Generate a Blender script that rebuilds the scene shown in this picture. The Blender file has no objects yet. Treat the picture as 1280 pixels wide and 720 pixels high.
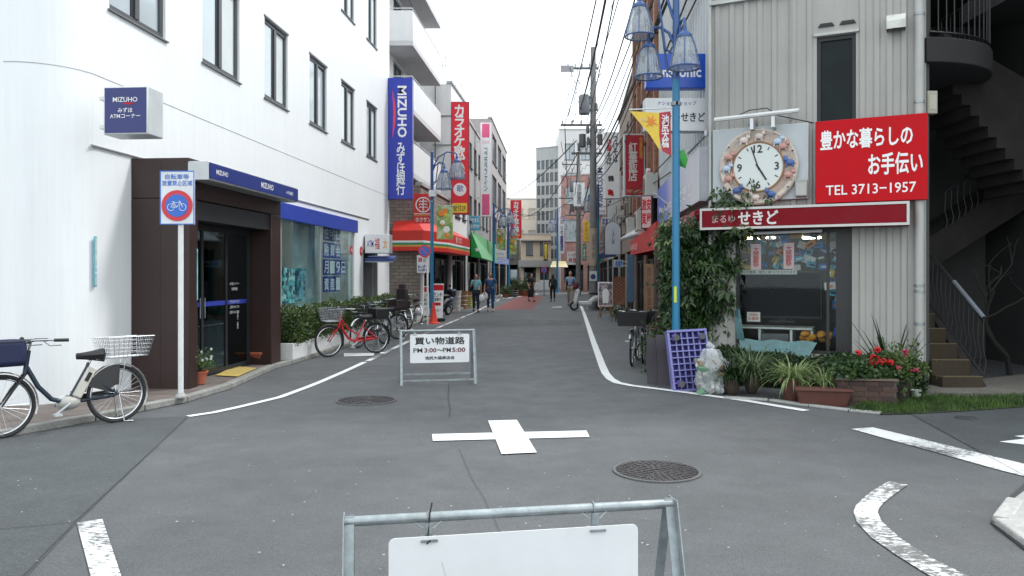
import bpy, bmesh, math, random
from mathutils import Vector, Matrix
R = math.radians; PI = math.pi
sc = bpy.context.scene; COL = sc.collection
rnd = random.Random(7)

# ---------------------------------------------------------------- camera
FL, CX, HY, EYE = 960.0, 640.0, 343.0, 1.6        # focal length, principal column, horizon row (px of the photo), eye height (m)
cam = bpy.data.objects.new('camera', bpy.data.cameras.new('camera')); COL.objects.link(cam); sc.camera = cam
cam.location = (0, 0, EYE); cam.rotation_euler = (PI/2, 0, 0)
cam.data.sensor_width = 36; cam.data.lens = 27.0; cam.data.shift_y = -17.0/1280; cam.data.clip_end = 3000; cam.data.clip_start = 0.05
# ---------------------------------------------------------------- light: bright overcast, hazy sun high over the right-hand roofs
SUN_EL, SUN_AZ = R(52), R(62)                      # azimuth from +Y towards +X
w = bpy.data.worlds.new('World'); sc.world = w; w.use_nodes = True
nt = w.node_tree; bg = nt.nodes['Background']; bg.inputs[1].default_value = 0.1
sky = nt.nodes.new('ShaderNodeTexSky'); sky.sky_type = 'NISHITA'; sky.sun_disc = False
sky.sun_elevation = SUN_EL; sky.sun_rotation = SUN_AZ
mx = nt.nodes.new('ShaderNodeMixRGB'); mx.inputs[0].default_value = 0.9
tcw = nt.nodes.new('ShaderNodeTexCoord'); nz = nt.nodes.new('ShaderNodeTexNoise'); nz.inputs['Scale'].default_value = 2.2; nz.inputs['Detail'].default_value = 5
cr = nt.nodes.new('ShaderNodeValToRGB')
cr.color_ramp.elements[0].position = .3; cr.color_ramp.elements[0].color = (10.6, 11.6, 12.2, 1)
cr.color_ramp.elements[1].position = .75; cr.color_ramp.elements[1].color = (13.4, 14.1, 14.3, 1)
nt.links.new(tcw.outputs['Generated'], nz.inputs['Vector']); nt.links.new(nz.outputs[0], cr.inputs[0])
nt.links.new(sky.outputs[0], mx.inputs[1]); nt.links.new(cr.outputs[0], mx.inputs[2]); nt.links.new(mx.outputs[0], bg.inputs[0])
sun = bpy.data.objects.new('sun', bpy.data.lights.new('sun', 'SUN')); COL.objects.link(sun)
sun.data.energy = 1.5; sun.data.angle = R(10); sun.data.color = (1, .975, .94)
sd = Vector((math.sin(SUN_AZ)*math.cos(SUN_EL), math.cos(SUN_AZ)*math.cos(SUN_EL), math.sin(SUN_EL)))
sun.rotation_euler = sd.to_track_quat('Z', 'Y').to_euler()
vs = sc.view_settings; vs.view_transform = 'Standard'; vs.look = 'None'; vs.gamma = 1; vs.use_curve_mapping = False; vs.exposure = 0.74
sc.cycles.max_bounces = 8; sc.cycles.transparent_max_bounces = 12; sc.cycles.caustics_reflective = False; sc.cycles.caustics_refractive = False

# ---------------------------------------------------------------- survey helpers (photo column/row + distance or height -> place)
def gp(px, py, z=0.0):
    Y = FL*(EYE-z)/(py-HY); return Vector(((px-CX)/FL*Y, Y, z))
def at(px, py, Y): return Vector(((px-CX)/FL*Y, Y, EYE-(py-HY)*Y/FL))
class Wall:
    """a vertical plane through P0 -> P1; local x runs to the viewer's right, local -y is outward."""
    def __init__(s, p0, p1):
        s.p = Vector((p0[0], p0[1])); d = Vector((p1[0]-p0[0], p1[1]-p0[1])); s.len = d.length; s.d = d.normalized()
        s.n = Vector((s.d.y, -s.d.x)); s.rz = math.atan2(s.d.y, s.d.x); s.loc = (p0[0], p0[1], 0)
    def s(s_, px, off=0):
        u = (px-CX)/FL; q = s_.p + s_.n*off
        return (u*q.y - q.x)/(s_.d.x - u*s_.d.y)
    def sz(s_, px, py, off=0):
        a = s_.s(px, off); Y = (s_.p + s_.n*off + s_.d*a).y
        return a, EYE-(py-HY)*Y/FL
    def pt(s_, a, off=0, z=0):
        q = s_.p + s_.n*off + s_.d*a; return Vector((q.x, q.y, z))

# ---------------------------------------------------------------- materials
MATS = {}
def mat(key, col, rough=.6, metal=0., var=.12, vs=3., bump=0., bs=60., streak=0., dirt=None, dirt_amt=.3, spec=.5, emis=0., coords='Object', fine=0., coat=0.):
    if key in MATS: return MATS[key]
    m = bpy.data.materials.new(key); m.use_nodes = True; n = m.node_tree.nodes; l = m.node_tree.links
    b = n['Principled BSDF']; b.inputs['Roughness'].default_value = rough; b.inputs['Metallic'].default_value = metal
    b.inputs['Specular IOR Level'].default_value = spec
    if coat: b.inputs['Coat Weight'].default_value = coat
    c4 = (*col, 1); tc = n.new('ShaderNodeTexCoord')
    last = None
    if var > 0:
        t = n.new('ShaderNodeTexNoise'); t.inputs['Scale'].default_value = vs; t.inputs['Detail'].default_value = 6; t.inputs['Roughness'].default_value = .65
        l.new(tc.outputs[coords], t.inputs['Vector'])
        mr = n.new('ShaderNodeMapRange'); mr.inputs[1].default_value = .3; mr.inputs[2].default_value = .7; mr.inputs[3].default_value = 1-var; mr.inputs[4].default_value = 1+var*.6
        l.new(t.outputs[0], mr.inputs[0])
        v = n.new('ShaderNodeVectorMath'); v.operation = 'SCALE'; v.inputs[0].default_value = col; l.new(mr.outputs[0], v.inputs['Scale']); last = v.outputs[0]
        rr = n.new('ShaderNodeMapRange'); rr.inputs[3].default_value = max(.02, rough-.08); rr.inputs[4].default_value = min(1, rough+.1); l.new(t.outputs[0], rr.inputs[0]); l.new(rr.outputs[0], b.inputs['Roughness'])
    if streak > 0 or dirt is not None:
        mp = n.new('ShaderNodeMapping'); mp.inputs['Scale'].default_value = (5, 5, .35) if streak else (1.5, 1.5, 1.5)
        l.new(tc.outputs[coords], mp.inputs[0])
        t2 = n.new('ShaderNodeTexNoise'); t2.inputs['Scale'].default_value = 1.6; t2.inputs['Detail'].default_value = 7; t2.inputs['Roughness'].default_value = .7; l.new(mp.outputs[0], t2.inputs['Vector'])
        r2 = n.new('ShaderNodeMapRange'); r2.inputs[1].default_value = .45; r2.inputs[2].default_value = .78; r2.inputs[4].default_value = max(streak, dirt_amt if dirt is not None else 0); l.new(t2.outputs[0], r2.inputs[0])
        mm = n.new('ShaderNodeMixRGB'); l.new(r2.outputs[0], mm.inputs[0]); mm.inputs[2].default_value = (*(dirt or tuple(x*.45 for x in col)), 1)
        if last is not None: l.new(last, mm.inputs[1])
        else: mm.inputs[1].default_value = c4
        last = mm.outputs[0]
    if fine > 0:
        t3 = n.new('ShaderNodeTexNoise'); t3.inputs['Scale'].default_value = bs; t3.inputs['Detail'].default_value = 3; l.new(tc.outputs[coords], t3.inputs['Vector'])
        r3 = n.new('ShaderNodeMapRange'); r3.inputs[1].default_value = .3; r3.inputs[2].default_value = .7; r3.inputs[3].default_value = 1-fine; r3.inputs[4].default_value = 1+fine; l.new(t3.outputs[0], r3.inputs[0])
        v3 = n.new('ShaderNodeVectorMath'); v3.operation = 'SCALE'; l.new(r3.outputs[0], v3.inputs['Scale'])
        if last is not None: l.new(last, v3.inputs[0])
        else: v3.inputs[0].default_value = col
        last = v3.outputs[0]
    if last is not None: l.new(last, b.inputs['Base Color'])
    else: b.inputs['Base Color'].default_value = c4
    if bump > 0:
        t4 = n.new('ShaderNodeTexNoise'); t4.inputs['Scale'].default_value = bs; t4.inputs['Detail'].default_value = 4; l.new(tc.outputs[coords], t4.inputs['Vector'])
        bp = n.new('ShaderNodeBump'); bp.inputs['Strength'].default_value = bump; bp.inputs['Distance'].default_value = .01; l.new(t4.outputs[0], bp.inputs['Height']); l.new(bp.outputs[0], b.inputs['Normal'])
    if emis > 0:
        b.inputs['Emission Color'].default_value = c4; b.inputs['Emission Strength'].default_value = emis
    MATS[key] = m; return m
def brickmat(key, c1, c2, mortar, sx=.22, sz=.07, bumpy=.5):
    if key in MATS: return MATS[key]
    m = bpy.data.materials.new(key); m.use_nodes = True; n = m.node_tree.nodes; l = m.node_tree.links; b = n['Principled BSDF']; b.inputs['Roughness'].default_value = .8
    tc = n.new('ShaderNodeTexCoord'); sp = n.new('ShaderNodeSeparateXYZ'); l.new(tc.outputs['Object'], sp.inputs[0])
    ad = n.new('ShaderNodeMath'); l.new(sp.outputs[0], ad.inputs[0]); l.new(sp.outputs[1], ad.inputs[1])
    cb = n.new('ShaderNodeCombineXYZ'); l.new(ad.outputs[0], cb.inputs[0]); l.new(sp.outputs[2], cb.inputs[1])
    t = n.new('ShaderNodeTexBrick'); t.inputs['Scale'].default_value = 1; t.inputs['Brick Width'].default_value = sx; t.inputs['Row Height'].default_value = sz; t.inputs['Mortar Size'].default_value = sz*.1
    t.inputs['Color1'].default_value = (*c1, 1); t.inputs['Color2'].default_value = (*c2, 1); t.inputs['Mortar'].default_value = (*mortar, 1)
    l.new(cb.outputs[0], t.inputs['Vector'])
    ns = n.new('ShaderNodeTexNoise'); ns.inputs['Scale'].default_value = 2.; ns.inputs['Detail'].default_value = 6; l.new(tc.outputs['Object'], ns.inputs['Vector'])
    mr = n.new('ShaderNodeMapRange'); mr.inputs[1].default_value = .3; mr.inputs[2].default_value = .7; mr.inputs[3].default_value = .75; mr.inputs[4].default_value = 1.15; l.new(ns.outputs[0], mr.inputs[0])
    v = n.new('ShaderNodeVectorMath'); v.operation = 'SCALE'; l.new(t.outputs[0], v.inputs[0]); l.new(mr.outputs[0], v.inputs['Scale']); l.new(v.outputs[0], b.inputs['Base Color'])
    bp = n.new('ShaderNodeBump'); bp.invert = True; bp.inputs['Strength'].default_value = bumpy; bp.inputs['Distance'].default_value = .01; l.new(t.outputs['Fac'], bp.inputs['Height']); l.new(bp.outputs[0], b.inputs['Normal'])
    MATS[key] = m; return m
def glassmat(key, tint=(.85, .92, .93), refl=.1, rough=.02, mx_=.45):
    if key in MATS: return MATS[key]
    m = bpy.data.materials.new(key); m.use_nodes = True; n = m.node_tree.nodes; l = m.node_tree.links
    out = n['Material Output']; n.remove(n['Principled BSDF'])
    tr = n.new('ShaderNodeBsdfTransparent'); tr.inputs[0].default_value = (*tint, 1)
    gl = n.new('ShaderNodeBsdfGlossy'); gl.inputs['Roughness'].default_value = rough; gl.inputs[0].default_value = (.9, .95, 1, 1)
    lw = n.new('ShaderNodeLayerWeight'); lw.inputs[0].default_value = .35
    mr = n.new('ShaderNodeMapRange'); mr.inputs[3].default_value = refl; mr.inputs[4].default_value = mx_; l.new(lw.outputs['Fresnel'], mr.inputs[0])
    ms = n.new('ShaderNodeMixShader'); l.new(mr.outputs[0], ms.inputs[0]); l.new(tr.outputs[0], ms.inputs[1]); l.new(gl.outputs[0], ms.inputs[2]); l.new(ms.outputs[0], out.inputs[0])
    MATS[key] = m; return m
def leafmat(key, c1, c2, scale=6., gloss=.45):
    if key in MATS: return MATS[key]
    m = bpy.data.materials.new(key); m.use_nodes = True; n = m.node_tree.nodes; l = m.node_tree.links; b = n['Principled BSDF']
    tc = n.new('ShaderNodeTexCoord'); t = n.new('ShaderNodeTexNoise'); t.inputs['Scale'].default_value = scale; t.inputs['Detail'].default_value = 4; l.new(tc.outputs['Object'], t.inputs['Vector'])
    r = n.new('ShaderNodeMapRange'); r.inputs[1].default_value = .35; r.inputs[2].default_value = .65; l.new(t.outputs[0], r.inputs[0])
    mm = n.new('ShaderNodeMixRGB'); l.new(r.outputs[0], mm.inputs[0]); mm.inputs[1].default_value = (*c1, 1); mm.inputs[2].default_value = (*c2, 1)
    l.new(mm.outputs[0], b.inputs['Base Color']); b.inputs['Roughness'].default_value = gloss
    out = n['Material Output']; tl = n.new('ShaderNodeBsdfTranslucent'); l.new(mm.outputs[0], tl.inputs[0])
    ms = n.new('ShaderNodeMixShader'); ms.inputs[0].default_value = .25; l.new(b.outputs[0], ms.inputs[1]); l.new(tl.outputs[0], ms.inputs[2]); l.new(ms.outputs[0], out.inputs[0])
    MATS[key] = m; return m

white_paint = mat('white_wall', (.80, .82, .83), .55, var=.03, vs=.6, bump=.08, bs=30, streak=.04, dirt=(.6, .62, .63))
frame_dark = mat('dark_frame', (.025, .027, .03), .4, var=.1, spec=.3)
steel = mat('galvanised', (.33, .37, .385), .45, metal=.65, var=.35, vs=14, bump=.1, bs=90, dirt=(.16, .13, .10), dirt_amt=.3)
chrome = mat('chrome', (.50, .51, .53), .25, metal=1, var=.08)
black_plastic = mat('black_plastic', (.012, .012, .014), .55, var=.2, vs=10)
rubber = mat('rubber', (.02, .02, .021), .8, var=.2, vs=20)
blue_corp = mat('navy_print', (.030, .045, .30), .35, var=.06)
white_print = mat('white_print', (.80, .80, .80), .5, var=.03)
black_print = mat('black_print', (.02, .02, .022), .5, var=.05)
red_print = mat('red_print', (.50, .012, .02), .5, var=.08, spec=.25)
alu = mat('aluminium', (.55, .57, .58), .4, metal=.6, var=.1)
cream_panel = mat('sign_white', (.74, .75, .76), .45, var=.06, dirt=(.5, .5, .47), dirt_amt=.15)
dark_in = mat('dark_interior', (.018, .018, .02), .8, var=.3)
concrete = mat('concrete', (.34, .34, .33), .85, var=.2, vs=4, bump=.25, bs=40, dirt=(.16, .16, .15), dirt_amt=.4, fine=.12)
pole_concrete = mat('pole_concrete', (.36, .35, .33), .85, var=.15, vs=5, bump=.2, bs=30, streak=.3, dirt=(.2, .19, .18))
street_blue = mat('street_blue_paint', (.012, .17, .33), .35, var=.12, vs=8, dirt=(.05, .12, .17), dirt_amt=.25)

# ---------------------------------------------------------------- mesh builder
class MB:
    def __init__(s): s.v = []; s.f = []; s.m = []
    def add(s, vs_, fs, mi=0):
        k = len(s.v); s.v += [tuple(p) for p in vs_]; s.f += [tuple(i+k for i in f) for f in fs]; s.m += [mi]*len(fs); return s
    def box(s, x0, y0, z0, x1, y1, z1, mi=0, M_=None):
        x0, x1 = sorted((x0, x1)); y0, y1 = sorted((y0, y1)); z0, z1 = sorted((z0, z1))
        p = [Vector(q) for q in ((x0,y0,z0),(x1,y0,z0),(x1,y1,z0),(x0,y1,z0),(x0,y0,z1),(x1,y0,z1),(x1,y1,z1),(x0,y1,z1))]
        if M_ is not None: p = [M_ @ q for q in p]
        return s.add(p, [(0,3,2,1),(4,5,6,7),(0,1,5,4),(1,2,6,5),(2,3,7,6),(3,0,4,7)], mi)
    def quad(s, a, b, c, d, mi=0): return s.add([a, b, c, d], [(0,1,2,3)], mi)
    def poly(s, pts, mi=0): return s.add(pts, [tuple(range(len(pts)))], mi)
    def prism(s, pts, vec, mi=0):
        n = len(pts); v = Vector(vec); p = [Vector(q) for q in pts]
        return s.add(p+[q+v for q in p], [tuple(range(n-1, -1, -1)), tuple(range(n, 2*n))]+[(i, (i+1) % n, n+(i+1) % n, n+i) for i in range(n)], mi)
    def tube(s, pts, r, n=8, mi=0, closed=False, cap=True):
        P = [Vector(p) for p in pts]; m = len(P); rs = r if isinstance(r, (list, tuple)) else [r]*m
        rings = []; up = None
        for i in range(m):
            if closed: t = P[(i+1) % m]-P[i-1]
            else: t = P[min(i+1, m-1)]-P[max(i-1, 0)]
            if t.length < 1e-9: t = Vector((0, 0, 1))
            t.normalize()
            if up is None:
                a = Vector((0, 0, 1)) if abs(t.z) < .9 else Vector((1, 0, 0)); up = (a-t*a.dot(t)).normalized()
            else:
                up = up-t*up.dot(t)
                up = up.normalized() if up.length > 1e-6 else t.orthogonal().normalized()
            w_ = t.cross(up)
            rings.append([P[i]+(up*math.cos(2*PI*k/n)+w_*math.sin(2*PI*k/n))*rs[i] for k in range(n)])
        vs_ = [q for r_ in rings for q in r_]; fs = []
        for i in range(m if closed else m-1):
            j = (i+1) % m
            for k in range(n): fs.append((i*n+k, i*n+(k+1) % n, j*n+(k+1) % n, j*n+k))
        if cap and not closed: fs += [tuple(range(n-1, -1, -1)), tuple((m-1)*n+k for k in range(n))]
        return s.add(vs_, fs, mi)
    def cyl(s, p0, p1, r0, r1=None, n=12, mi=0): return s.tube([p0, p1], [r0, r0 if r1 is None else r1], n, mi)
    def lathe(s, prof, c=(0, 0, 0), n=16, mi=0, axis='z'):
        vs_ = []; c = Vector(c)
        for r, h in prof:
            for k in range(n):
                a = 2*PI*k/n; x, y = r*math.cos(a), r*math.sin(a)
                q = Vector((x, y, h)) if axis == 'z' else (Vector((x, h, y)) if axis == 'y' else Vector((h, x, y)))
                vs_.append(c+q)
        fs = [(i*n+k, i*n+(k+1) % n, (i+1)*n+(k+1) % n, (i+1)*n+k) for i in range(len(prof)-1) for k in range(n)]
        return s.add(vs_, fs, mi)
    def ball(s, c, r, nu=10, nv=7, mi=0):
        rx, ry, rz = r if isinstance(r, (tuple, list)) else (r, r, r); c = Vector(c); vs_ = []
        for j in range(nv+1):
            t = PI*j/nv
            for k in range(nu):
                a = 2*PI*k/nu; vs_.append(c+Vector((rx*math.sin(t)*math.cos(a), ry*math.sin(t)*math.sin(a), rz*math.cos(t))))
        fs = [(j*nu+k, (j+1)*nu+k, (j+1)*nu+(k+1) % nu, j*nu+(k+1) % nu) for j in range(nv) for k in range(nu)]
        return s.add(vs_, fs, mi)
    def ring(s, c, R_, r, n=32, k=8, axis='x', mi=0):
        c = Vector(c); pts = []
        for i in range(n):
            a = 2*PI*i/n; u, v = R_*math.cos(a), R_*math.sin(a)
            pts.append(c+(Vector((0, u, v)) if axis == 'x' else Vector((u, 0, v)) if axis == 'y' else Vector((u, v, 0))))
        return s.tube(pts, r, k, mi, closed=True)
    def strip(s, line, w_, z=None, mi=0):
        P = [Vector(p) for p in line]; L = []; Rr = []
        for i, p in enumerate(P):
            t = (P[min(i+1, len(P)-1)]-P[max(i-1, 0)]); t.z = 0; t.normalize(); q = Vector((-t.y, t.x, 0))*(w_/2)
            a, b = p+q, p-q
            if z is not None: a.z = b.z = z
            L.append(a); Rr.append(b)
        n = len(P); return s.add(L+Rr, [(i, n+i, n+i+1, i+1) for i in range(n-1)], mi)
    def holes(s, x0, x1, z0, z1, H_, y=0., depth=.15, mi=0, mr=None):
        """wall sheet facing -y with rectangular openings H_ [(x0,z0,x1,z1)], reveals go inward."""
        xs = sorted({x0, x1, *[min(max(h[0], x0), x1) for h in H_], *[min(max(h[2], x0), x1) for h in H_]})
        zs = sorted({z0, z1, *[min(max(h[1], z0), z1) for h in H_], *[min(max(h[3], z0), z1) for h in H_]})
        for a, b in zip(xs, xs[1:]):
            for c, d in zip(zs, zs[1:]):
                mxx, mz = (a+b)/2, (c+d)/2
                if b-a < 1e-6 or d-c < 1e-6 or any(h[0] < mxx < h[2] and h[1] < mz < h[3] for h in H_): continue
                s.quad((a, y, c), (b, y, c), (b, y, d), (a, y, d), mi)
        for h in H_:
            a, c, b, d = h; k = mi if mr is None else mr; Y = y+depth
            s.quad((a, y, c), (a, Y, c), (b, Y, c), (b, y, c), k); s.quad((a, y, d), (b, y, d), (b, Y, d), (a, Y, d), k)
            s.quad((a, y, c), (a, y, d), (a, Y, d), (a, Y, c), k); s.quad((b, y, c), (b, Y, c), (b, Y, d), (b, y, d), k)
        return s
    def text(s, body, x, z, w_, h_, y=0., bold=.012, vert=False, rot=False, mi=0, stretch=False, shear=0):
        """lettering centred at (x,z) fitting w_ x h_ in the xz plane facing -y"""
        vs_, fs, (bw, bh) = text2d(body, min(bold, .008), vert)
        if rot: bw, bh = bh, bw
        kx, kz = w_/bw, h_/bh
        if not stretch: kx = kz = min(kx, kz)
        e = (bold-.008)*.8 if bold > .012 else 0
        for q, (ox, oz) in enumerate([(0, 0)]+([(e, 0), (-e, 0), (0, e), (0, -e)] if e else [])):   # heavier strokes: shifted layers, each a hair proud
            out = []
            for a, b in vs_:
                if rot: a, b = b, -a
                out.append((x+(a+ox)*kx, y-.0004*q, z+(b+oz)*kz))
            s.add(out, fs, mi)
        return s
    def build(s, name, mats=None, parent=None, smooth=True, bevel=0., seg=2, ang=35, world=False, label=None):
        me = bpy.data.meshes.new(name); vs_ = s.v
        if world and parent is not None:
            inv = WM[parent.name].inverted(); vs_ = [inv @ Vector(p) for p in vs_]
        me.from_pydata([tuple(p) for p in vs_], [], s.f)
        for m in (mats if isinstance(mats, (list, tuple)) else [mats]):
            if m is not None: me.materials.append(m)
        if any(s.m): me.polygons.foreach_set('material_index', s.m)
        me.update()
        if smooth: me.shade_smooth(); me.set_sharp_from_angle(angle=R(ang))
        o = bpy.data.objects.new(name, me); COL.objects.link(o)
        if parent is not None: o.parent = parent; WM[o.name] = WM[parent.name]
        else: WM[o.name] = Matrix()
        if bevel > 0:
            b = o.modifiers.new('bevel', 'BEVEL'); b.width = bevel; b.segments = seg; b.limit_method = 'ANGLE'; b.angle_limit = R(40)
        if label: o['label'] = label
        return o
WM = {}
_TX = {}
def text2d(body, bold, vert):
    key = (body, bold, vert)
    if key in _TX: return _TX[key]
    cu = bpy.data.curves.new('tmp', 'FONT'); cu.body = '\n'.join(body) if vert else body
    cu.align_x = 'CENTER'; cu.offset = bold; cu.resolution_u = 2
    if vert: cu.space_line = .78
    o = bpy.data.objects.new('tmp', cu); me = bpy.data.meshes.new_from_object(o)
    vs_ = [(v.co.x, v.co.y) for v in me.vertices]; fs = [tuple(p.vertices) for p in me.polygons]
    bpy.data.objects.remove(o); bpy.data.curves.remove(cu); bpy.data.meshes.remove(me)
    x0, x1 = min(v[0] for v in vs_), max(v[0] for v in vs_); y0, y1 = min(v[1] for v in vs_), max(v[1] for v in vs_)
    cx, cy = (x0+x1)/2, (y0+y1)/2
    _TX[key] = ([(a-cx, b-cy) for a, b in vs_], fs, (max(x1-x0, .01), max(y1-y0, .01))); return _TX[key]
def tag(o, label=None, cat=None, group=None, kind=None):
    if label: o['label'] = label
    if cat: o['category'] = cat
    if group: o['group'] = group
    if kind: o['kind'] = kind
    return o
def thing(name, label, cat, loc=(0, 0, 0), rz=0., group=None):
    o = bpy.data.objects.new(name, None); COL.objects.link(o); o.location = loc; o.rotation_euler = (0, 0, rz); o.empty_display_size = .2
    WM[o.name] = Matrix.Translation(Vector(loc)) @ Matrix.Rotation(rz, 4, 'Z')
    return tag(o, label, cat, group)
def sub(o, parent):
    o.parent = parent; WM[o.name] = WM[parent.name]; return o
def kids(o): return [c for c in KIDS.get(o.name, [])]
def copy_tree(o, parent=None):
    c = o.copy(); COL.objects.link(c); c.parent = parent
    for ch in [x for x in bpy.data.objects if x.parent == o]: copy_tree(ch, c)
    return c
def duplicate(root, loc, rz, label, group=None, scale=None):
    c = copy_tree(root); c.location = loc; c.rotation_euler = (0, 0, rz); c['label'] = label
    if group: c['group'] = group
    if scale: c.scale = (scale,)*3
    return c
def structure(mb, name, mats, **k): return tag(mb.build(name, mats, **k), kind='structure')
def rectsign(name, label, P, w_, h_, rz=0., depth=.15, face=None, case=None, texts=(), lm=None, cat='sign', group=None, border=.0, extra=None, brackets=None, radius=.012):
    """box sign; P = centre of the front face. texts: (body, fx, fz, fw, fh, opts) in fractions of the face"""
    t = thing(name, label, cat, (P[0], P[1], P[2]-h_/2), rz, group)
    m = MB(); m.box(-w_/2, .004, 0, w_/2, depth, h_); m.build('casing', case or alu, t, bevel=radius)
    m = MB(); b = border; m.box(-w_/2+b+.008, -.004, b+.008, w_/2-b-.008, .003, h_-b-.008); m.build('face', face or white_print, t)
    mats_ = []; L = MB()
    for (body, fx, fz, fw, fh, o) in texts:
        mm = o.get('m', lm or white_print)
        if mm not in mats_: mats_.append(mm)
        L.text(body, -w_/2+fx*w_, fz*h_, fw*w_, fh*h_, -.007, o.get('b', .012), o.get('v', False), o.get('r', False), mats_.index(mm), o.get('s', False))
    if texts: L.build('lettering', mats_, t, smooth=False)
    if brackets:
        m = MB()
        for bz in (.2, .8):
            x = w_/2*(1 if brackets > 0 else -1); m.box(x, depth*.3, h_*bz-.02, x+brackets, depth*.6, h_*bz+.02)
        m.build('bracket', alu, t)
    if extra: extra(t, w_, h_)
    return t
def pxsign(name, label, px0, py0, px1, py1, Y, **k):
    a, b = at(px0, py0, Y), at(px1, py1, Y)
    return rectsign(name, label, ((a.x+b.x)/2, Y, (a.z+b.z)/2), b.x-a.x, a.z-b.z, **k)
def leafset(mb, n, sample, size, rg, el=2.0, flat=.0, mi=0):
    for _ in range(n):
        p = Vector(sample(rg)); s_ = size*rg.uniform(.6, 1.3)
        d = Vector((rg.gauss(0, 1), rg.gauss(0, 1), rg.gauss(0, 1)+.3)).normalized(); q = d.orthogonal().normalized(); q = Matrix.Rotation(rg.uniform(0, 6.28), 3, d) @ q
        nn = d.cross(q)*s_*.12
        mb.add([p-d*s_*.5, p+q*s_/el*.5+nn, p+d*s_*.5, p-q*s_/el*.5+nn], [(0, 1, 2, 3)], mi)
# ================================================================ ground, road, markings
def asphalt(key, base, crk=.0):
    m = bpy.data.materials.new(key); m.use_nodes = True; n = m.node_tree.nodes; l = m.node_tree.links; b = n['Principled BSDF']
    tc = n.new('ShaderNodeTexCoord')
    def noise(s, d=3, r=.6):
        t = n.new('ShaderNodeTexNoise'); t.inputs['Scale'].default_value = s; t.inputs['Detail'].default_value = d; t.inputs['Roughness'].default_value = r; l.new(tc.outputs['Object'], t.inputs['Vector']); return t.outputs[0]
    def rng(x, a, b_, c, d):
        t = n.new('ShaderNodeMapRange'); t.inputs[1].default_value = a; t.inputs[2].default_value = b_; t.inputs[3].default_value = c; t.inputs[4].default_value = d; l.new(x, t.inputs[0]); return t.outputs[0]
    def mul(a, b_):
        t = n.new('ShaderNodeMath'); t.operation = 'MULTIPLY'; l.new(a, t.inputs[0]); l.new(b_, t.inputs[1]); return t.outputs[0]
    big = rng(noise(.35, 5), .3, .7, .76, 1.16); mid = rng(noise(2.2, 8, .75), .3, .7, .82, 1.12); fine = rng(noise(110, 3, .85), .3, .7, .35, 1.65); mid2 = rng(noise(38, 3, .8), .3, .7, .8, 1.2)
    v = mul(mul(mul(big, mid), fine), mid2)
    vo = n.new('ShaderNodeTexVoronoi'); vo.inputs['Scale'].default_value = 11; l.new(tc.outputs['Object'], vo.inputs['Vector'])
    sp = rng(vo.outputs['Distance'], .04, .10, 1, 0); spc = n.new('ShaderNodeSeparateXYZ'); l.new(vo.outputs['Color'], spc.inputs[0]); sel = rng(spc.outputs[0], .84, .9, 0, 1); spk = mul(sp, sel)
    sc_ = n.new('ShaderNodeVectorMath'); sc_.operation = 'SCALE'; sc_.inputs[0].default_value = base; l.new(v, sc_.inputs['Scale'])
    mx_ = n.new('ShaderNodeMixRGB'); l.new(spk, mx_.inputs[0]); l.new(sc_.outputs[0], mx_.inputs[1]); mx_.inputs[2].default_value = (.45, .45, .44, 1)
    l.new(mx_.outputs[0], b.inputs['Base Color']); l.new(rng(noise(2.5, 5), .3, .7, .62, .82), b.inputs['Roughness'])
    bp = n.new('ShaderNodeBump'); bp.inputs['Strength'].default_value = .35; bp.inputs['Distance'].default_value = .006; l.new(noise(150, 2, .8), bp.inputs['Height']); l.new(bp.outputs[0], b.inputs['Normal'])
    MATS[key] = m; return m
asp = asphalt('asphalt', (.087, .092, .097)); asp_dark = asphalt('asphalt_dark', (.062, .069, .073)); asp_new = asphalt('asphalt_patch', (.04, .042, .047))
def paintmat(key, col, wear):
    m = mat(key, col, .6, var=.08, vs=4); n = m.node_tree.nodes; l = m.node_tree.links; b = n['Principled BSDF']
    src = b.inputs['Base Color'].links[0].from_socket
    tc = n.new('ShaderNodeTexCoord'); mp = n.new('ShaderNodeMapping'); mp.inputs['Scale'].default_value = (1, 2.6, 1); l.new(tc.outputs['Object'], mp.inputs[0])
    t = n.new('ShaderNodeTexNoise'); t.inputs['Scale'].default_value = 16; t.inputs['Detail'].default_value = 8; t.inputs['Roughness'].default_value = .8; l.new(mp.outputs[0], t.inputs['Vector'])
    t0 = n.new('ShaderNodeTexNoise'); t0.inputs['Scale'].default_value = 1.1; t0.inputs['Detail'].default_value = 2; l.new(tc.outputs['Object'], t0.inputs['Vector'])
    ad = n.new('ShaderNodeMath'); ad.operation = 'MULTIPLY_ADD'; l.new(t0.outputs[0], ad.inputs[0]); ad.inputs[1].default_value = .6; l.new(t.outputs[0], ad.inputs[2])
    r = n.new('ShaderNodeMapRange'); r.inputs[1].default_value = 1.02-wear; r.inputs[2].default_value = 1.07-wear; l.new(ad.outputs[0], r.inputs[0])
    mm = n.new('ShaderNodeMixRGB'); l.new(r.outputs[0], mm.inputs[0]); l.new(src, mm.inputs[1]); mm.inputs[2].default_value = (.12, .12, .12, 1); l.new(mm.outputs[0], b.inputs['Base Color']); return m
paint = paintmat('road_paint', (.74, .75, .75), .04); paint_worn = paintmat('road_paint_worn', (.70, .71, .71), .235)
g = MB(); g.quad((-300, -60, 0), (300, -60, 0), (300, 900, 0), (-300, 900, 0)); structure(g, 'ground', asp, smooth=False)
def G(px, py, z=0): q = gp(px, py); q.z = z; return q
def flat(name, pts, m, z=.004, label=None):
    b = MB(); b.poly([G(x, y, z) for x, y in pts][::-1])
    if (Vector(b.v[1])-Vector(b.v[0])).cross(Vector(b.v[2])-Vector(b.v[1])).z < 0: b.f = [f[::-1] for f in b.f]
    return structure(b, name, m, smooth=False, label=label)
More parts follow.
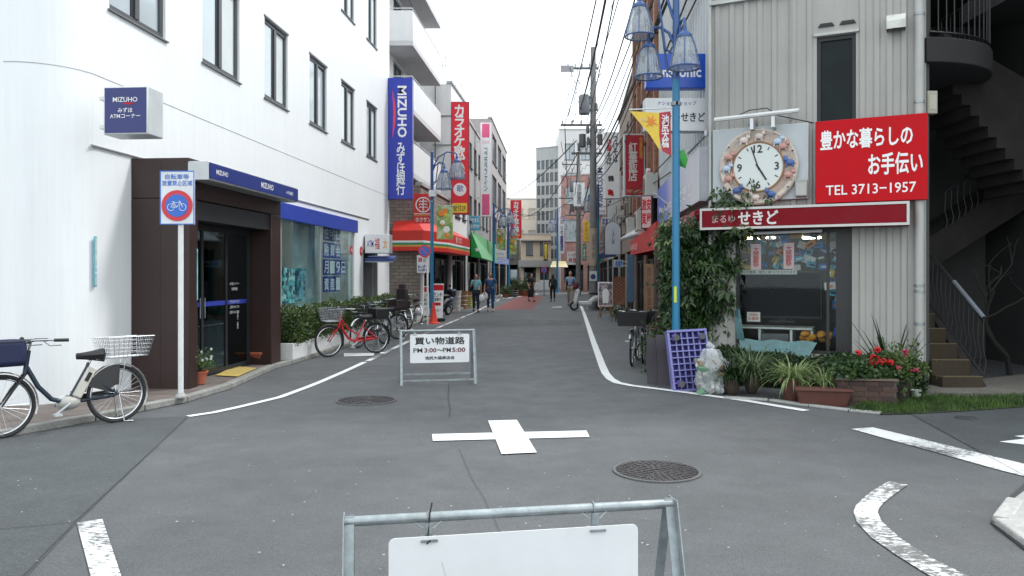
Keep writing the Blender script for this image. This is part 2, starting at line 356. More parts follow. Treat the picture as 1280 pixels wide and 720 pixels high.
def line(name, pts, w_, m, z=.008, label=None):
    b = MB(); b.strip([G(x, y, z) for x, y in pts], w_, z); return structure(b, name, m, smooth=False, label=label)
flat('side_road', [(0, 549), (120, 525), (234, 521), (95, 655), (30, 725), (-500, 1200), (-1500, 900), (-900, 600)], asp_dark, .004)
flat('side_road', [(1075, 508), (1140, 519), (1290, 600), (1700, 720), (3200, 700), (2200, 505), (1300, 490)], asp_dark, .004)
flat('asphalt_patch', [(560, 401), (640, 399), (725, 401), (728, 406), (640, 408), (556, 407)], asp_dark, .0042)
flat('red_pavement', [(616, 387), (666, 387), (680, 370), (650, 370)], mat('red_asphalt', (.20, .05, .045), .75, var=.15, vs=5, fine=.2, bs=80), .004)
# cracks and seams: thin dark grooves filled with tar
tar = mat('tar', (.045, .047, .05), .9, var=.2)
def jag(pts, k=9, a=.012, sd=3):
    rg = random.Random(sd); out = []
    for (x0, y0), (x1, y1) in zip(pts, pts[1:]):
        A, B = G(x0, y0), G(x1, y1)
        for i in range(k): q = A.lerp(B, i/k); q.x += rg.uniform(-a, a); q.y += rg.uniform(-a, a)*2; out.append(q)
    out.append(G(*pts[-1])); return out
for i, (pts, w_) in enumerate(([[(234, 523), (150, 601), (95, 652), (20, 730)], .008], [[(-60, 668), (94, 654)], .006], [[(561, 480), (560, 500), (563, 512), (561, 522)], .008],
        [[(574, 562), (590, 600), (604, 622), (618, 650), (640, 700)], .0035], [[(1140, 519), (1290, 601)], .006])):
    b = MB(); b.strip(jag(pts, 14, .003 if w_ < .01 or i < 2 else .02, i), w_, .009); structure(b, 'road_crack', tar, smooth=False)
# markings
mk = 'road_marking'
line(mk, [(235, 521), (268, 516), (300, 509), (350, 497), (385, 484), (400, 478), (430, 465), (456, 453)], .10, paint)
line(mk, [(459, 452), (500, 432), (545, 411), (592, 391), (632, 371)], .11, paint_worn)
line(mk, [(725, 380), (730, 392), (742, 428), (753, 458), (757, 467), (763, 474), (772, 479), (790, 482.5), (850, 490), (930, 501), (1008, 514)], .13, paint)
flat(mk, [(430, 442), (468, 441.5), (467, 445), (430, 446)], paint, .008)
flat(mk, [(540, 543.5), (733, 539), (737, 547), (541, 552)], paint, .008)
flat(mk, [(610, 527), (646, 526), (671, 567), (627, 569)], mat('cross_white', (.80, .81, .80), .55, var=.05), .012)
flat(mk, [(96, 655), (128, 650), (151, 720), (200, 880), (150, 880), (113, 720)], paint_worn, .008)
flat(mk, [(1064, 537), (1091, 535), (1285, 582), (1340, 596), (1320, 606), (1255, 590)], paint_worn, .008)
flat(mk, [(1249, 553), (1283, 549), (1330, 547), (1330, 553), (1283, 557)], paint, .008)
flat(mk, [(1268, 546), (1300, 543), (1300, 546), (1280, 548)], paint, .008)
b = MB()
Lp = [(1110, 603), (1090, 615), (1078, 625), (1070, 633), (1067, 641), (1071, 654), (1090, 674), (1120, 695), (1160, 720), (1260, 770)]
Rp = [(1135, 607), (1118, 619), (1105, 629), (1099, 636), (1097, 642), (1102, 653), (1125, 674), (1162, 698), (1207, 720), (1330, 770)]
n_ = len(Lp); b.add([G(x, y, .008) for x, y in Lp]+[G(x, y, .008) for x, y in Rp], [(i, n_+i, n_+i+1, i+1)[::-1] for i in range(n_-1)]); structure(b, mk, paint_worn, smooth=False)
for k in range(6):   # pale crossing bars at the far junction
    x = 606+k*11; flat(mk, [(x, 377-k*1.6), (x+11, 376-k*1.6), (x+19, 373.6-k*1.4), (x+9, 374.4-k*1.4)], paint_worn, .008)
flat(mk, [(690, 383.4), (702, 383.2), (702, 384.4), (690, 384.6)], paint_worn, .008)
flat(mk, [(600, 367), (650, 364), (660, 367), (620, 371)], paint_worn, .008)
# kerbed corner island at the right edge
b = MB(); pts = [G(1238, 655), G(1262, 622), G(1290, 598), G(1500, 560), G(1700, 700), G(1345, 720), G(1282, 690)]
b.prism([p for p in pts][::-1], (0, 0, .012)); structure(b, 'pavement', asp_new, smooth=False)
b = MB(); pts = [G(1254, 652), G(1268, 630), G(1294, 610), G(1500, 575), G(1650, 690), G(1345, 705), G(1290, 684)]
b.prism([p for p in pts], (0, 0, .05)); b.f = [f[::-1] for f in b.f]; structure(b, 'pavement', concrete, smooth=False, bevel=.012)
for k, (a, c) in enumerate((((1240, 654), (1258, 630)), ((1242, 657), (1284, 688)))):
    A, C = G(*a), G(*c); d = (C-A); L_ = d.length; d.normalize(); q = Vector((d.y, -d.x, 0))*(1 if k == 0 else -1)*.11
    m = MB(); m.prism([A, C, C+q, A+q] if k == 1 else [A+q, C+q, C, A], (0, 0, .055)); structure(m, 'kerb_stone', mat('kerb_white', (.36, .36, .345), .8, var=.2, fine=.15, bs=30), smooth=False, bevel=.015)
rg = random.Random(77); b = MB()      # pale grit and torn paper flecks lying on the road
for _ in range(420):
    x, y = rg.uniform(-5, 5.5), rg.uniform(3.2, 14); 
    if x < -3.2 and y > 7 or x > 2 and y > 10: continue
    s_ = rg.uniform(.003, .010); a = rg.uniform(0, 6.28); c, d = math.cos(a)*s_, math.sin(a)*s_
    b.add([(x-c, y-d, .011), (x+d*.5, y-c*.5, .012), (x+c, y+d, .013), (x-d*.5, y+c*.5, .014)], [(0, 1, 2, 3)])
tag(b.build('grit', mat('grit_pale', (.5, .5, .48), .8, var=.3), None, smooth=False), 'pale grit and flecks scattered over the near road', 'gravel', kind='stuff')
# left pavement and kerb stones
KL = [G(-700, 700), G(0, 549), G(120, 527), G(235, 503), G(290, 486), G(345, 461), G(366, 455.5), G(430, 435), G(527, 404), G(575, 388), G(640, 364)]
b = MB(); inner = [Vector((-9, 9.3, 0)), Vector((-7, 9.2, 0)), Vector((-6, 9.2, 0)), Vector((-5.3, 10, 0)), Vector((-5, 12, 0)), Vector((-4.9, 13, 0)), Vector((-4.9, 14, 0)), Vector((-4.6, 17, 0)), Vector((-5, 26, 0)), Vector((-6, 34, 0)), Vector((-7, 76, 0))]
zt = .068
n_ = len(KL); b.add([Vector((p.x, p.y, zt)) for p in KL]+[Vector((p.x, p.y, zt)) for p in inner], [(i, i+1, n_+i+1, n_+i) for i in range(n_-1)])
if Vector(b.v[1]).x > Vector(b.v[0]).x: b.f = [f for f in b.f]
pave = brickmat('pavement_tiles', (.16, .13, .115), (.12, .09, .08), (.12, .115, .11), .2, .1, .4)
m_ = pave.node_tree; nn = m_.nodes  # lay the courses on the ground plane
for nd in list(nn):
    if nd.type == 'COMBXYZ':
        for lk in list(m_.links):
            if lk.to_node == nd: m_.links.remove(lk)
        sp_ = [q for q in nn if q.type == 'SEPXYZ'][0]; m_.links.new(sp_.outputs[0], nd.inputs[0]); m_.links.new(sp_.outputs[1], nd.inputs[1])
pavement = structure(b, 'pavement', pave, smooth=False)
kst = mat('kerb_stone', (.25, .25, .235), .85, var=.25, vs=6, fine=.2, bs=40, dirt=(.15, .15, .13), dirt_amt=.5)
path = []; 
for a, c in zip(KL, KL[1:]):
    k = max(1, int((c-a).length/.6)); path += [a.lerp(c, i/k) for i in range(k)]
path.append(KL[-1]); path = [p for p in path if p.y < 40 and p.y > 4]
for a, c in zip(path, path[1:]):
    d = (c-a).normalized(); q = Vector((-d.y, d.x, 0))*.13; g_ = d*.006
    m = MB(); m.prism([a+g_, c-g_, c-g_+q, a+g_+q], (0, 0, .078+rnd.uniform(-.003, .003))); o = m.build('kerb_stone', kst, None, bevel=.012); o.parent = pavement
def manhole(label, px, py, rr):
    P = G(px, py); t = thing('manhole_cover', label, 'manhole cover', (P.x, P.y, 0))
    iron = mat('cast_iron', (.075, .07, .072), .5, metal=.4, var=.25, vs=12)
    m = MB(); m.lathe([(rr, .0), (rr, .012), (rr*.93, .014), (rr*.92, .006)], n=40); m.build('rim', mat('iron_rim', (.11, .11, .11), .6, metal=.3), t)
    m = MB(); m.lathe([(.0, .008), (rr*.905, .008), (rr*.905, 0)], n=40); m.build('plate', iron, t)
    m = MB(); k = 0
    for rr_, cnt in ((.12, 6), (.27, 12), (.42, 18), (.57, 24), (.72, 32), (.84, 38)):
        for i in range(cnt):
            a = 2*PI*(i+.5*(k % 2))/cnt; r0 = rr*rr_; M_ = Matrix.Translation((r0*math.cos(a), r0*math.sin(a), .010)) @ Matrix.Rotation(a+.4*(-1)**i, 4, 'Z')
            m.box(-rr*.055, -rr*.028, -.003, rr*.055, rr*.028, .005, 0, M_)
        k += 1
    m.build('stud', iron, t); 
manhole('round iron manhole cover on the road left of the shopping street sign', 458, 501, .38)
manhole('round patterned manhole cover between the white cross and the corner shop', 821, 589.5, .355)
P = G(1208, 523.5); t = thing('drain_cover', 'small dark round drain cover in the side road before the stairs', 'drain cover', (P.x, P.y, .004)); m = MB(); m.lathe([(0, .012), (.11, .012), (.115, 0)], n=20); m.build('lid', asp_new, t); m = MB(); m.ring((0, 0, .012), .09, .004, 20, 5, 'z'); m.build('ring', asp_new, t)
# ================================================================ white bank building on the left
ML = Wall((-5.178, 9.6), (-3.93, 24.6))
bank = thing('bank_building', 'white bank building with rounded corner and rows of dark framed windows', 'building', ML.loc, ML.rz)
BH = 13.0; brown = mat('portal_brown', (.030, .013, .011), .45, var=.12, vs=2, streak=.1)
winrows = []
for z0, z1 in ((5.0, 6.55), (8.35, 9.9)):
    for a, b in ((9.84, 11.19), (12.3, 13.66), (14.76, 15.95), (17.26, 18.45), (19.6, 20.75), (21.97, 23.1)):
        winrows.append((a-9.6, z0, b-9.6, z1))
hs = winrows+[(1.05, .0, 3.2, 2.86), (4.3, .85, 11.15, 3.06), (12.0, .1, 13.6, 2.3)]
W_ = MB(); W_.holes(0, 15.05, 0, BH, hs, 0, .16)
c_ = [(-.7*math.sin(PI/2*i/14), .7-.7*math.cos(PI/2*i/14)) for i in range(15)]+[(-.7, 30)]
for (a, b), (c, d) in zip(c_, c_[1:]): W_.quad((c, d, 0), (a, b, 0), (a, b, BH), (c, d, BH))
W_.quad((15.05, 0, 0), (15.05, 14, 0), (15.05, 14, BH), (15.05, 0, BH)); W_.poly([(x, y, BH) for x, y in [(15.05, 0), (15.05, 14)]+c_[::-1]])
W_.quad((-.7, 14, 0), (15.05, 14, 0), (15.05, 14, BH), (-.7, 14, BH))  # unseen roof, end and back walls added to keep sky light out
W_.build('wall', white_paint, bank)
seam = mat('panel_joint', (.33, .34, .35), .8, var=.1)
j = MB()
for z in (4.08,):
    j.box(0, -.004, z, 15.05, .0, z+.008)
    for (a, b), (c, d) in zip(c_[:-1], c_[1:15]):
        n_ = Vector((-(a+c), 1.4-(b+d), 0)); n_ = Vector(((a+c)/2, (b+d)/2-.7, 0)).normalized()*.004
        j.add([(a+n_.x, b+n_.y, z), (c+n_.x, d+n_.y, z), (c+n_.x, d+n_.y, z+.008), (a+n_.x, b+n_.y, z+.008)], [(0, 1, 2, 3)])
j.build('joint', seam, bank, smooth=False)
j = MB(); j.box(-.704, .75, 0, -.7, .762, BH)
j.build('joint', mat('soft_joint', (.62, .63, .64), .8, var=.05), bank, smooth=False)
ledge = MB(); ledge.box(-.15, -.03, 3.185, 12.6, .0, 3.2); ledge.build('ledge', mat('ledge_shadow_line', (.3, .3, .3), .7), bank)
pane_m = mat('bank_window_pane', (.50, .57, .60), .06, var=.12, vs=.7, spec=.9); blind_m = mat('window_blind', (.66, .70, .70), .7, var=.06)  # pane colour lightened to stand for reflected sky and white curtains
def window(parent, x0, z0, x1, z1, y, fm, pm, sash=1, fw=.06, sill=True, dep=.05, sillm=None, name='window'):
    f = MB(); f.box(x0, y-dep, z0, x0+fw, y, z1); f.box(x1-fw, y-dep, z0, x1, y, z1); f.box(x0+fw, y-dep, z0, x1-fw, y, z0+fw); f.box(x0+fw, y-dep, z1-fw, x1-fw, y, z1)
    for k in range(1, sash+1):
        xx = x0+(x1-x0)*k/(sash+1); f.box(xx-fw*.5, y-dep*.9, z0+fw, xx+fw*.5, y, z1-fw)
    o = f.build(name, fm, parent)
    for k in range(sash+1):
        a = x0+(x1-x0)*k/(sash+1)+fw*.5; b = x0+(x1-x0)*(k+1)/(sash+1)-fw*.5
        p = MB(); p.box(a, y-dep*.4, z0+fw*.6, b, y-dep*.2, z1-fw*.6); p.build('pane', pm, o, smooth=False)
    if sill:
        s_ = MB(); s_.box(x0-.05, y-dep-.16, z0-.035, x1+.05, y, z0-.003); s_.build('sill', sillm or fm, o)
    return o
grayframe = mat('window_frame_grey', (.085, .09, .10), .4, metal=.3, var=.1)
for i, (a, z0, b, z1) in enumerate(winrows):
    f = MB(); y = .10
    f.box(a, y-.06, z0, a+.07, y, z1); f.box(b-.07, y-.06, z0, b, y, z1); f.box(a+.07, y-.06, z0, b-.07, y, z0+.09); f.box(a+.07, y-.06, z1-.08, b-.07, y, z1)
    mid = a+(b-a)*.5; f.box(mid-.05, y-.075, z0+.09, mid+.05, y, z1-.08)
    o = f.build('window', grayframe, bank)
    p = MB(); p.box(a+.07, y-.04, z0+.09, mid-.05, y-.03, z1-.08); p.build('pane', pane_m, o, smooth=False)
    p = MB(); p.box(mid+.05, y-.02, z0+.09, b-.07, y-.01, z1-.08); p.build('pane', blind_m if i % 3 else pane_m, o, smooth=False)
    s_ = MB(); s_.box(mid-.12, y-.055, z0+.1, mid-.06, y-.035, z1-.09); s_.build('sash', frame_dark, o)
    s_ = MB(); s_.box(a-.04, -.035, z0-.022, b+.04, y, z0-.003); s_.build('sill', mat('sill_grey', (.16, .165, .175), .5), o)
    s_ = MB(); s_.box(a-.03, -.015, z1+.003, b+.03, y, z1+.04); s_.build('head_trim', grayframe, o)
# --- entrance portal
P0, P1, PO = .72, 3.92, -.81
m = MB(); m.box(P0, PO, .0, P0+.24, -.003, 2.62); m.box(P1-.42, PO, 0, P1, -.003, 2.62); m.box(P0, PO, 2.623, P1, -.003, 3.16)
m.build('portal', brown, bank, bevel=.008)
for z in (2.55,): pass
m = MB(); m.box(P0-.003, PO+.05, 2.3, P0-.001, -.05, 2.306); m.box(P0-.003, PO+.4, 0.1, P0-.001, PO+.404, 3.1); m.build('joint', black_print, bank, smooth=False)
m = MB(); m.box(P0-.02, PO-.28, 2.86, P1+.06, PO-.003, 3.11); cb = m.build('canopy', alu, bank, bevel=.008)
m = MB(); m.box(P0+.0, PO-.292, 2.885, P1+.05, PO-.283, 3.09); m.build('fascia', mat('bank_blue', (.008, .024, .17), .4, var=.1, vs=1), cb, smooth=False)
m = MB(); m.box(P0-.026, PO-.285, 2.862, P0-.021, PO, 3.10); m.build('end_cap', mat('light_metal', (.55, .57, .58), .4, metal=.3), cb, smooth=False)
m = MB(); m.text('MIZUHO', P0+.35, 2.99, .35, .07, PO-.296); m.text('MIZUHO', P0+1.9, 2.99, .5, .09, PO-.296); m.text('みずほ銀行', P1-.35, 2.98, .55, .06, PO-.296); m.build('lettering', white_print, cb, smooth=False)
m = MB(); m.box(P0+.25, PO+.03, 2.35, P1-.43, PO+.3, 2.61); m.build('soffit', frame_dark, bank)
# alcove interior and sliding doors
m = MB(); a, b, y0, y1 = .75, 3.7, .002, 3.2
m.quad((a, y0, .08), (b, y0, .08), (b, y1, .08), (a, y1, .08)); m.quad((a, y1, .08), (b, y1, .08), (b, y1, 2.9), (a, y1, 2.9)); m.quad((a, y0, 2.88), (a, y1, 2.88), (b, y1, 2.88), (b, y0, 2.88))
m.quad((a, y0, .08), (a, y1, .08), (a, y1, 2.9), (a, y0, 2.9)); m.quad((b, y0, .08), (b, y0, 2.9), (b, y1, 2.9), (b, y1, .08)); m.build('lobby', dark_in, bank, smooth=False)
dglass = glassmat('door_glass', (.26, .42, .42), .10, .03, .35)
yd = -.42
m = MB(); m.box(P0+.25, yd-.03, 2.28, 3.48, yd+.03, 2.36); m.box(P0+.25, yd-.03, .08, P0+.30, yd+.03, 2.6); m.box(3.42, yd-.03, .08, 3.48, yd+.03, 2.6); m.box(P0+.25, yd-.03, .08, 3.48, yd+.03, .11); m.build('door_frame', frame_dark, bank)
m = MB(); m.box(P0+.3, yd-.006, 2.36, 3.42, yd+.006, 2.6); m.build('transom_pane', dglass, bank, smooth=False)
for k, (xa, xb) in enumerate(((1.03, 1.83), (1.83, 2.62), (2.62, 3.42))):
    m = MB(); m.box(xa, yd-.02, .11, xa+.03, yd+.02, 2.28); m.box(xb-.03, yd-.02, .11, xb, yd+.02, 2.28); m.box(xa+.03, yd-.02, 2.25, xb-.03, yd+.02, 2.28); m.box(xa+.03, yd-.02, .11, xb-.03, yd+.02, .15)
    d = m.build('door', frame_dark, bank); p = MB(); p.box(xa+.03, yd-.006, .15, xb-.03, yd+.006, 2.25); p.build('pane', dglass, d, smooth=False)
    p = MB(); p.box(xa+.03, yd-.0095, 1.12, xb-.03, yd-.007, 1.19); p.build('stripe', blue_corp, d, smooth=False)
    if k == 2:
        p = MB()
        for q, (tx, ww) in enumerate((('ATMコーナー', .35), ('営業時間', .22), ('平日 8:00-21:00', .34), ('土曜 9:00-17:00', .34), ('日曜 9:00-17:00', .34))): p.text(tx, xa+.3, 1.45-q*.085-(.12 if q > 1 else 0), ww, .05, yd-.011, bold=.004)
        p.text('お引出し お振込', xa+.42, .86, .06, .3, yd-.011, vert=True, stretch=True); p.build('notice', mat('etched_white', (.45, .47, .47), .6), d, smooth=False)
    else:
        p = MB(); p.box((xb-.09) if k == 0 else xa+.05, yd-.03, .95, (xb-.07) if k == 0 else xa+.07, yd-.022, 1.25); p.build('handle', steel, d)
m = MB(); m.box(P0+.21, PO-.004, 1.25, P0+.235, PO+.0, 1.95); m.build('sticker_strip', mat('yellow_cyan_strip', (.2, .5, .55), .5, var=.5, vs=6), bank, smooth=False)
# --- shop window with blue band above and posters behind the glass
m = MB(); m.box(3.98, -.09, 2.72, 11.2, -.003, 3.05); m.build('blue_fascia', mat('bank_blue_light', (.018, .05, .36), .35, var=.1, vs=.6), bank, bevel=.006)
m = MB(); m.quad((4.2, 2.6, .3), (11.6, 2.6, .3), (11.6, 2.6, 3.1), (4.2, 2.6, 3.1)); m.quad((4.2, .1, .3), (11.6, .1, .3), (11.6, 2.6, .3), (4.2, 2.6, .3)); m.quad((4.2, .17, 3.1), (11.6, .17, 3.1), (11.6, 2.6, 3.1), (4.2, 2.6, 3.1)); m.quad((11.6, .17, .3), (11.6, 2.6, .3), (11.6, 2.6, 3.1), (11.6, .17, 3.1)); m.build('showroom', mat('showroom', (.5, .54, .53), .7, var=.1), bank, smooth=False)
sg = glassmat('shop_glass', (.88, .96, .96), .05, .02, .22)
for x in (5.6, 7.4, 9.2, 10.6): m = MB(); m.box(x-.35, .7, 3.03, x+.35, .95, 3.07); m.build('ceiling_lamp', mat('fill_panel', (1, .97, .9), .4, var=0, emis=7), bank)  # lamps added overhead to brighten the closed showroom
fr = MB(); yy = .06
for x in (4.3, 6.05, 8.5, 11.11): fr.box(x, yy-.03, .85, x+.04, yy+.03, 3.06)
fr.box(4.34, yy-.03, .85, 11.11, yy+.03, .9); fr.box(4.34, yy-.03, 3.02, 11.11, yy+.03, 3.06); sw = fr.build('shop_window', mat('bright_frame', (.5, .53, .54), .4, metal=.4), bank)
for x0, x1 in ((4.34, 6.05), (6.09, 8.5), (8.54, 11.11)): m = MB(); m.box(x0, yy-.005, .9, x1, yy+.005, 3.02); m.build('pane', sg, sw, smooth=False)
curt = MB(); k = 0
for i in range(60):
    x = 7.95+i*.025; curt.quad((x, .5+.03*(i % 2), .4), (x+.025, .5+.03*((i+1) % 2), .4), (x+.025, .5+.03*((i+1) % 2), 3.0), (x, .5+.03*(i % 2), 3.0))
for i in range(20):
    x = 6.2+i*.085; curt.quad((x, .7, 1.75), (x+.07, .72, 1.75), (x+.07, .72, 3.0), (x, .7, 3.0))
curt.build('curtain', mat('curtain', (.60, .68, .68), .8, var=.2, vs=3), bank)
def posterprint(key, cols, scale, seed=0.):
    if key in MATS: return MATS[key]
    m = bpy.data.materials.new(key); m.use_nodes = True; n = m.node_tree.nodes; l = m.node_tree.links; b = n['Principled BSDF']; tc = n.new('ShaderNodeTexCoord')
    mp = n.new('ShaderNodeMapping'); mp.inputs['Location'].default_value = (seed, seed*.7, seed*.3); l.new(tc.outputs['Object'], mp.inputs[0])
    v = n.new('ShaderNodeTexVoronoi'); v.inputs['Scale'].default_value = scale; l.new(mp.outputs[0], v.inputs['Vector']); s_ = n.new('ShaderNodeSeparateXYZ'); l.new(v.outputs['Color'], s_.inputs[0])
    c = n.new('ShaderNodeValToRGB'); c.color_ramp.interpolation = 'CONSTANT'; e = c.color_ramp.elements
    while len(e) < len(cols): e.new(.5)
    for i, q in enumerate(cols): e[i].position = i/len(cols); e[i].color = (*q, 1)
    l.new(s_.outputs[0], c.inputs[0]); l.new(c.outputs[0], b.inputs['Base Color']); b.inputs['Roughness'].default_value = .5; MATS[key] = m; return m
m = MB(); m.box(6.2, .2, .98, 7.3, .22, 1.74); m.build('poster', posterprint('teal_poster', [(.02, .16, .18), (.1, .5, .55), (.6, .8, .8), (.02, .05, .08), (.25, .6, .62)], 11), bank, smooth=False, label='teal and black poster of crowds in the shop window')
m = MB(); m.box(7.36, .2, 1.0, 7.95, .22, 1.74); m.build('poster', posterprint('teal_poster2', [(.05, .2, .25), (.12, .4, .5), (.03, .08, .12), (.3, .5, .55)], 9, 3), bank, smooth=False)
m = MB(); m.lathe([(.0, 0), (.30, 0), (.30, .02)], n=4); 
for r_, tx in enumerate(('住宅ロ', '融資会', '月19日', '資産ー')):
    z = 2.62-r_*.42
    for c2, ch in enumerate(tx):
        x = 9.25+c2*.46
        m = MB(); m.box(x-.215, .14, z-.19, x+.215, .155, z+.19); bd = m.build('poster', blue_corp, bank, smooth=False)
        l_ = MB(); l_.text(ch, x, z, .33, .30, .137, bold=.02, stretch=True); l_.build('lettering', white_print, bd, smooth=False)
for k, x in enumerate((11.35, 11.02, )): 
    m = MB(); m.lathe([(0, -.012), (.13, -.012), (.13, .0)], (x+.45, -.005, 2.25), 18, 0, 'y') if k == 0 else m.lathe([(0, -.012), (.12, -.012), (.12, .0)], (x, .045, 2.25), 18, 0, 'y')
    rr = m.build('round_sticker', red_print, bank, smooth=False, label='round red sticker'); l_ = MB(); l_.text('禁煙', x+.45 if k == 0 else x, 2.25, .17, .1, -.022 if k == 0 else .03); l_.build('lettering', white_print, rr, smooth=False)
m = MB()
for x in (12.0, 13.55): m.box(x, -.003, .1, x+.05, .12, 2.3)
m.quad((12, .9, .1), (13.6, .9, .1), (13.6, .9, 2.3), (12, .9, 2.3)); m.quad((12, .16, 2.3), (12, .9, 2.3), (13.6, .9, 2.3), (13.6, .16, 2.3)); m.quad((13.6, .16, .1), (13.6, .9, .1), (13.6, .9, 2.3), (13.6, .16, 2.3)); m.build('side_entrance', mat('grey_recess', (.22, .22, .22), .7, var=.15), bank)
m = MB(); m.box(12.5, .84, .12, 13.4, .88, 2.1); d = m.build('door', mat('door_grey', (.3, .3, .3), .5), bank, bevel=.01); m = MB(); m.box(12.55, .80, .95, 12.6, .84, 1.15); m.build('handle', steel, d)
m = MB(); m.box(12.85, .81, .5, 13.2, .838, .72); m.build('notice', blue_corp, bank, smooth=False)

# square illuminated ATM sign on the corner
def mizuho_extra(t, w_, h_):
    L = MB(); n = 14; sx = w_*.08
    L.add([(sx+w_*.13*(2*i/n-1), -.0075, h_*.655-.012*(1-(2*i/n-1)**2)*0) for i in range(n+1)]+[(sx+w_*.13*(2*i/n-1), -.0075, h_*.655-.022*(1-(2*i/n-1)**2)-.002) for i in range(n+1)], [(i, n+1+i, n+2+i, i+1) for i in range(n)])
    L.build('swoosh', red_print, t, smooth=False)
navy = mat('navy_sign', (.010, .018, .14), .3, var=.1)
pxsign('atm_sign', 'square navy ATM corner sign on the rounded white wall', 127.5, 107.5, 186, 168, 9.0, rz=R(-5), depth=.34, face=navy, case=mat('sign_case', (.6, .63, .64), .35, metal=.2), border=.012, brackets=-.12,
    texts=[('MIZUHO', .5, .72, .55, .13, {}), ('みずほ', .5, .5, .4, .10, {}), ('ATMコーナー', .5, .38, .68, .10, {})], extra=mizuho_extra)
# tall navy vertical bank sign at the far corner
Yv = 24.4; a, b = at(485, 97, Yv), at(515.5, 249, Yv)
def big_swoosh(t, w_, h_):
    L = MB(); n = 20; pts_a, pts_b = [], []
    for i in range(n+1):
        u = i/n; z = h_*(.90-.40*u); k = 1-(2*u-1)**2; pts_a.append((-w_*.33+w_*.045*k, -.0085, z)); pts_b.append((-w_*.33+w_*.15*k, -.0085, z))
    L.add(pts_a+pts_b, [(i, i+1, n+2+i, n+1+i) for i in range(n)]); L.build('swoosh', mat('pink_red', (.75, .04, .08), .4), t, smooth=False)
rectsign('vertical_sign', 'tall navy vertical bank sign at the far end of the white bank', ((a.x+b.x)/2, Yv, (a.z+b.z)/2), b.x-a.x, a.z-b.z, depth=.3, face=mat('vivid_navy', (.010, .028, .36), .35, var=.08), case=blue_corp, brackets=-.2,
    texts=[('MIZUHO', .58, .72, .36, .42, {'r': 1, 's': 1, 'b': .035}), ('みずほ銀行', .52, .25, .36, .43, {'v': 1, 's': 1, 'b': .02})], extra=big_swoosh)
# thin cyan plate on the rounded wall
_s, _z = ML.sz(119.5, 327, .03); P = ML.pt(_s, .03, _z); q = P
t = rectsign('address_plate', 'narrow pale cyan vertical plate on the white wall', (P.x, P.y, P.z), .062, .63, ML.rz-.0, .006, mat('cyan_plate', (.22, .50, .56), .5), mat('cyan_plate', (.22, .50, .56), .5), texts=[('目黒区東山三丁目', .5, .5, .6, .9, {'v': 1, 's': 1})])
# no bicycle parking sign on its white pole
B = G(226, 505, 0); t = thing('bicycle_parking_sign', 'white pole with no bicycle parking sign before the brown bank entrance', 'traffic sign', (B.x, B.y, .08))
k = B.y/FL; pz = lambda py: EYE-(py-HY)*k-.08
m = MB(); m.cyl((0, 0, 0), (0, 0, pz(220)), .032, n=14); m.build('pole', mat('white_pole', (.72, .73, .73), .4, var=.08, dirt=(.4, .36, .3), dirt_amt=.3), t)
m = MB(); m.lathe([(.07, 0), (.07, .02), (.045, .05), (.034, .06)]); m.build('base', concrete, t)
m = MB(); m.box(-.235, -.05, pz(281), .19, -.036, pz(214)); bo = m.build('board', mat('board_white', (.70, .73, .76), .45), t)
m = MB(); x0, x1, z0, z1 = -.235, .19, pz(281), pz(214)
for q in ((x0, z0, x1, z0+.012), (x0, z1-.012, x1, z1), (x0, z0+.012, x0+.012, z1-.012), (x1-.012, z0+.012, x1, z1-.012)): m.box(q[0], -.054, q[1], q[2], -.051, q[3])
lb = mat('signal_blue', (.03, .14, .55), .4); m.build('border', lb, bo, smooth=False)
m = MB(); m.text('自転車等', -.022, pz(221.5), .29, .065, -.056, stretch=True); m.text('放置禁止区域', -.022, pz(229.5), .37, .065, -.056, stretch=True); m.build('lettering', lb, bo, smooth=False)
cz = pz(257.5); m = MB(); m.lathe([(0, -.006), (.19, -.006), (.19, 0)], (-.022, -.052, cz), 36, 0, 'y'); m.build('disc', mat('sign_red', (.62, .03, .05), .4), bo, smooth=False)
m = MB(); m.lathe([(0, -.004), (.138, -.004), (.138, 0)], (-.022, -.0585, cz), 36, 0, 'y'); m.build('disc', lb, bo, smooth=False)
m = MB(); y = -.0645; X = -.022
for dx in (-.072, .072): m.ring((X+dx, y, cz-.02), .042, .0035, 20, 5, 'y')
for p, q in (((-.072, -.02), (-.04, .035)), ((-.04, .035), (.045, .035)), ((.072, -.02), (.04, .05)), ((-.072, -.02), (0, -.02)), ((0, -.02), (.045, .035)), ((0, -.02), (-.045, .045)), ((-.06, .048), (-.03, .048)), ((.04, .05), (.025, .06))): m.cyl((X+p[0], y, cz+p[1]), (X+q[0], y, cz+q[1]), .0035, n=5)
m.build('bicycle_pictogram', white_print, bo)

# small lit box sign and blue awning over the side door
def pl(pl_, px, py, off=0): a, z = pl_.sz(px, py, off); return a, z
B = pxsign('shop_box_sign', 'small white box sign with red characters beside the tall navy sign', 456, 293, 487, 316.5, 21.6, depth=.5, face=cream_panel, texts=[('福', .50, .5, .2, .6, {'m': red_print, 's': 1}), ('ATM', .22, .5, .26, .35, {'m': blue_corp, 's': 1}), ('太', .82, .5, .2, .55, {'m': mat('orange_print', (.8, .35, .03), .5), 's': 1})])
P = at(474, 322, 22); t = thing('awning', 'short navy awning under the small white box sign', 'awning', P)
m = MB(); m.prism([(-.35, -.3, -.12), (-.35, .3, 0), (-.35, .3, .06), (-.35, -.3, -.02)], (.8, 0, 0)); m.build('cover', mat('awning_navy', (.04, .07, .22), .7), t); m = MB(); m.cyl((-.35, -.3, -.13), (.45, -.3, -.13), .012); m.build('rail', alu, t)

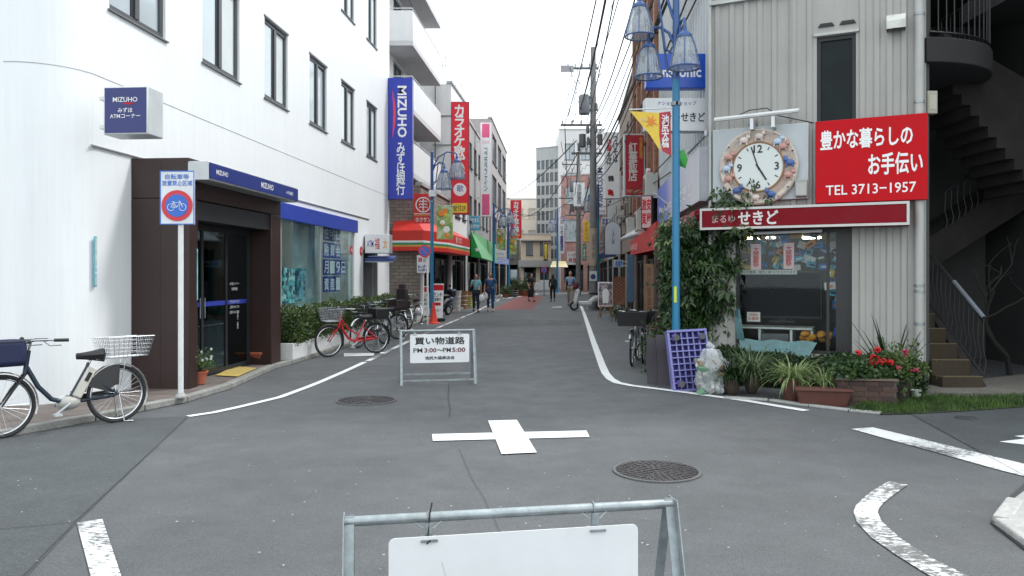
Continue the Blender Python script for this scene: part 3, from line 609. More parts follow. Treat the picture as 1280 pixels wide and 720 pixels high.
# ---------------------------------------------------------------- planter with clipped hedge
def planter(name, label, pts, h_, mm, hedge_label, hz, n, colors, seed=1, cat='planter', size=.05, over=.08):
    t = thing(name, label, cat, (pts[0].x, pts[0].y, 0)); m = MB(); P_ = [Vector((p.x, p.y, .0)) for p in pts]
    c = sum(P_, Vector())/len(P_)
    inn = [p+(c-p).normalized()*.12 for p in P_]; k = len(P_)
    up = Vector((0, 0, h_))
    m.add(P_+[p+up for p in P_]+[p+up for p in inn]+[p+up-Vector((0, 0, .08)) for p in inn], [(i, (i+1) % k, k+(i+1) % k, k+i) for i in range(k)]+[(k+i, k+(i+1) % k, 2*k+(i+1) % k, 2*k+i) for i in range(k)]+[(2*k+i, 2*k+(i+1) % k, 3*k+(i+1) % k, 3*k+i) for i in range(k)])
    m.build('trough', mm, t, world=True, bevel=.01); m = MB(); m.poly([p+up-Vector((0, 0, .07)) for p in inn]); m.build('soil', mat('soil', (.05, .035, .025), .9, var=.3, fine=.3), t, world=True, smooth=False)
    hd = thing('hedge', hedge_label, 'hedge', (pts[0].x, pts[0].y, h_)); rg = random.Random(seed)
    A, B_, C_, D = inn[0], inn[1], inn[2], inn[3]
    core = MB(); mid = sum(inn[:4], Vector())/4
    core.prism([mid+(p-mid)*.9 for p in (A, B_, C_, D)], (0, 0, h_+hz*.86)); core.build('stems', leafmat('hedge_core', (.006, .012, .005), (.015, .022, .008)), hd, world=True, smooth=False)  # added solid filler, dark like the shaded hedge inside, blocks see-through
    def smp(g_):
        u, v, w__ = g_.random(), g_.random(), g_.random(); f = g_.choice((0, 0, 0, 1, 1, 2))
        if f == 0: v = g_.uniform(-.02, .08)
        elif f == 1: w__ = g_.uniform(.88, 1.04)+.10*math.sin(u*23)*math.sin(v*7+2)+.05*math.sin(u*57)
        else: u = g_.choice((g_.uniform(0, .03), g_.uniform(.97, 1)))
        q = A.lerp(B_, u).lerp(D.lerp(C_, u), v); out = (A-D).normalized()*over*g_.random()*(1 if v < .1 else 0)
        return Vector((q.x, q.y, h_-.03+hz*w__))+out+Vector((g_.gauss(0, .018), g_.gauss(0, .018), g_.gauss(0, .018)))
    m = MB(); leafset(m, n, smp, size, rg, 1.7); tag(m.build('foliage', leafmat(*colors), hd, world=True, smooth=False))
    return t
pwhite = mat('planter_white', (.68, .69, .69), .65, var=.08, streak=.25, dirt=(.35, .35, .32), bump=.1, bs=20)
f0, f1 = G(366, 455), G(512, 404.5); f0.z = f1.z = 0
bk = Vector((-.62, .1, 0))
planter('planter', 'long white concrete planter running along the bank shop window', [f0, f1, f1+bk, f0+bk], .36, pwhite, 'clipped green hedge in the white planter under the bank window', .60, 15000, ('hedge_leaf', (.020, .048, .012), (.095, .15, .03), 5.), 3, size=.055)
# white low wall, its shrubs and beige brick side wall of the convenience store
wl = thing('garden_wall', 'white plastered low wall below the beige brick wall', 'wall', (-4.3, 27.2, 0)); m = MB(); m.box(-.6, 0, 0, 1.16, .25, 1.62); m.box(.86, -1.9, .0, 1.16, -.003, .42); m.build('body', pwhite, wl, bevel=.012); m = MB(); m.box(-.62, -.02, 1.623, 1.18, .27, 1.66); m.build('coping', pwhite, wl)
rg = random.Random(8)
for i, (px, py, hh) in enumerate(((512, 397, .55), (521, 396, .7), (506, 399, .5), (527, 395, .35), (516, 399, .4))):
    p = gp(px, py); p.z = .35; p.x -= .35; p.y += .3
    t = thing('shrub', ['round shrub before the white low wall, left of the brush-like one', 'tallest bushy shrub before the white low wall', 'low shrub next to the parked bicycles', 'smallest green shrub at the right end of the low wall', 'grey green shrub low in the second planter'][i], 'shrub', p)
    m = MB(); m.cyl((0, 0, -.3), (0, 0, hh*.5), .02, .01, 6); m.build('stem', mat('bark', (.07, .05, .035), .9), t)
    m = MB(); leafset(m, 500, lambda g_: Vector((g_.gauss(0, .2), g_.gauss(0, .2), hh*.5+g_.gauss(0, hh*.28))), .07, rg, 2.4); m.build('foliage', leafmat('shrub_leaf', (.03, .06, .02), (.12, .17, .06)), t, smooth=False)

# potted flowers, orange trough, yellow tactile paving
terracotta = mat('terracotta', (.42, .12, .06), .75, var=.15, vs=8, dirt=(.2, .1, .07), dirt_amt=.4)
p = G(327, 458.5); p.z = .08; t = thing('plant_trough', 'empty terracotta plant trough on the pavement by the bank door', 'plant pot', p, R(78))
m = MB(); m.add([(-.2, -.09, 0), (.2, -.09, 0), (.2, .09, 0), (-.2, .09, 0), (-.28, -.13, .16), (.28, -.13, .16), (.28, .13, .16), (-.28, .13, .16), (-.3, -.15, .16), (.3, -.15, .16), (.3, .15, .16), (-.3, .15, .16), (-.3, -.15, .2), (.3, -.15, .2), (.3, .15, .2), (-.3, .15, .2), (-.26, -.11, .2), (.26, -.11, .2), (.26, .11, .2), (-.26, .11, .2), (-.24, -.1, .14), (.24, -.1, .14), (.24, .1, .14), (-.24, .1, .14)],
    [(3, 2, 1, 0)]+[(4*r_+i, 4*r_+(i+1) % 4, 4*r_+4+(i+1) % 4, 4*r_+4+i) for r_ in range(5) for i in range(4)]+[(20, 21, 22, 23)], 0); m.build('trough', terracotta, t, bevel=.006); m = MB(); m.box(-.23, -.09, .141, .23, .09, .155); m.build('soil', MATS['soil'], t)
p = G(249, 487); p.z = .08; t = thing('potted_plant', 'terracotta pot of white flowers at the foot of the white sign pole', 'plant', p)
m = MB(); m.lathe([(0, 0), (.10, 0), (.14, .2), (.155, .2), (.155, .23), (.135, .23), (.125, .18), (0, .18)], n=18); m.build('pot', terracotta, t)
rg = random.Random(4); m = MB(); leafset(m, 700, lambda g_: Vector((g_.gauss(0, .13), g_.gauss(0, .13), .3+abs(g_.gauss(0, .12)))), .06, rg, 2.6)
for i in range(16):
    a = rg.uniform(0, 6.28); m.cyl((0, 0, .2), (.2*math.cos(a), .2*math.sin(a), rg.uniform(.35, .6)), .004, .002, 4)
m.build('foliage', leafmat('pot_leaf', (.03, .07, .02), (.12, .2, .06)), t, smooth=False); t.scale = (.78, .78, .78)
for i in range(7):
    m = MB(); c = Vector((rg.uniform(-.1, .2), rg.uniform(-.15, .15), rg.uniform(.42, .62)))
    for q in range(6):
        a = q*PI/3; m.ball(c+Vector((.014*math.cos(a), 0, .014*math.sin(a))), (.011, .006, .011), 6, 4)
    m.build('flower', mat('petal_white', (.85, .85, .83), .6), t)
tac = thing('tactile_paving', 'yellow tactile paving squares in front of the bank door', 'paving', (0, 0, 0)); ty = mat('tactile_yellow', (.50, .37, .10), .7, var=.15, dirt=(.3, .25, .15), dirt_amt=.4)
c0, c1, c2, c3 = G(269, 476, .08), G(297, 477.5, .08), G(321, 466.5, .08), G(294, 464, .08)
for i in range(2):
    for j2 in range(4):
        A = c0.lerp(c1, i/2).lerp(c3.lerp(c2, i/2), j2/4); B_ = c0.lerp(c1, (i+1)/2-.01).lerp(c3.lerp(c2, (i+1)/2-.01), j2/4); C_ = c0.lerp(c1, (i+1)/2-.01).lerp(c3.lerp(c2, (i+1)/2-.01), (j2+1)/4-.01); D = c0.lerp(c1, i/2).lerp(c3.lerp(c2, i/2), (j2+1)/4-.01)
        m = MB(); m.prism([A, B_, C_, D], (0, 0, .006))
        for u in range(5):
            for v in range(4):
                q = A.lerp(B_, (u+.5)/5).lerp(D.lerp(C_, (u+.5)/5), (v+.5)/4); m.lathe([(.016, .006), (.011, .011), (0, .011)], q, 6)
        m.build('tile', ty, tac)
# ================================================================ bicycles
def bicycle(name, label, pos, heading, frame_m, kind='city', basket=None, rear=None, saddle_m=None, tyre=.31, group='bicycles parked along the street', bag=None, lean=0, seatbox=False, battery=False, guard=None, dk=1.0, steer=0):
    """local +y is forward, wheels touch z=0; origin under the bottom bracket"""
    t = thing(name, label, 'bicycle', pos, heading, group); r = tyre; wb = .56
    t.rotation_euler = (0, R(lean), heading)
    for yy in (-wb*.93, wb*1.02):
        w_ = MB(); w_.ring((0, yy, r), r-.017, .019, 40, 8, 'x'); wh = w_.build('wheel', rubber, t)
        m = MB(); m.ring((0, yy, r), r-.042, .011, 40, 6, 'x'); m.build('rim', chrome, wh)
        m = MB(); m.cyl((-.045, yy, r), (.045, yy, r), .018, n=10)
        for i in range(28):
            a = 2*PI*i/28; b = a+(.5 if i % 2 else -.5); sx = .03*(1 if i % 4 < 2 else -1); m.cyl((sx, yy+.016*math.cos(b), r+.016*math.sin(b)), (0, yy+(r-.045)*math.cos(a), r+(r-.045)*math.sin(a)), .0011, n=3)
        m.build('spokes', chrome, wh)
        f = MB(); n = 14; L, Rr = [], []
        a0, a1 = ((R(5), R(190)) if yy > 0 else (R(-10), R(200)))
        rr = r+.016
        for i in range(n+1):
            a = a0+(a1-a0)*i/n
            if yy > 0: a = R(35)+(R(200)-R(35))*i/n if True else a
            else: a = R(-25)+(R(170)-R(-25))*i/n; a = PI-a
            for sgn, LL in ((-1, L), (1, Rr)): LL.append((sgn*.026, yy+rr*math.cos(a), r+rr*math.sin(a)))
        C_ = [((0), yy+(rr+.012)*math.cos((R(35)+(R(165))*i/n) if yy > 0 else (PI-(R(-25)+R(195)*i/n))), r+(rr+.012)*math.sin((R(35)+(R(165))*i/n) if yy > 0 else (PI-(R(-25)+R(195)*i/n)))) for i in range(n+1)]
        k = n+1; f.add(L+C_+Rr, [(i, i+1, k+i+1, k+i) for i in range(n)]+[(k+i, k+i+1, 2*k+i+1, 2*k+i) for i in range(n)]); f.build('mudguard', guard or chrome, t)
    hf = Vector((0, wb*1.02, r)); rh = Vector((0, -wb*.93, r)); bb = Vector((0, -.02, .27)); st = Vector((0, -.22, .62)); hd0 = Vector((0, wb*.62, .66)); hd1 = Vector((0, wb*.57, .84))
    m = MB(); low = [hd0+Vector((0, 0, .03)), Vector((0, .24, .47)), Vector((0, .12, .33)), Vector((0, .02, .29)), bb]
    m.tube(low, [.024, .024, .024, .022, .022], 10); m.tube([bb, st, st+Vector((0, -.02, .05))], .017, 8); m.tube([hd0-Vector((0, -.01, .06)), hd1], .022, 10); m.cyl((-.04, bb.y, bb.z), (.04, bb.y, bb.z), .028)
    if kind != 'electric': m.tube([hd0+Vector((0, -.01, .1)), Vector((0, .14, .53)), Vector((0, -.05, .42)), bb.lerp(st, .4)], .014, 8)
    for sx in (-.035, .035): m.tube([bb+Vector((sx*.5, -.02, 0)), rh+Vector((sx*1.3, 0, 0))], .010, 6); m.tube([st+Vector((sx*.4, 0, -.08)), rh+Vector((sx*1.3, 0, 0))], .009, 6)
    m.build('frame', frame_m, t)
    m = MB()
    for sx in (-.04, .04): m.tube([hd0+Vector((sx*.7, .01, -.05)), Vector((sx, wb*.83, .47)), hf+Vector((sx, 0, 0))], [.014, .012, .009], 7)
    m.build('fork', frame_m if kind != 'electric' else black_plastic, t)
    hb = hd1+Vector((0, -.02, .07)); m = MB(); m.tube([hd1, hb], .012, 8)
    m.tube([hb+Vector((-.28, -.17, .02)), hb+Vector((-.26, -.08, .03)), hb+Vector((-.18, .02, .03)), hb+Vector((-.06, .05, .01)), hb, hb+Vector((.06, .05, .01)), hb+Vector((.18, .02, .03)), hb+Vector((.26, -.08, .03)), hb+Vector((.28, -.17, .02))], .011, 8)
    h_ = m.build('handlebar', chrome, t)
    for sx in (-1, 1):
        m = MB(); m.cyl(hb+Vector((sx*.275, -.12, .024)), hb+Vector((sx*.285, -.25, .018)), .017, n=8); m.build('grip', black_plastic, h_)
        m = MB(); m.tube([hb+Vector((sx*.24, -.04, .02)), hb+Vector((sx*.25, -.09, -.03)), hb+Vector((sx*.27, -.19, -.03))], .006, 5); m.build('brake_lever', chrome, h_)
    m = MB(); m.ball(hb+Vector((.12, .04, .045)), .022, 8, 6); m.build('bell', black_plastic, h_)
    sp = st+Vector((0, -.05, .12)); m = MB(); m.tube([st, sp-Vector((0, 0, .03))], .013, 8); m.build('seat_post', chrome, t)
    m = MB(); prof = []
    for i in range(9):
        u = i/8; y = -.12+.27*u; wd = (.105*(1-u)**.9+.024)*max(.25, 1-(2*u-1)**8)**.5; prof.append((y, wd, .045+.055*(1-u)**1.5))
    vs_, fs = [], []
    for y, wd, th in prof:
        for q in range(10):
            a = 2*PI*q/10; vs_.append((sp.x+wd*math.cos(a), sp.y+y, sp.z+.01+(th*.6*math.sin(a) if math.sin(a) > 0 else th*.9*math.sin(a))+.02*(u*0+max(0, -y*1.2))))
    for i in range(8):
        for q in range(10): fs.append((i*10+q, i*10+(q+1) % 10, (i+1)*10+(q+1) % 10, (i+1)*10+q))
    fs += [tuple(range(9, -1, -1)), tuple(80+q for q in range(10))]; m.add(vs_, fs); m.build('saddle', saddle_m or black_plastic, t)
    m = MB(); m.lathe([(0, -.006), (.075, -.006), (.085, 0), (.075, .006), (0, .006)], (.055, bb.y, bb.z), 20, 0, 'x'); m.cyl((-.09, bb.y, bb.z), (.09, bb.y, bb.z), .012)
    for sx, an in ((-.09, R(-35)), (.09, R(145))):
        e = bb+Vector((sx, .165*math.cos(an), .165*math.sin(an))); m.tube([bb+Vector((sx, 0, 0)), e], .011, 6); m.box(e.x+(0 if sx > 0 else -.09), e.y-.035, e.z-.01, e.x+(.09 if sx > 0 else 0), e.y+.035, e.z+.012)
    m.build('crank', alu if kind != 'black' else black_plastic, t)
    m = MB(); m.prism([(.06, bb.y+.09, bb.z-.03), (.06, bb.y+.06, bb.z+.06), (.06, rh.y-.02, rh.z+.05), (.06, rh.y-.05, rh.z), (.06, rh.y, rh.z-.04)], (.022, 0, 0)); m.build('chain_guard', frame_m if kind != 'electric' else black_plastic, t, bevel=.006)
    m = MB(); m.tube([rh+Vector((-.06, 0, 0)), Vector((-.1, rh.y-.03, .02)), Vector((-.1, rh.y-.12, .012))], .008, 6); m.tube([rh+Vector((.06, 0, 0)), Vector((.1, rh.y-.03, .02)), Vector((.1, rh.y-.12, .012)), Vector((-.1, rh.y-.12, .012))], .008, 6); m.build('kickstand', chrome, t)
    rk = MB(); z = .70
    for sx in (-.06, .06): rk.tube([Vector((sx, -.3, z)), Vector((sx, -.72, z))], .006, 5); rk.tube([Vector((sx, -.6, z)), rh+Vector((sx*.9, 0, 0))], .005, 5)
    for y in (-.3, -.44, -.58, -.72): rk.tube([(-.06, y, z), (.06, y, z)], .005, 5)
    if rear: rk.build('rear_rack', chrome, t)
    def wire_basket(parent, y0, y1, z0, z1, w0, w1, mm, r_=.0022, nx=9, nz=5, name='basket', solid=False):
        b = MB(); 
        def c(u, v, top):
            wv = (w0+(w1-w0)*top)/2; ya = y0-(.04*top if y0 < y1 else 0); yb = y1+.04*top; return Vector((-wv+2*wv*u, ya+(yb-ya)*v, z0+(z1-z0)*top))
        if solid:
            for A in (((0, 0), (1, 0)), ((1, 0), (1, 1)), ((1, 1), (0, 1)), ((0, 1), (0, 0))): b.quad(c(*A[0], 0), c(*A[1], 0), c(*A[1], 1), c(*A[0], 1))
            b.quad(c(0, 0, 0), c(1, 0, 0), c(1, 1, 0), c(0, 1, 0)); return b.build(name, mm, parent, smooth=False)
        for A in (((0, 0), (1, 0)), ((1, 0), (1, 1)), ((1, 1), (0, 1)), ((0, 1), (0, 0))):
            for i in range(nx):
                u = i/nx; a = (A[0][0]+(A[1][0]-A[0][0])*u, A[0][1]+(A[1][1]-A[0][1])*u); b.cyl(c(*a, 0), c(*a, 1), r_, n=4)
        for k in range(nz+1):
            b.tube([c(0, 0, k/nz), c(1, 0, k/nz), c(1, 1, k/nz), c(0, 1, k/nz)], r_*(1.8 if k == nz else 1), 4, closed=True)
        for i in range(nx): b.cyl(c(i/nx, 0, 0), c(i/nx, 1, 0), r_, n=4)
        return b.build(name, mm, parent)
    if basket is not None: wire_basket(t, wb*.72, wb*1.2, .70, .94, basket[2] if len(basket) > 2 else .28, (basket[2]+.06) if len(basket) > 2 else .40, basket[0], solid=basket[1], name='front_basket')
    if rear == 'basket': wire_basket(t, -.80, -.40, .71, .92, .30, .44, chrome, name='rear_basket')
    if rear == 'child':
        m = MB(); m.box(-.17, -.66, .72, .17, -.34, .80); m.box(-.19, -.70, .72, .19, -.62, 1.25); m.box(-.19, -.62, .76, -.15, -.34, .98); m.box(.15, -.62, .76, .19, -.34, .98); m.box(-.12, -.70, 1.2, .12, -.64, 1.36); m.build('child_seat', mat('child_seat', (.03, .018, .018), .6, var=.2), t, bevel=.03, seg=3)
    if bag is not None:
        m = MB(); m.box(-.2, wb*.68, .70, .2, wb*1.3, .96); o = m.build('basket_cover', bag, t, bevel=.05, seg=3)
    if seatbox: m = MB(); m.box(-.16, -.72, .71, .16, -.40, .92); m.build('rear_box', black_plastic, t, bevel=.02)
    if battery:
        Mt = Matrix.Translation(bb.lerp(st, .55)+Vector((0, -.055, 0))) @ Matrix.Rotation(math.atan2(st.y-bb.y, st.z-bb.z)*-1, 4, 'X')
        m = MB(); m.box(-.045, -.045, -.16, .045, .045, .17, 0, Mt); m.build('battery', mat('battery_beige', (.55, .53, .47), .5, var=.05), t, bevel=.012)
        m = MB(); m.box(-.02, -.052, .06, .02, -.0455, .12, 0, Mt); m.box(-.0475, -.02, .02, -.0455, .02, .12, 0, Mt); m.build('battery_label', black_plastic, t)
        m = MB(); m.ball((0, bb.y-.03, bb.z-.0), (.06, .11, .07), 12, 8); m.build('motor', mat('motor_grey', (.4, .39, .36), .5), t)
        m = MB(); n = 10; rr = r+.01; m.add([(x, rh.y+q*math.cos(a), r+q*math.sin(a)) for x in (-.034,) for q in (.10, rr) for a in [R(20)+R(75)*i/n for i in range(n+1)]], [(i, i+1, n+2+i, n+1+i) for i in range(n)]); m.build('dress_guard', mat('guard_black', (.03, .03, .032), .6), t)
    return t
metal_blue = mat('frame_dark_blue', (.025, .04, .06), .3, metal=.4, var=.05); red_frame = mat('frame_red', (.50, .015, .02), .25, var=.05, coat=.5); silver_frame = mat('frame_silver', (.5, .52, .54), .3, metal=.7); black_frame = mat('frame_black', (.02, .02, .022), .3, coat=.4)
def between(rear_, front, length=1.09):
    """origin and heading from the two tyre contact points"""
    d = (front-rear_); d.z = 0; h = math.atan2(-d.x, d.y); d.normalize(); return rear_+d*(.56*.93), h
def putbike(name, label, r_, f_, z=0., **k):
    A, B_ = gp(*r_), gp(*f_); o, h = between(A, B_); return bicycle(name, label, (o.x, o.y, z), h, **k)
putbike('electric_bicycle', 'dark electric bicycle with navy basket cover and rear wire basket by the white wall', (147, 528), (12, 547), kind='electric', frame_m=metal_blue, rear='basket', bag=mat('navy_cover', (.008, .014, .055), .75, var=.25, vs=5), battery=True, guard=mat('guard_steel', (.5, .5, .5), .3, metal=.8), basket=(black_plastic, False), lean=3)
putbike('bicycle', 'red bicycle with pale front basket in front of the planter', (470, 441.5), (406, 447), frame_m=red_frame, basket=(mat('lilac_basket', (.36, .36, .44), .5), False), rear='rack', seatbox=True, lean=-2, guard=black_plastic)
putbike('bicycle', 'black bicycle half hidden behind the red bicycle', (480, 430), (437, 437), frame_m=black_frame, basket=(black_plastic, False), rear='rack', kind='black')
putbike('bicycle', 'silver bicycle with black child seat behind the red bicycle', (497, 424), (458, 427), frame_m=silver_frame, basket=(black_plastic, False), rear='child')
putbike('bicycle', 'silver bicycle standing nearest to the shopping street sign frame', (502, 419), (481, 416), frame_m=silver_frame, rear='rack', seatbox=True)
putbike('bicycle', 'black bicycle with blue rear box cover before the low white wall', (510, 412), (489, 409), frame_m=black_frame, rear='rack', saddle_m=mat('blue_saddle', (.02, .09, .3), .6), basket=(black_plastic, False), kind='black')
putbike('bicycle', 'grey bicycle farthest along the planter by the white pole', (523, 405), (499, 402), frame_m=mat('frame_grey', (.2, .22, .25), .35, metal=.5), rear='rack', basket=(steel, False))
# the two city bikes on the right, front baskets towards the viewer
bike_r = [putbike('bicycle', 'city bicycle with wide black front basket before the creeper covered corner', (796, 449), (781, 469), frame_m=silver_frame, basket=(black_plastic, True, .46), rear='rack', steer=0),
          putbike('bicycle', 'second city bicycle close behind the one with wide black basket', (808, 446), (799, 463), frame_m=black_frame, basket=(black_plastic, True, .40), rear='rack')]
# ================================================================ corner shop on the right
FW = Wall((3.125, 12.0), (5.77, 10.7)); SW = Wall((3.74, 19.5), (3.125, 12.0))
shop = thing('corner_shop', 'grey ribbed metal corner shop with lit display window and red fascia', 'shop', FW.loc, FW.rz)
ribm = mat('ribbed_siding', (.36, .355, .335), .6, var=.08, vs=1.5, streak=.3, dirt=(.2, .195, .18), bump=.05, bs=20)
ribl = mat('side_siding', (.50, .52, .53), .6, var=.08, streak=.25, dirt=(.3, .3, .28))
def F(px, py, off=0): return FW.sz(px, py, off)
(u0, zt), (u1, zb) = F(1021, 47), F(1070, 150); upw = (u0, zb-.02, u1, zt)
(o0, ot), (o1, ob) = F(919, 288), F(1065, 445); opn = (o0, ob, o1, ot)
ZT = 6.7
m = MB(); m.holes(0, FW.len, 0, ZT, [upw, opn], 0, .22); m.build('wall', ribm, shop, smooth=False)
m = MB(); m.quad((0, 0, 0), (0, 3, 0), (0, 3, ZT), (0, 0, ZT)) if False else None
for px in (897, 915, 933, 950, 968, 992, 1012, 1078, 1096, 1112, 1130):
    s_ = FW.s(px)
    for (za, zb_) in ((0.0, ob-.02), (ob-.02, ot+.02), (ot+.02, upw[1]-.04), (upw[1]-.04, ZT)):
        if opn[0]-.05 < s_ < opn[2]+.05 and za < ob+.5 and za >= ob-.03: continue
        if upw[0]-.05 < s_ < upw[2]+.05 and za > 3: continue
        m = MB(); m.prism([(s_-.05, -.001, za), (s_-.03, -.026, za), (s_+.03, -.026, za), (s_+.05, -.001, za)], (0, 0, zb_-za)); m.build('rib', ribm, shop, smooth=False)
s_ = FW.s(989); m = MB(); m.box(s_-.015, -.034, 3.9, s_+.015, -.028, ZT); m.build('joint_strip', mat('strip_metal', (.30, .30, .29), .6), shop)
m = MB(); m.box(-.03, -.08, 5.78, 1.2, -.03, 5.84); m.box(-.04, -.06, 0, .0, .02, ZT); m.build('corner_trim', mat('trim_pale', (.48, .48, .46), .6, streak=.3), shop)
# body behind the street side wall
sd_ = MB(); SWp = WM[shop.name].inverted()
def shopw(p): return p
a, b = Vector((3.74, 19.5, 0)), Vector((3.125, 12.0, 0)); c, d = Vector((5.77, 10.7, 0)), Vector((9.5, 19.5, 0))
m = MB(); up = Vector((0, 0, 8.6)); m.add([a, b, a+up, b+Vector((0, 0, 8.6)), c, d, c+Vector((0, 0, ZT)), d+Vector((0, 0, ZT))], [(0, 1, 3, 2), (4, 5, 7, 6)]); m.build('side_wall', ribl, shop, world=True, smooth=False)
m = MB(); m.quad(a+up, b+up, c+up, d+up); m.quad(a+Vector((0, 0, .0)), a+up, d+up, d); m.build('roof', concrete, shop, world=True, smooth=False)
m = MB(); m.add([b+Vector((0, 0, ZT)), c+Vector((0, 0, ZT)), c+up, b+up], [(0, 1, 2, 3)]); m.build('upper_wall', ribl, shop, world=True, smooth=False)
inv = WM[shop.name].inverted()
for i in range(26):       # standing ribs of the street side
    q = SW.pt(i*.29+.1, .012); q1 = SW.pt(i*.29+.16, .012); m = MB(); z0 = 3.0
    m.prism([SW.pt(i*.29+.1, .001, z0), SW.pt(i*.29+.11, .025, z0), SW.pt(i*.29+.15, .025, z0), SW.pt(i*.29+.16, .001, z0)], (0, 0, 5.55)); m.build('rib', ribl, shop, world=True, smooth=False)
m = MB(); m.box(upw[0], .03, upw[1], upw[0]+.05, .09, upw[3]); m.box(upw[2]-.05, .03, upw[1], upw[2], .09, upw[3]); m.box(upw[0]+.05, .03, upw[3]-.06, upw[2]-.05, .09, upw[3]); m.box(upw[0]+.05, .03, upw[1], upw[2]-.05, .09, upw[1]+.04); uw = m.build('window', frame_dark, shop)
m = MB(); m.box(upw[0]+.05, .06, upw[1]+.04, upw[2]-.05, .07, upw[3]-.06); m.build('pane', mat('dark_pane', (.008, .014, .014), .3, var=.5, vs=1.5, spec=.15), uw, smooth=False)
m = MB(); m.box(upw[0]-.04, -.035, upw[3]+.01, upw[2]+.04, .03, upw[3]+.05); m.build('head_trim', mat('trim_pale', ()), uw)
for k in (0, 1):
    x = upw[0]+.02+k*.29; m = MB(); m.prism([(x, -.003, upw[3]+.14), (x+.22, -.003, upw[3]+.14), (x+.19, -.003, upw[3]+.19), (x+.03, -.003, upw[3]+.19)], (0, -.02, 0)); m.build('vent_slot', black_plastic, shop)
x, z = F(1120, 30); m = MB(); m.add([(x-.12, 0, z-.11), (x+.12, 0, z-.11), (x-.12, 0, z+.11), (x+.12, 0, z+.11), (x-.12, -.2, z-.11), (x+.12, -.2, z-.11), (x-.12, -.2, z+.0), (x+.12, -.2, z), (x-.12, -.12, z+.1), (x+.12, -.12, z+.1)], [(0, 2, 8, 6, 4), (1, 5, 7, 9, 3), (2, 3, 9, 8), (8, 9, 7, 6), (6, 7, 5, 4)]); m.build('vent_hood', mat('hood_white', (.62, .62, .58), .5, dirt=(.15, .14, .12), dirt_amt=.6), shop, smooth=False)
x = FW.s(1149); m = MB()
m.cyl((x, -.07, .1), (x, -.07, ZT), .062, n=14); dp = m.build('downpipe', mat('pipe_grey', (.42, .42, .40), .5, var=.1, streak=.4), shop)
for z in (.9, 1.35, 1.43, 3.98, 5.2, 5.9): m = MB(); m.lathe([(.064, z), (.070, z), (.070, z+.035), (.064, z+.035)], (x, -.07, 0), 14); m.box(x-.01, -.01, z, x+.01, 0, z+.03); m.build('clip', steel, dp)
m = MB(); m.box(FW.len-.16, -.14, 0, FW.len+.02, -.0, ZT); 
# interior of the display window
m = MB(); a0, a1, z0, z1 = opn[0]-.35, opn[2]+.3, opn[1]-.25, opn[3]+.05; D = 2.0
m.quad((a0, .22, z0), (a1, .22, z0), (a1, D, z0), (a0, D, z0)); m.quad((a0, D, z0), (a1, D, z0), (a1, D, z1), (a0, D, z1)); m.quad((a0, .22, z1), (a0, D, z1), (a1, D, z1), (a1, .22, z1)); m.quad((a0, .22, z0), (a0, D, z0), (a0, D, z1), (a0, .22, z1)); m.quad((a1, .22, z0), (a1, .22, z1), (a1, D, z1), (a1, D, z0)); m.build('shop_interior', mat('shop_inside', (.07, .07, .065), .8, var=.2), shop, smooth=False)
m = MB(); x0, x1, y = opn[0], opn[2], .12; z0, z1 = opn[1], opn[3]
for q in ((x0, z0, x0+.05, z1), (x1-.22, z0, x1, z1), (x0+.05, z0, x1-.22, z0+.05), (x0+.05, z1-.06, x1-.22, z1)): m.box(q[0], y-.04, q[1], q[2], y+.04, q[3])
mid = x0+(x1-x0)*.80; m.box(mid-.02, y-.03, z0+.05, mid+.02, y+.03, z1-.06)
dw = m.build('display_window', mat('window_black', (.02, .02, .022), .4), shop); m = MB(); m.box(x0+.05, y-.006, z0+.05, mid-.02, y+.006, z1-.06); m.box(mid+.02, y-.016, z0+.05, x1-.22, y-.004, z1-.06); m.build('pane', glassmat('display_glass', (.94, .97, .96), .012, .03, .05), dw, smooth=False)
m = MB(); m.box(x0-.33, -.02, .0, x0-.12, .02, ot) ; m.build('pillar_cladding', mat('pillar_white', (.42, .41, .38), .6, streak=.3), shop)
m = MB(); xx0, zz = F(918, 293); xx1, _ = F(1028, 293); m.cyl((xx0, -.07, zz), (xx1, -.07, zz+.02), .022, n=8); m.build('tube_lamp', mat('tube_white', (.7, .72, .72), .4), shop)
def inthing(name, label, cat, px, py, y, group=None):
    s__, z = FW.sz(px, py, -y); t = thing(name, label, cat, FW.pt(s__, -y, z), FW.rz, group); return t
t = inthing('television', 'wide dark television standing in the corner shop display window', 'television', 977, 403, .55)
m = MB(); m.box(-.66, 0, .06, .60, .06, .80); m.build('body', black_plastic, t, bevel=.012); m = MB(); m.box(-.63, -.006, .10, .57, -.001, .77); m.build('screen', mat('tv_screen', (.006, .006, .008), .5, var=.1, spec=.1), t, smooth=False); m = MB(); m.box(-.2, -.05, 0, .2, .12, .03); m.box(-.05, .01, .03, .05, .05, .08); m.build('stand', black_plastic, t)
t = inthing('display_stand', 'white framed glass television stand behind the shop window', 'furniture', 970, 445, .55)
hz = .46; m = MB(); m.box(-.62, -.14, hz-.03, .55, .35, hz); m.build('top', mat('stand_white', (.5, .52, .52), .4), t, bevel=.005)
for x in (-.60, -.25, .22, .52): m = MB(); m.box(x, -.12, 0, x+.035, .33, hz-.033); m.build('upright', MATS['stand_white'], t)
m = MB(); m.box(-.56, -.1, .12, .5, .3, .14); m.build('shelf', MATS['stand_white'], t); m = MB(); m.box(-.21, -.13, .06, .2, .1, .36); m.build('recorder', mat('grey_box', (.10, .10, .11), .5), t, bevel=.01)
card = mat('card_white', (.66, .64, .60), .6)
t = inthing('price_card', 'small white price card standing on the display stand', 'price card', 942, 402, .36); m = MB(); m.box(-.10, -.004, 0, .10, .004, .15); m.build('card', card, t); m = MB(); m.text('特価品', 0, .11, .16, .04, -.006, mi=0); m.text('お買得', 0, .05, .16, .05, -.006); m.build('lettering', red_print, t, smooth=False)
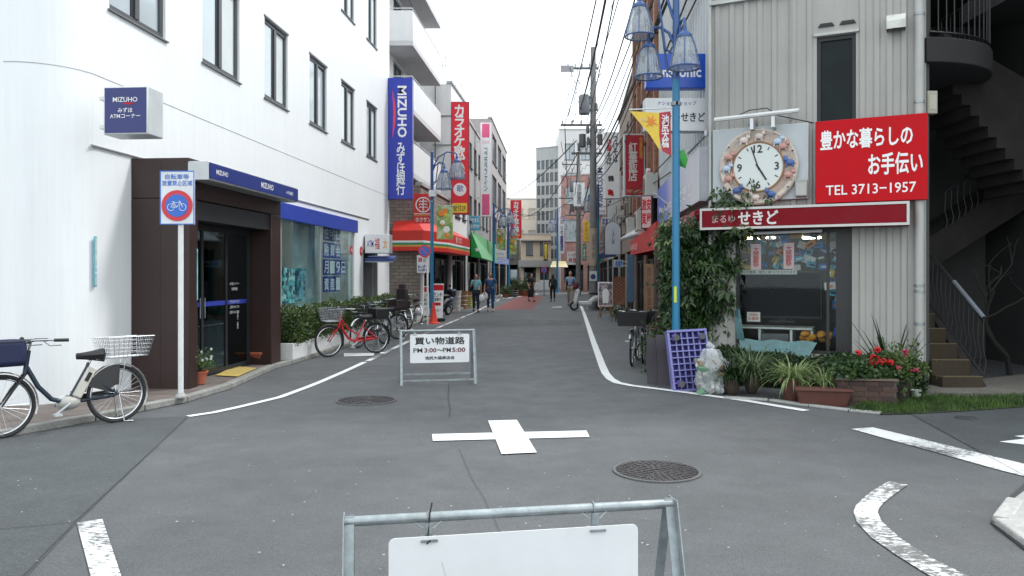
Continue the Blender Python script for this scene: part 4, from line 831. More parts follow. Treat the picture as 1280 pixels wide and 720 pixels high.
for k, (px, py0, py1, lab) in enumerate(((945, 304, 337, 'left pink and white strip banner hanging in the shop window'), (986, 303, 336, 'right pink and white strip banner in the shop window centre'))):
    t = inthing('strip_banner', lab, 'banner', px, py1, .2); m = MB(); h_ = (py1-py0)*11.5/960; m.box(-.075, -.003, 0, .075, .003, h_); m.build('sheet', mat('banner_pink', (.62, .45, .46), .6), t, smooth=False); m = MB(); m.text('大感謝祭', 0, h_*.5, .09, h_*.8, -.006, vert=True, stretch=True, bold=.02); m.build('lettering', red_print, t, smooth=False)
    m = MB(); m.box(-.082, .004, -.01, .082, .008, h_+.01); m.build('backing', mat('banner_edge', (.25, .05, .08), .6), t, smooth=False)
t = inthing('sale_strip', 'long speckled sticker strip across the shop window above the television', 'sign', 960, 343, .16); m = MB(); m.box(-.45, 0, 0, .42, .006, .07); m.build('strip', mat('strip_grey', (.4, .4, .38), .6), t); m = MB(); m.text('テレビ修理・電気工事うけたまわります', 0, .035, .8, .05, -.003, stretch=True); m.build('lettering', black_print, t, smooth=False)
rg = random.Random(21); goods = [mat('goods_blue', (.03, .20, .60), .5), mat('goods_white', (.7, .7, .68), .5), mat('goods_sky', (.10, .42, .60), .5), mat('goods_orange', (.75, .25, .04), .5), mat('goods_dark', (.04, .04, .05), .5), mat('goods_yellow', (.6, .45, .05), .5)]
ORD = ['first', 'second', 'third', 'fourth', 'fifth', 'sixth', 'seventh', 'eighth']
for i in range(46):
    c_i, r_i = i % 8, i//8; px, py = (934+c_i*15.5+rg.uniform(-5, 5), 300+r_i*9+rg.uniform(-3, 3)) if i < 40 else (1044+rg.uniform(-6, 5), 346+(i-40)*8); y = rg.uniform(.35, .9)
    gm = goods[rg.choice((0, 0, 2, 2, 1, 3, 4, 5))]
    t = inthing('hanging_goods', f"{gm.name.split('_')[1]} packet, {ORD[c_i]} along the {['top', 'second', 'third', 'fourth', 'fifth'][r_i]} row of goods hanging in the shop window" if i < 40 else f"{gm.name.split('_')[1]} packet, {ORD[i-40]} from the top beside the television in the shop window", 'packet', px, py, y, 'packaged goods hanging behind the shop window'); w_, h_ = rg.uniform(.05, .10), rg.uniform(.07, .13)
    m = MB(); m.add([(-w_, -.02, 0), (w_, -.01, 0), (w_*1.05, .0, h_), (-w_*.9, -.02, h_), (-w_, .02, 0), (w_, .03, 0), (w_, .02, h_), (-w_, .02, h_)], [(0, 1, 2, 3), (5, 4, 7, 6), (0, 3, 7, 4), (1, 5, 6, 2), (3, 2, 6, 7), (0, 4, 5, 1)]); Mt = Matrix.Rotation(rg.gauss(0, .35), 4, 'Y') @ Matrix.Rotation(rg.gauss(0, .5), 4, 'Z'); m.v = [tuple(Mt @ Vector(p)) for p in m.v]; m.build('packet', gm, t)
    m = MB(); m.box(-w_*.6, -.032, h_*.3, w_*.6, -.028, h_*.62); m.v = [tuple(Mt @ Vector(p)) for p in m.v]; m.build('label_strip', goods[rg.choice((1, 1, 4, 5, 3))], t); m = MB(); m.cyl((0, 0, h_), (0, 0, h_+.05), .003, n=4); m.build('hook', steel, t)
for i, (px, py) in enumerate(((930, 297), (958, 296), (1015, 296))):
    t = inthing('shop_light', ['bright shop tube light nearest the pillar', 'bright shop tube light above the hanging strip banners', 'bright shop tube light farthest inside the window'][i], 'lamp', px, py, .9); m = MB(); m.box(-.14, -.05, 0, .14, .05, .03); m.build('housing', alu, t); m = MB(); m.cyl((-.13, -.02, -.015), (.13, -.02, -.015), .014); m.build('tube', mat('lit_tube', (1, .97, .85), .4, var=0, emis=40), t)
t = inthing('ginger_figures', 'heap of orange plush toys at the bottom right of the shop window', 'toys', 1020, 432, .45); rg = random.Random(3)
for i in range(14): m = MB(); c = (rg.uniform(-.2, .2), rg.uniform(-.08, .08), rg.uniform(.02, .2)); m.ball(c, (rg.uniform(.04, .07), .05, rg.uniform(.035, .06)), 8, 6); m.build('toy', mat('plush_orange', (.52, .23, .03), .8, var=.2), t)
t = inthing('bag', 'crumpled blue plastic bag hanging in the shop window corner', 'bag', 1050, 425, .35); m = MB(); m.ball((0, 0, .10), (.10, .06, .12), 12, 8); m.build('body', mat('bag_blue', (.02, .12, .42), .3, bump=1, bs=20), t); m = MB(); m.ring((0, 0, .24), .04, .006, 16, 5, 'y'); m.build('handle', MATS['bag_blue'], t)
# teal sheet draped under the window
t = thing('plastic_sheet', 'translucent teal plastic sheet draped below the shop window', 'sheet', FW.pt(0, .05), FW.rz); m = MB(); (xa, za), (xb, zb2) = F(925, 425), F(1022, 425); n = 26; k = 7
def shp(i, j3):
    u = i/n; v = j3/k; x = xa+(xb-xa)*(u*(1-.18*v)+.06*v); z = za+.02-.34*v*(1-.25*u); return (x, -.03-.16*v-.02*math.sin(u*40+v*3)*v, z+.012*math.sin(u*17))
m.add([shp(i, j3) for j3 in range(k+1) for i in range(n+1)], [(j3*(n+1)+i, (j3+1)*(n+1)+i, (j3+1)*(n+1)+i+1, j3*(n+1)+i+1) for j3 in range(k) for i in range(n)])
m.build('sheet', mat('teal_plastic', (.05, .15, .16), .25, var=.3, vs=8, spec=.6), t)
m = MB(); (xc, zc), (xd, zd) = F(922, 388), F(930, 388); m.add([(xc, -.03, za+.02), (xc+.12, -.05, za), (xc+.04, -.02, zc+.05), (xc-.03, -.01, zc)], [(0, 1, 2, 3)]); m.build('fold', MATS['teal_plastic'], t)

# --- signs on the corner shop
def wallsign(name, label, W0, px0, py0, px1, py1, off=.0, dep=.12, **k):
    sa, za = W0.sz(px0, py0, off+dep); sb, zb3 = W0.sz(px1, py1, off+dep); c = W0.pt((sa+sb)/2, off+dep)
    return rectsign(name, label, (c.x, c.y, (za+zb3)/2), abs(sb-sa), abs(za-zb3), W0.rz, dep, **k)
def fascia_frame(t, w_, h_):
    m = MB(); m.box(-w_/2, -.012, 0, w_/2, -.0, .035); m.box(-w_/2, -.012, h_-.035, w_/2, -.0, h_); m.box(w_/2-.035, -.012, .035, w_/2, -.0, h_-.035); m.box(-w_/2, -.012, .035, -w_/2+.03, -.0, h_-.035); m.build('frame', mat('fascia_frame', (.55, .53, .51), .4), t)
wine = mat('fascia_wine', (.20, .004, .012), .6, var=.15, vs=1.2, spec=.15, dirt=(.12, .03, .03), dirt_amt=.3)
t = wallsign('fascia_sign', 'long dark red fascia sign with white kana above the shop window', FW, 875, 261, 1137, 281, 0, .34, face=wine, case=wine, border=.035, texts=[('せきど', .30, .5, .2, .62, {'b': .03, 's': 1, 'm': mat('fascia_white', (.66, .64, .62), .4)}), ('まるゆ', .125, .48, .12, .36, {'m': mat('faded_white', (.5, .36, .36), .5), 's': 1})], extra=fascia_frame)
t = wallsign('phone_sign', 'bright red sign with white Japanese lettering and telephone number', FW, 1019, 152, 1160, 249.5, 0.12, .06, face=mat('sign_bright_red', (.50, .004, .010), .55, var=.08, vs=1.5, spec=.15, dirt=(.35, .02, .02), dirt_amt=.25), case=mat('red_edge', (.35, .01, .02), .5), border=.0,
    texts=[('豊かな暮らしの', .46, .76, .82, .23, {'b': .028, 's': 1}), ('お手伝い', .72, .44, .47, .25, {'b': .028, 's': 1}), ('TEL 3713−1957', .50, .155, .80, .12, {'b': .012, 's': 1})])
# clock backing board and wall clock
x0, zt_ = F(891, 163, .06); x1, zb_ = F(1011, 250, .06); m = MB(); m.box(x0, -.08, zb_+.02, x1, -.0, zt_); m.build('clock_backing', mat('backing_board', (.46, .50, .52), .5, var=.08, dirt=(.3, .31, .3), dirt_amt=.3), shop, bevel=.01)
s_, z = FW.sz(948, 209, .1); t = thing('wall_clock', 'large round wall clock with animal figures around its dial', 'clock', FW.pt(s_, .085, z), FW.rz)
k = 11.6/960
m = MB(); m.lathe([(0, -.05), (.50*1.04, -.05), (.53*1.04, -.03), (.54*1.04, 0)], n=48, axis='y'); m.build('surround', mat('clock_surround', (.44, .35, .29), .6, var=.25, vs=9, bump=.2, bs=30), t)
m = MB(); m.lathe([(.49, -.052), (.55, -.075), (.575, -.055), (.575, -.0)], n=48, axis='y'); m.build('outer_ring', mat('clock_cream', (.55, .48, .42), .5, var=.3, vs=15), t)
m = MB(); m.ring((0, -.055, 0), .37, .016, 48, 8, 'y'); m.build('bezel', mat('clock_wood', (.30, .16, .08), .5), t)
m = MB(); m.lathe([(0, -.058), (.365, -.058), (.365, -.04)], n=48, axis='y'); dl = m.build('dial', mat('dial_white', (.62, .66, .64), .4, var=.03), t)
m = MB(); 
for tx, a in (('12', 0), ('3', 90), ('6', 180), ('9', 270)): m = MB(); m.text(tx, .27*math.sin(R(a)), .27*math.cos(R(a)), .15, .115, -.0605, bold=.03); m.build('numeral', black_print, dl, smooth=False)
for q in range(12):
    if q % 3: 
        a = R(q*30); M_ = Matrix.Rotation(a, 4, 'Y'); m = MB(); m.box(-.008, -.0605, .28, .008, -.060, .33, 0, M_); m.build('hour_mark', black_print, dl, smooth=False)
for nm, a, ln, wd in (('hour_hand', 149, .235, .013), ('minute_hand', -18, .32, .009)):
    m = MB(); m.box(-wd, -.066, -.05, wd, -.062, ln, 0, Matrix.Rotation(R(a), 4, 'Y')); m.build(nm, black_print, dl)
figs = [(-26, 'w'), (2, 'w'), (38, 'b'), (52, 'r'), (85, 'B'), (108, 'r'), (155, 'B'), (185, 'w'), (222, 'B'), (250, 'r'), (270, 'b'), (292, 'r')]
fcol = {'w': mat('fig_cream', (.70, .60, .55), .5), 'b': mat('fig_pale_blue', (.45, .55, .68), .5), 'B': mat('fig_blue', (.06, .12, .33), .5), 'r': mat('fig_pink', (.50, .27, .23), .5)}
for a, c in figs:      # little plaster animals: body, head, ears, legs
    rr = .46; x, z = rr*math.sin(R(a)), rr*math.cos(R(a)); m = MB(); s__ = 1.25
    m.ball((x, -.075, z), (.052*s__, .022, .036*s__), 10, 7); sgn = 1 if a % 2 == 0 else -1; hx = x+sgn*.05*s__
    m.ball((hx, -.08, z+.034*s__), (.028*s__, .02, .026*s__), 9, 6)
    for e in (-.012, .012): m.ball((hx+e*s__, -.08, z+.066*s__), (.007*s__, .008, .02*s__), 6, 5)
    for e in (-.034, .026): m.cyl((x+e*s__, -.075, z-.02*s__), (x+e*1.3*s__, -.075, z-.06*s__), .011*s__, .008*s__, 6)
    m.build('animal_figure', fcol[c], t, smooth=True)
for q in range(18):
    a = R(q*20+7); m = MB(); m.ball((.535*math.sin(a), -.075, .535*math.cos(a)), (.018, .012, .013), 7, 5); m.build('bead', [mat('bead_brown', (.12, .06, .05), .5), fcol['r'], fcol['w']][q % 3], t)
# lamp bar above the clock
xa, za = F(893, 150, .3); xb, zb3 = F(999, 138, .3); t = thing('sign_lamp', 'long pale tube lamp bar mounted above the wall clock', 'lamp', FW.pt(0, 0), FW.rz)
m = MB(); m.tube([(xa, -.3, za), (xb, -.3, zb3)], .035, 8); m.build('tube', mat('lamp_bar', (.66, .67, .66), .4, dirt=(.3, .3, .3)), t)
for f in (.45, .7): q = Vector((xa, -.3, za)).lerp(Vector((xb, -.3, zb3)), f); m = MB(); m.box(q.x-.025, -.3, q.z-.20, q.x+.025, -.02, q.z-.03); m.build('bracket', alu, t)
m = MB(); m.tube([(xa+.35, -.25, za+.05), (xa+.5, -.2, za+.12), (xa+.75, -.2, za+.13), (xa+.9, -.1, za+.02), (xa+1.4, -.03, za-.12)], .008, 5); m.build('wire', black_plastic, t)
x, z = F(1001, 234, .2); t = thing('junction_box', 'small grey junction box at the lower right of the clock board', 'junction box', FW.pt(x, .08, z-.13), FW.rz); m = MB(); m.box(-.085, -.10, 0, .085, 0, .25); m.build('case', mat('box_grey', (.35, .35, .33), .6, dirt=(.2, .19, .17)), t, bevel=.012); m = MB(); m.box(-.07, -.104, .02, .07, -.1005, .2); m.build('cover', mat('box_grey2', (.42, .42, .4), .6), t)
# long light box on the street side of the shop
t = wallsign('side_sign', 'long slanting blue and white light box on the shop street side', SW, 822, 241, 876, 262, .02, .22, face=posterprint('side_print', [(.10, .16, .45), (.45, .50, .66), (.52, .48, .60), (.60, .58, .66)], .5), case=mat('case_grey', (.4, .42, .45), .5), texts=[('National', .2, .5, .2, .3, {}), ('せきど', .78, .5, .3, .45, {'b': .02})]) if False else None
def sidepanel(name, label, px0, t0, b0, px1, t1, b1, off, face, case, texts, dep=.2):
    sa, zt0 = SW.sz(px0, t0, off); _, zb0 = SW.sz(px0, b0, off); sb, zt1 = SW.sz(px1, t1, off); _, zb1 = SW.sz(px1, b1, off); zt_, zb_ = (zt0+zt1)/2, (zb0+zb1)/2
    c = SW.pt((sa+sb)/2, off); return rectsign(name, label, (c.x, c.y, (zt_+zb_)/2), sb-sa, zt_-zb_, SW.rz, dep, face, case, texts)
m_side = bpy.data.materials.new('side_print'); m_side.use_nodes = True; n = m_side.node_tree.nodes; l = m_side.node_tree.links; tc = n.new('ShaderNodeTexCoord'); sp = n.new('ShaderNodeSeparateXYZ'); l.new(tc.outputs['Object'], sp.inputs[0]); r_ = n.new('ShaderNodeMapRange'); r_.inputs[1].default_value = -2.6; r_.inputs[2].default_value = 2.4; l.new(sp.outputs[0], r_.inputs[0]); c_ = n.new('ShaderNodeValToRGB'); l.new(r_.outputs[0], c_.inputs[0]); e = c_.color_ramp.elements; e[0].color = (.05, .10, .42, 1); e[1].color = (.66, .65, .68, 1); q = e.new(.25); q.color = (.12, .17, .5, 1); q = e.new(.5); q.color = (.55, .45, .54, 1); q = e.new(.75); q.color = (.50, .50, .60, 1); l.new(c_.outputs[0], n['Principled BSDF'].inputs['Base Color'])
sidepanel('side_sign', 'long blue and pink light box along the shop street side', 822, 234, 280, 874, 188, 255, .2, m_side, mat('case_grey', (.3, .31, .34), .5), [('Panasonic', .25, .35, .36, .2, {'b': .02, 's': 1}), ('せきど', .74, .35, .3, .28, {'b': .02, 's': 1})])
sidepanel('side_fascia', 'worn red fascia band with white script under the long light box', 822, 285, 300, 868, 266, 289, .26, mat('worn_red', (.35, .05, .07), .5, var=.3, vs=4, dirt=(.6, .5, .5), dirt_amt=.5), wine, [('まるせきど', .6, .5, .5, .6, {'s': 1})])
# projecting signs over the pavement
pxsign('electronics_sign', 'blue projecting light box behind the street lamp heads', 808, 66.5, 883, 110, 12.6, depth=.22, face=mat('brand_blue', (.012, .08, .48), .3, var=.05), case=mat('brand_blue', ()), brackets=.12, radius=.03, texts=[('Panasonic', .49, .46, .84, .30, {'b': .03, 's': 1})])
pxsign('shop_name_sign', 'pale projecting light box with black kana behind the blue lamp post', 806, 122, 886, 164, 12.5, depth=.24, face=cream_panel, case=mat('case_pale', (.50, .52, .54), .4), brackets=.12, radius=.03, texts=[('ナショナルショップ', .5, .83, .75, .12, {'m': blue_corp}), ('でんきのせきど', .5, .42, .88, .27, {'m': black_print, 'b': .02, 's': 1})])
m = MB(); p0 = at(883, 168, 12.2); p1 = at(860, 192, 12.7); t = thing('bracket_arm', 'dark diagonal flag pole holder at the shop corner', 'flag pole', p1); m.tube([(0, 0, 0), p0-p1], .022, 8); m.build('arm', steel, t); m = MB(); m.lathe([(.035, -.03), (.04, .04), (.03, .06)], (p0-p1), 10); m.build('socket', alu, t)

# ================================================================ outside stair on the right
stair = thing('outside_stair', 'dark concrete outside staircase with curved iron railings', 'staircase', (5.8, 10.4, 0))
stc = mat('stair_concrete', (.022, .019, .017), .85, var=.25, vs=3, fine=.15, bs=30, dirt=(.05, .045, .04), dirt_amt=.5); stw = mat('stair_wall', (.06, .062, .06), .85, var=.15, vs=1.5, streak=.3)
x0 = 5.86; x1 = (1229-640)/960*10.45
for i in range(10):
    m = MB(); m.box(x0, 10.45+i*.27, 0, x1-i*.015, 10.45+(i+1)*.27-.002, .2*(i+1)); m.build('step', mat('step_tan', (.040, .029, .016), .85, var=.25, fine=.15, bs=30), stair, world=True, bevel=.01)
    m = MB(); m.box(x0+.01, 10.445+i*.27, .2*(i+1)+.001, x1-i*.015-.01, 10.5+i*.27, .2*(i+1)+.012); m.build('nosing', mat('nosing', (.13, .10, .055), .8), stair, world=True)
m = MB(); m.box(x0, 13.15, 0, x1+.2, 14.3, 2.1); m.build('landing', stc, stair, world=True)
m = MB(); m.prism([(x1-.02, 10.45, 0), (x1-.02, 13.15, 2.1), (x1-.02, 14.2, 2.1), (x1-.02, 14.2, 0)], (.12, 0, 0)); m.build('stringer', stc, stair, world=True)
# second flight rising to the right behind
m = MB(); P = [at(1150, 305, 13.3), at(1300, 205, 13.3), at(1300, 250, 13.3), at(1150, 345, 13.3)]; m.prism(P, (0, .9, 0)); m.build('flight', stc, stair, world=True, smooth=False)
# third flight: stepped underside coming back to the upper landing
m = MB(); pts = []
for i in range(11):
    f = i/10; px = 1180+f*110; py = 104+f*135; a_ = at(px, py, 11.9); pts.append(a_); b_ = at(px+11, py, 11.9); pts.append(b_)
top = [at(1320, 120, 11.9), at(1180, 40, 11.9)]
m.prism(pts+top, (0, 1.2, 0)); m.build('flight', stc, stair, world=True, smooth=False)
# curved upper landing slab
m = MB(); pts = []
for i in range(13):
    a_ = PI*.5*i/12; pts.append((5.75+1.55*math.sin(a_), 12.0-1.35*math.cos(a_)*1.0, 4.55))
pts += [(5.75, 12.6, 4.55)]
m.prism(pts, (0, 0, .35)); m.build('upper_landing', mat('landing_concrete', (.028, .026, .027), .9, var=.2, streak=.3), stair, world=True, bevel=.015)
iron = mat('railing_iron', (.015, .015, .016), .5, var=.2)
def railing(P, h_, lbl, name='railing', twist=True, n=None):
    m = MB(); up = Vector((0, 0, h_)); m.tube([p+up for p in P], .024, 8); o = m.build(name, iron, stair, world=True, label=lbl)
    m = MB(); m.tube([p+Vector((0, 0, .07)) for p in P], .012, 6); m.build('bottom_rail', iron, o, world=True)
    L = sum((b-a).length for a, b in zip(P, P[1:])); n = n or int(L/.13); acc = 0; tot = 0
    for i in range(n+1):
        d = L*i/n; q = None; a2 = 0
        for a, b in zip(P, P[1:]):
            l_ = (b-a).length
            if a2+l_ >= d-1e-6: q = a.lerp(b, (d-a2)/l_); break
            a2 += l_
        q = q or P[-1]; w_ = .03 if twist else 0
        m = MB(); m.tube([q+Vector((0, 0, .07)), q+Vector((w_, 0, h_*.3)), q+Vector((-w_*.5, 0, h_*.55)), q+Vector((0, 0, h_))], .008, 5); m.build('baluster', iron, o, world=True)
    return o
railing([Vector((x1+.04, 10.5, .15)), Vector((x1-.1, 13.1, 2.1))], .85, None)
railing([at(1182, 292, 13.28), at(1256, 240, 13.28), at(1300, 210, 13.28)], .72, None)
railing([Vector((5.80, 10.66, 4.9))]+[Vector((5.75+1.52*math.sin(PI*.5*i/8), 12-1.32*math.cos(PI*.5*i/8), 4.9)) for i in range(1, 9)]+[Vector((7.27, 13, 4.9))], 1.0, None, twist=False)
m = MB(); A = Vector((x1+.04, 10.5, 1.012)); B_ = A.lerp(Vector((x1-.1, 13.1, 2.962)), .25); m.tube([A, B_], .029, 8); m.build('handrail_sleeve', mat('rail_pale', (.14, .155, .18), .5), stair, world=True)
# enclosing walls of the stair yard
yard = thing('stair_yard_building', 'dark grey building enclosing the yard behind the staircase', 'building', (5.8, 14.6, 0))
m = MB(); m.box(5.3, 14.6, 0, 13, 14.9, 9); m.build('back_wall', stw, yard, world=True); m = MB(); m.box(5.78, 10.75, 0, 5.84, 14.6, 6.7); m.build('party_wall', stw, yard, world=True)
m = MB(); m.box(9.0, 9.0, 0, 9.3, 14.6, 9); m.build('side_wall', mat('yard_dark', (.04, .04, .04), .85, var=.2), yard, world=True); m = MB(); m.box(5.9, 12.3, 6.3, 13, 14.9, 6.6); m.box(7.2, 8.8, 5.6, 13, 12.29, 5.9); m.build('ceiling', mat('yard_dark', ()), yard, world=True)  # side wall and overhead slabs added to keep the stair dark
x, z = (1165-640)/960*10.72, 1.6+(343-128)*10.72/960; t = thing('meter_box', 'small cream meter box fixed behind the downpipe above the red sign', 'meter box', (x+.0, 10.70, z-.16)); m = MB(); m.box(-.07, 0, 0, .07, .12, .32); m.build('case', mat('meter_cream', (.36, .35, .28), .6), t, bevel=.01); m = MB(); m.box(-.05, -.005, .06, .05, 0, .26); m.build('door', mat('meter_door', (.42, .41, .34), .6), t)
m = MB(); p = gp(1262, 470); p = Vector(((1262-640)/960*12.2, 12.2, 0)); t = thing('bare_shrub', 'dark gnarled shrub stem against the wall right of the stair', 'shrub', p); rg = random.Random(5)
def branch(m, p, d, r_, L_, dep):
    q = p
    pts = [p]
    for i in range(4): d = (d+Vector((rg.gauss(0, .22), rg.gauss(0, .15), rg.gauss(0, .12)))).normalized(); q = q+d*L_/4; pts.append(q)
    m.tube(pts, [r_*(1-.12*i) for i in range(5)], 6)
    if dep > 0:
        for k2 in range(2): branch(m, pts[rg.randint(2, 4)], (d+Vector((rg.gauss(0, .6), rg.gauss(0, .3), .2))).normalized(), r_*.6, L_*.7, dep-1)
branch(m, Vector((0, 0, 0)), Vector((0, 0, 1)), .05, 1.3, 3); m.build('stem', mat('bark_dark', (.02, .018, .015), .9), t)
# ================================================================ plants, crates and rubbish at the corner
def blades(m, n, c, L_, w_, rg, droop=1., up=.6, spread=.05):
    for _ in range(n):
        a = rg.uniform(0, 2*PI); l_ = L_*rg.uniform(.6, 1.15); d = Vector((math.cos(a), math.sin(a), 0)); v = Vector((-d.y, d.x, 0))*w_; p0 = Vector(c)+d*rg.uniform(0, spread); pts = []
        k = rg.uniform(.5, 1.2)*up
        for i in range(6):
            t = i/5; pts.append(p0+d*l_*t*.75+Vector((0, 0, l_*(k*t-droop*.85*t*t))))
        vs_ = []
        for i, p in enumerate(pts): ww = v*(1-(i/5)**2)*(.5+.5*min(1, i)); vs_ += [p-ww, p+ww]
        m.add(vs_, [(2*i, 2*i+1, 2*i+3, 2*i+2) for i in range(5)])
rg = random.Random(11)
lg = leafmat('ground_leaf', (.008, .024, .008), (.035, .07, .018), 7); lv = leafmat('variegated', (.10, .19, .05), (.36, .42, .20), 20); lgr = leafmat('grey_grass', (.05, .09, .04), (.18, .24, .12), 9)
bed = thing('hedge', 'low dark green hedge growing under the shop display window', 'hedge', gp(990, 480))
A, B_ = Vector((3.05, 11.55, 0)), Vector((5.55, 10.35, 0)); nrm = Vector((-.44, -.9, 0))
core = MB(); core.prism([A+nrm*.25, B_+nrm*.2, B_-nrm*.12, A-nrm*.2], (0, 0, .3)); core.build('stems', MATS['hedge_core'], bed, world=True, smooth=False)  # same added dark filler block inside this hedge
def smp(g_):
    u = g_.random(); v = g_.uniform(-.2, .38); h = .33+.22*math.sin(u*9+1)*.5+.16*math.sin(u*23)*.5; top = g_.random() < .5
    z = (.30+h*.34)*(1.0 if top else g_.random()) - max(0, v)*.3
    return A.lerp(B_, u)+nrm*(v if top else .36)+Vector((g_.gauss(0, .03), g_.gauss(0, .03), z+g_.gauss(0, .03)))
m = MB(); leafset(m, 11000, smp, .062, rg, 1.9); m.build('foliage', lg, bed, world=True, smooth=False)
def pottedgrass(name, label, px, py, L_, w_, n, mm, pot=None, up=.9, cat='plant', z=.12):
    p = gp(px, py); t = thing(name, label, cat, p); m = MB(); blades(m, n, (0, 0, z), L_, w_, rg, 1., up, .09); m.build('foliage', mm, t, smooth=False)
    if pot: m = MB(); m.lathe([(0, 0), (.10, 0), (.14, z+.03), (.15, z+.03), (.15, z+.06), (.13, z+.05), (.12, z), (0, z)], n=16); m.build('pot', pot, t)
    else: m = MB(); m.ball((0, 0, z*.5), (.1, .1, z*.6), 8, 6); m.build('root', MATS['soil'], t)
    return t
pottedgrass('grass_plant', 'grey green drooping grass clump beside the plastic rubbish bag', 940, 492, .62, .008, 190, lgr, None, 1.25, z=.25)
pottedgrass('grass_plant', 'dark green low fern clump directly right of the rubbish bag', 915, 493, .42, .011, 200, lg, None, 1.3, z=.2)
pottedgrass('spider_plant', 'variegated spider plant hanging over the road edge, the larger one', 991, 500, .55, .010, 210, lv, mat('trough_brown', (.10, .035, .025), .7, var=.2, vs=8), 1.15, z=.22)
pottedgrass('spider_plant', 'smaller spider plant growing in the long brown trough', 1030, 503, .38, .008, 120, lv, None, 1.2, z=.22)
p = G(1028, 507); t = thing('plant_trough', 'long reddish brown plant trough at the road edge by the spider plants', 'plant pot', p, R(-12))
m = MB(); m.add([(-.26, -.08, 0), (.26, -.08, 0), (.26, .08, 0), (-.26, .08, 0), (-.31, -.12, .19), (.31, -.12, .19), (.31, .12, .19), (-.31, .12, .19), (-.33, -.14, .19), (.33, -.14, .19), (.33, .14, .19), (-.33, .14, .19), (-.33, -.14, .215), (.33, -.14, .215), (.33, .14, .215), (-.33, .14, .215), (-.29, -.1, .215), (.29, -.1, .215), (.29, .1, .215), (-.29, .1, .215)], [(3, 2, 1, 0)]+[(4*r_+i, 4*r_+(i+1) % 4, 4*r_+4+(i+1) % 4, 4*r_+4+i) for r_ in range(4) for i in range(4)]+[(16, 17, 18, 19)]); m.build('trough', mat('trough_brown', (.10, .035, .025), .7, var=.2, vs=8), t, bevel=.006)
# brick planter
p = G(1084, 508); t = thing('brick_planter', 'low brown brick planter holding the red geraniums', 'planter', p, R(-8)); bm = [mat('brick_brown%d' % i, c, .85, var=.2, fine=.2, bs=40) for i, c in enumerate(((.065, .036, .028), (.05, .03, .025), (.08, .045, .034)))]
for row in range(5):
    for i in range(4):
        x = -.345+i*.175+(.0 if row % 2 else -.04); x0b, x1b = max(-.345, x), min(.345, x+.165)
        m = MB(); m.box(x0b, -.01+rnd.uniform(-.004, .004), row*.062, x1b, .09, row*.062+.054); m.build('brick', bm[rnd.randint(0, 2)], t)
m = MB(); m.box(-.335, .0, .0, .335, .08, .3); m.box(-.34, .081, 0, .34, .36, .27); m.build('mortar_core', mat('mortar', (.09, .085, .08), .9), t); m = MB(); m.box(-.355, -.02, .312, .355, .05, .335); m.build('coping', mat('coping', (.15, .11, .085), .8, var=.2), t)
ger = thing('geranium', 'red geraniums in bloom in the brown brick planter', 'plant', p+Vector((0, .2, .3))); m = MB()
leafset(m, 1300, lambda g_: Vector((max(-.33, min(.33, g_.gauss(0, .18))), g_.gauss(0, .12), .04+abs(g_.gauss(0, .09)))), .06, rg, 1.2)
for i in range(9): a = rg.uniform(-.25, .3); m.cyl((a*.5, 0, 0), (a, rg.uniform(-.1, .1), .32), .005, .004, 4)
m.build('foliage', leafmat('geranium_leaf', (.015, .04, .014), (.06, .12, .03), 8), ger, smooth=False)
redp = mat('petal_red', (.45, .010, .008), .6, var=.15, vs=20); pinkp = mat('petal_pink', (.30, .03, .06), .6)
for i, (px, py, mm, r_) in enumerate(((1093, 449, redp, .055), (1103, 452, redp, .04), (1073, 441, redp, .03), (1097, 437, redp, .03), (1113, 453, redp, .03), (1091, 455, redp, .035))):
    c = at(px, py, 9.42)-ger.location; r_ *= 1.25; m = MB()
    for q in range(22): d = Vector((rg.gauss(0, 1), rg.gauss(0, 1), rg.gauss(0, 1))).normalized()*r_*.75; m.ball(c+d, (.018, .018, .012), 6, 4)
    m.build('flower_head', mm, ger); 
p2 = G(1128, 505); t = thing('potted_plant', 'dark pot of leafy plants with magenta flowers beside the brick planter', 'plant', p2+Vector((0, .15, 0))); m = MB(); m.lathe([(0, 0), (.13, 0), (.18, .27), (.195, .27), (.195, .3), (.17, .3), (.16, .24), (0, .24)], n=18); m.build('pot', mat('pot_dark', (.035, .025, .022), .6), t)
m = MB(); leafset(m, 1500, lambda g_: Vector((g_.gauss(0, .14), g_.gauss(0, .12), .34+g_.gauss(.06, .13))), .065, rg, 1.7); 
for i in range(14): a = rg.uniform(0, 6.28); m.cyl((0, 0, .25), (.3*math.cos(a), .2*math.sin(a), rg.uniform(.4, .8)), .004, .003, 4)
m.build('foliage', leafmat('mixed_leaf', (.02, .055, .018), (.14, .20, .05), 9), t, smooth=False)
for px, py in ((1144, 463), (1124, 460), (1131, 441)):
    c = at(px, py, 9.38)-t.location; m = MB()
    for q in range(16): m.ball(c+Vector((rg.gauss(0, .02), rg.gauss(0, .02), rg.gauss(0, .018))), (.016, .016, .011), 6, 4)
    m.build('flower_head', pinkp, t)
p3 = G(1145, 500); t = thing('plastic_pot', 'small white plastic flower pot on the grass by the stair', 'plant pot', p3); m = MB(); m.lathe([(0, 0), (.045, 0), (.06, .11), (.068, .11), (.068, .13), (.055, .12), (.05, .08), (0, .08)], n=16); m.build('pot', mat('plastic_pale', (.45, .47, .46), .5), t); m = MB(); m.lathe([(0, .085), (.05, .085), (.05, .08)], n=12); m.build('soil', MATS['soil'], t)
sh = thing('leafy_plant', 'sword leaved dark plant standing behind the magenta flowers', 'plant', G(1128, 494)+Vector((0, .3, 0))); m = MB(); blades(m, 40, (0, 0, .1), .75, .018, rg, .35, 1.3, .06); m.build('foliage', lg, sh, smooth=False); m = MB(); m.lathe([(0, 0), (.1, 0), (.12, .16), (0, .16)], n=12); m.build('pot', MATS['pot_dark'], sh)
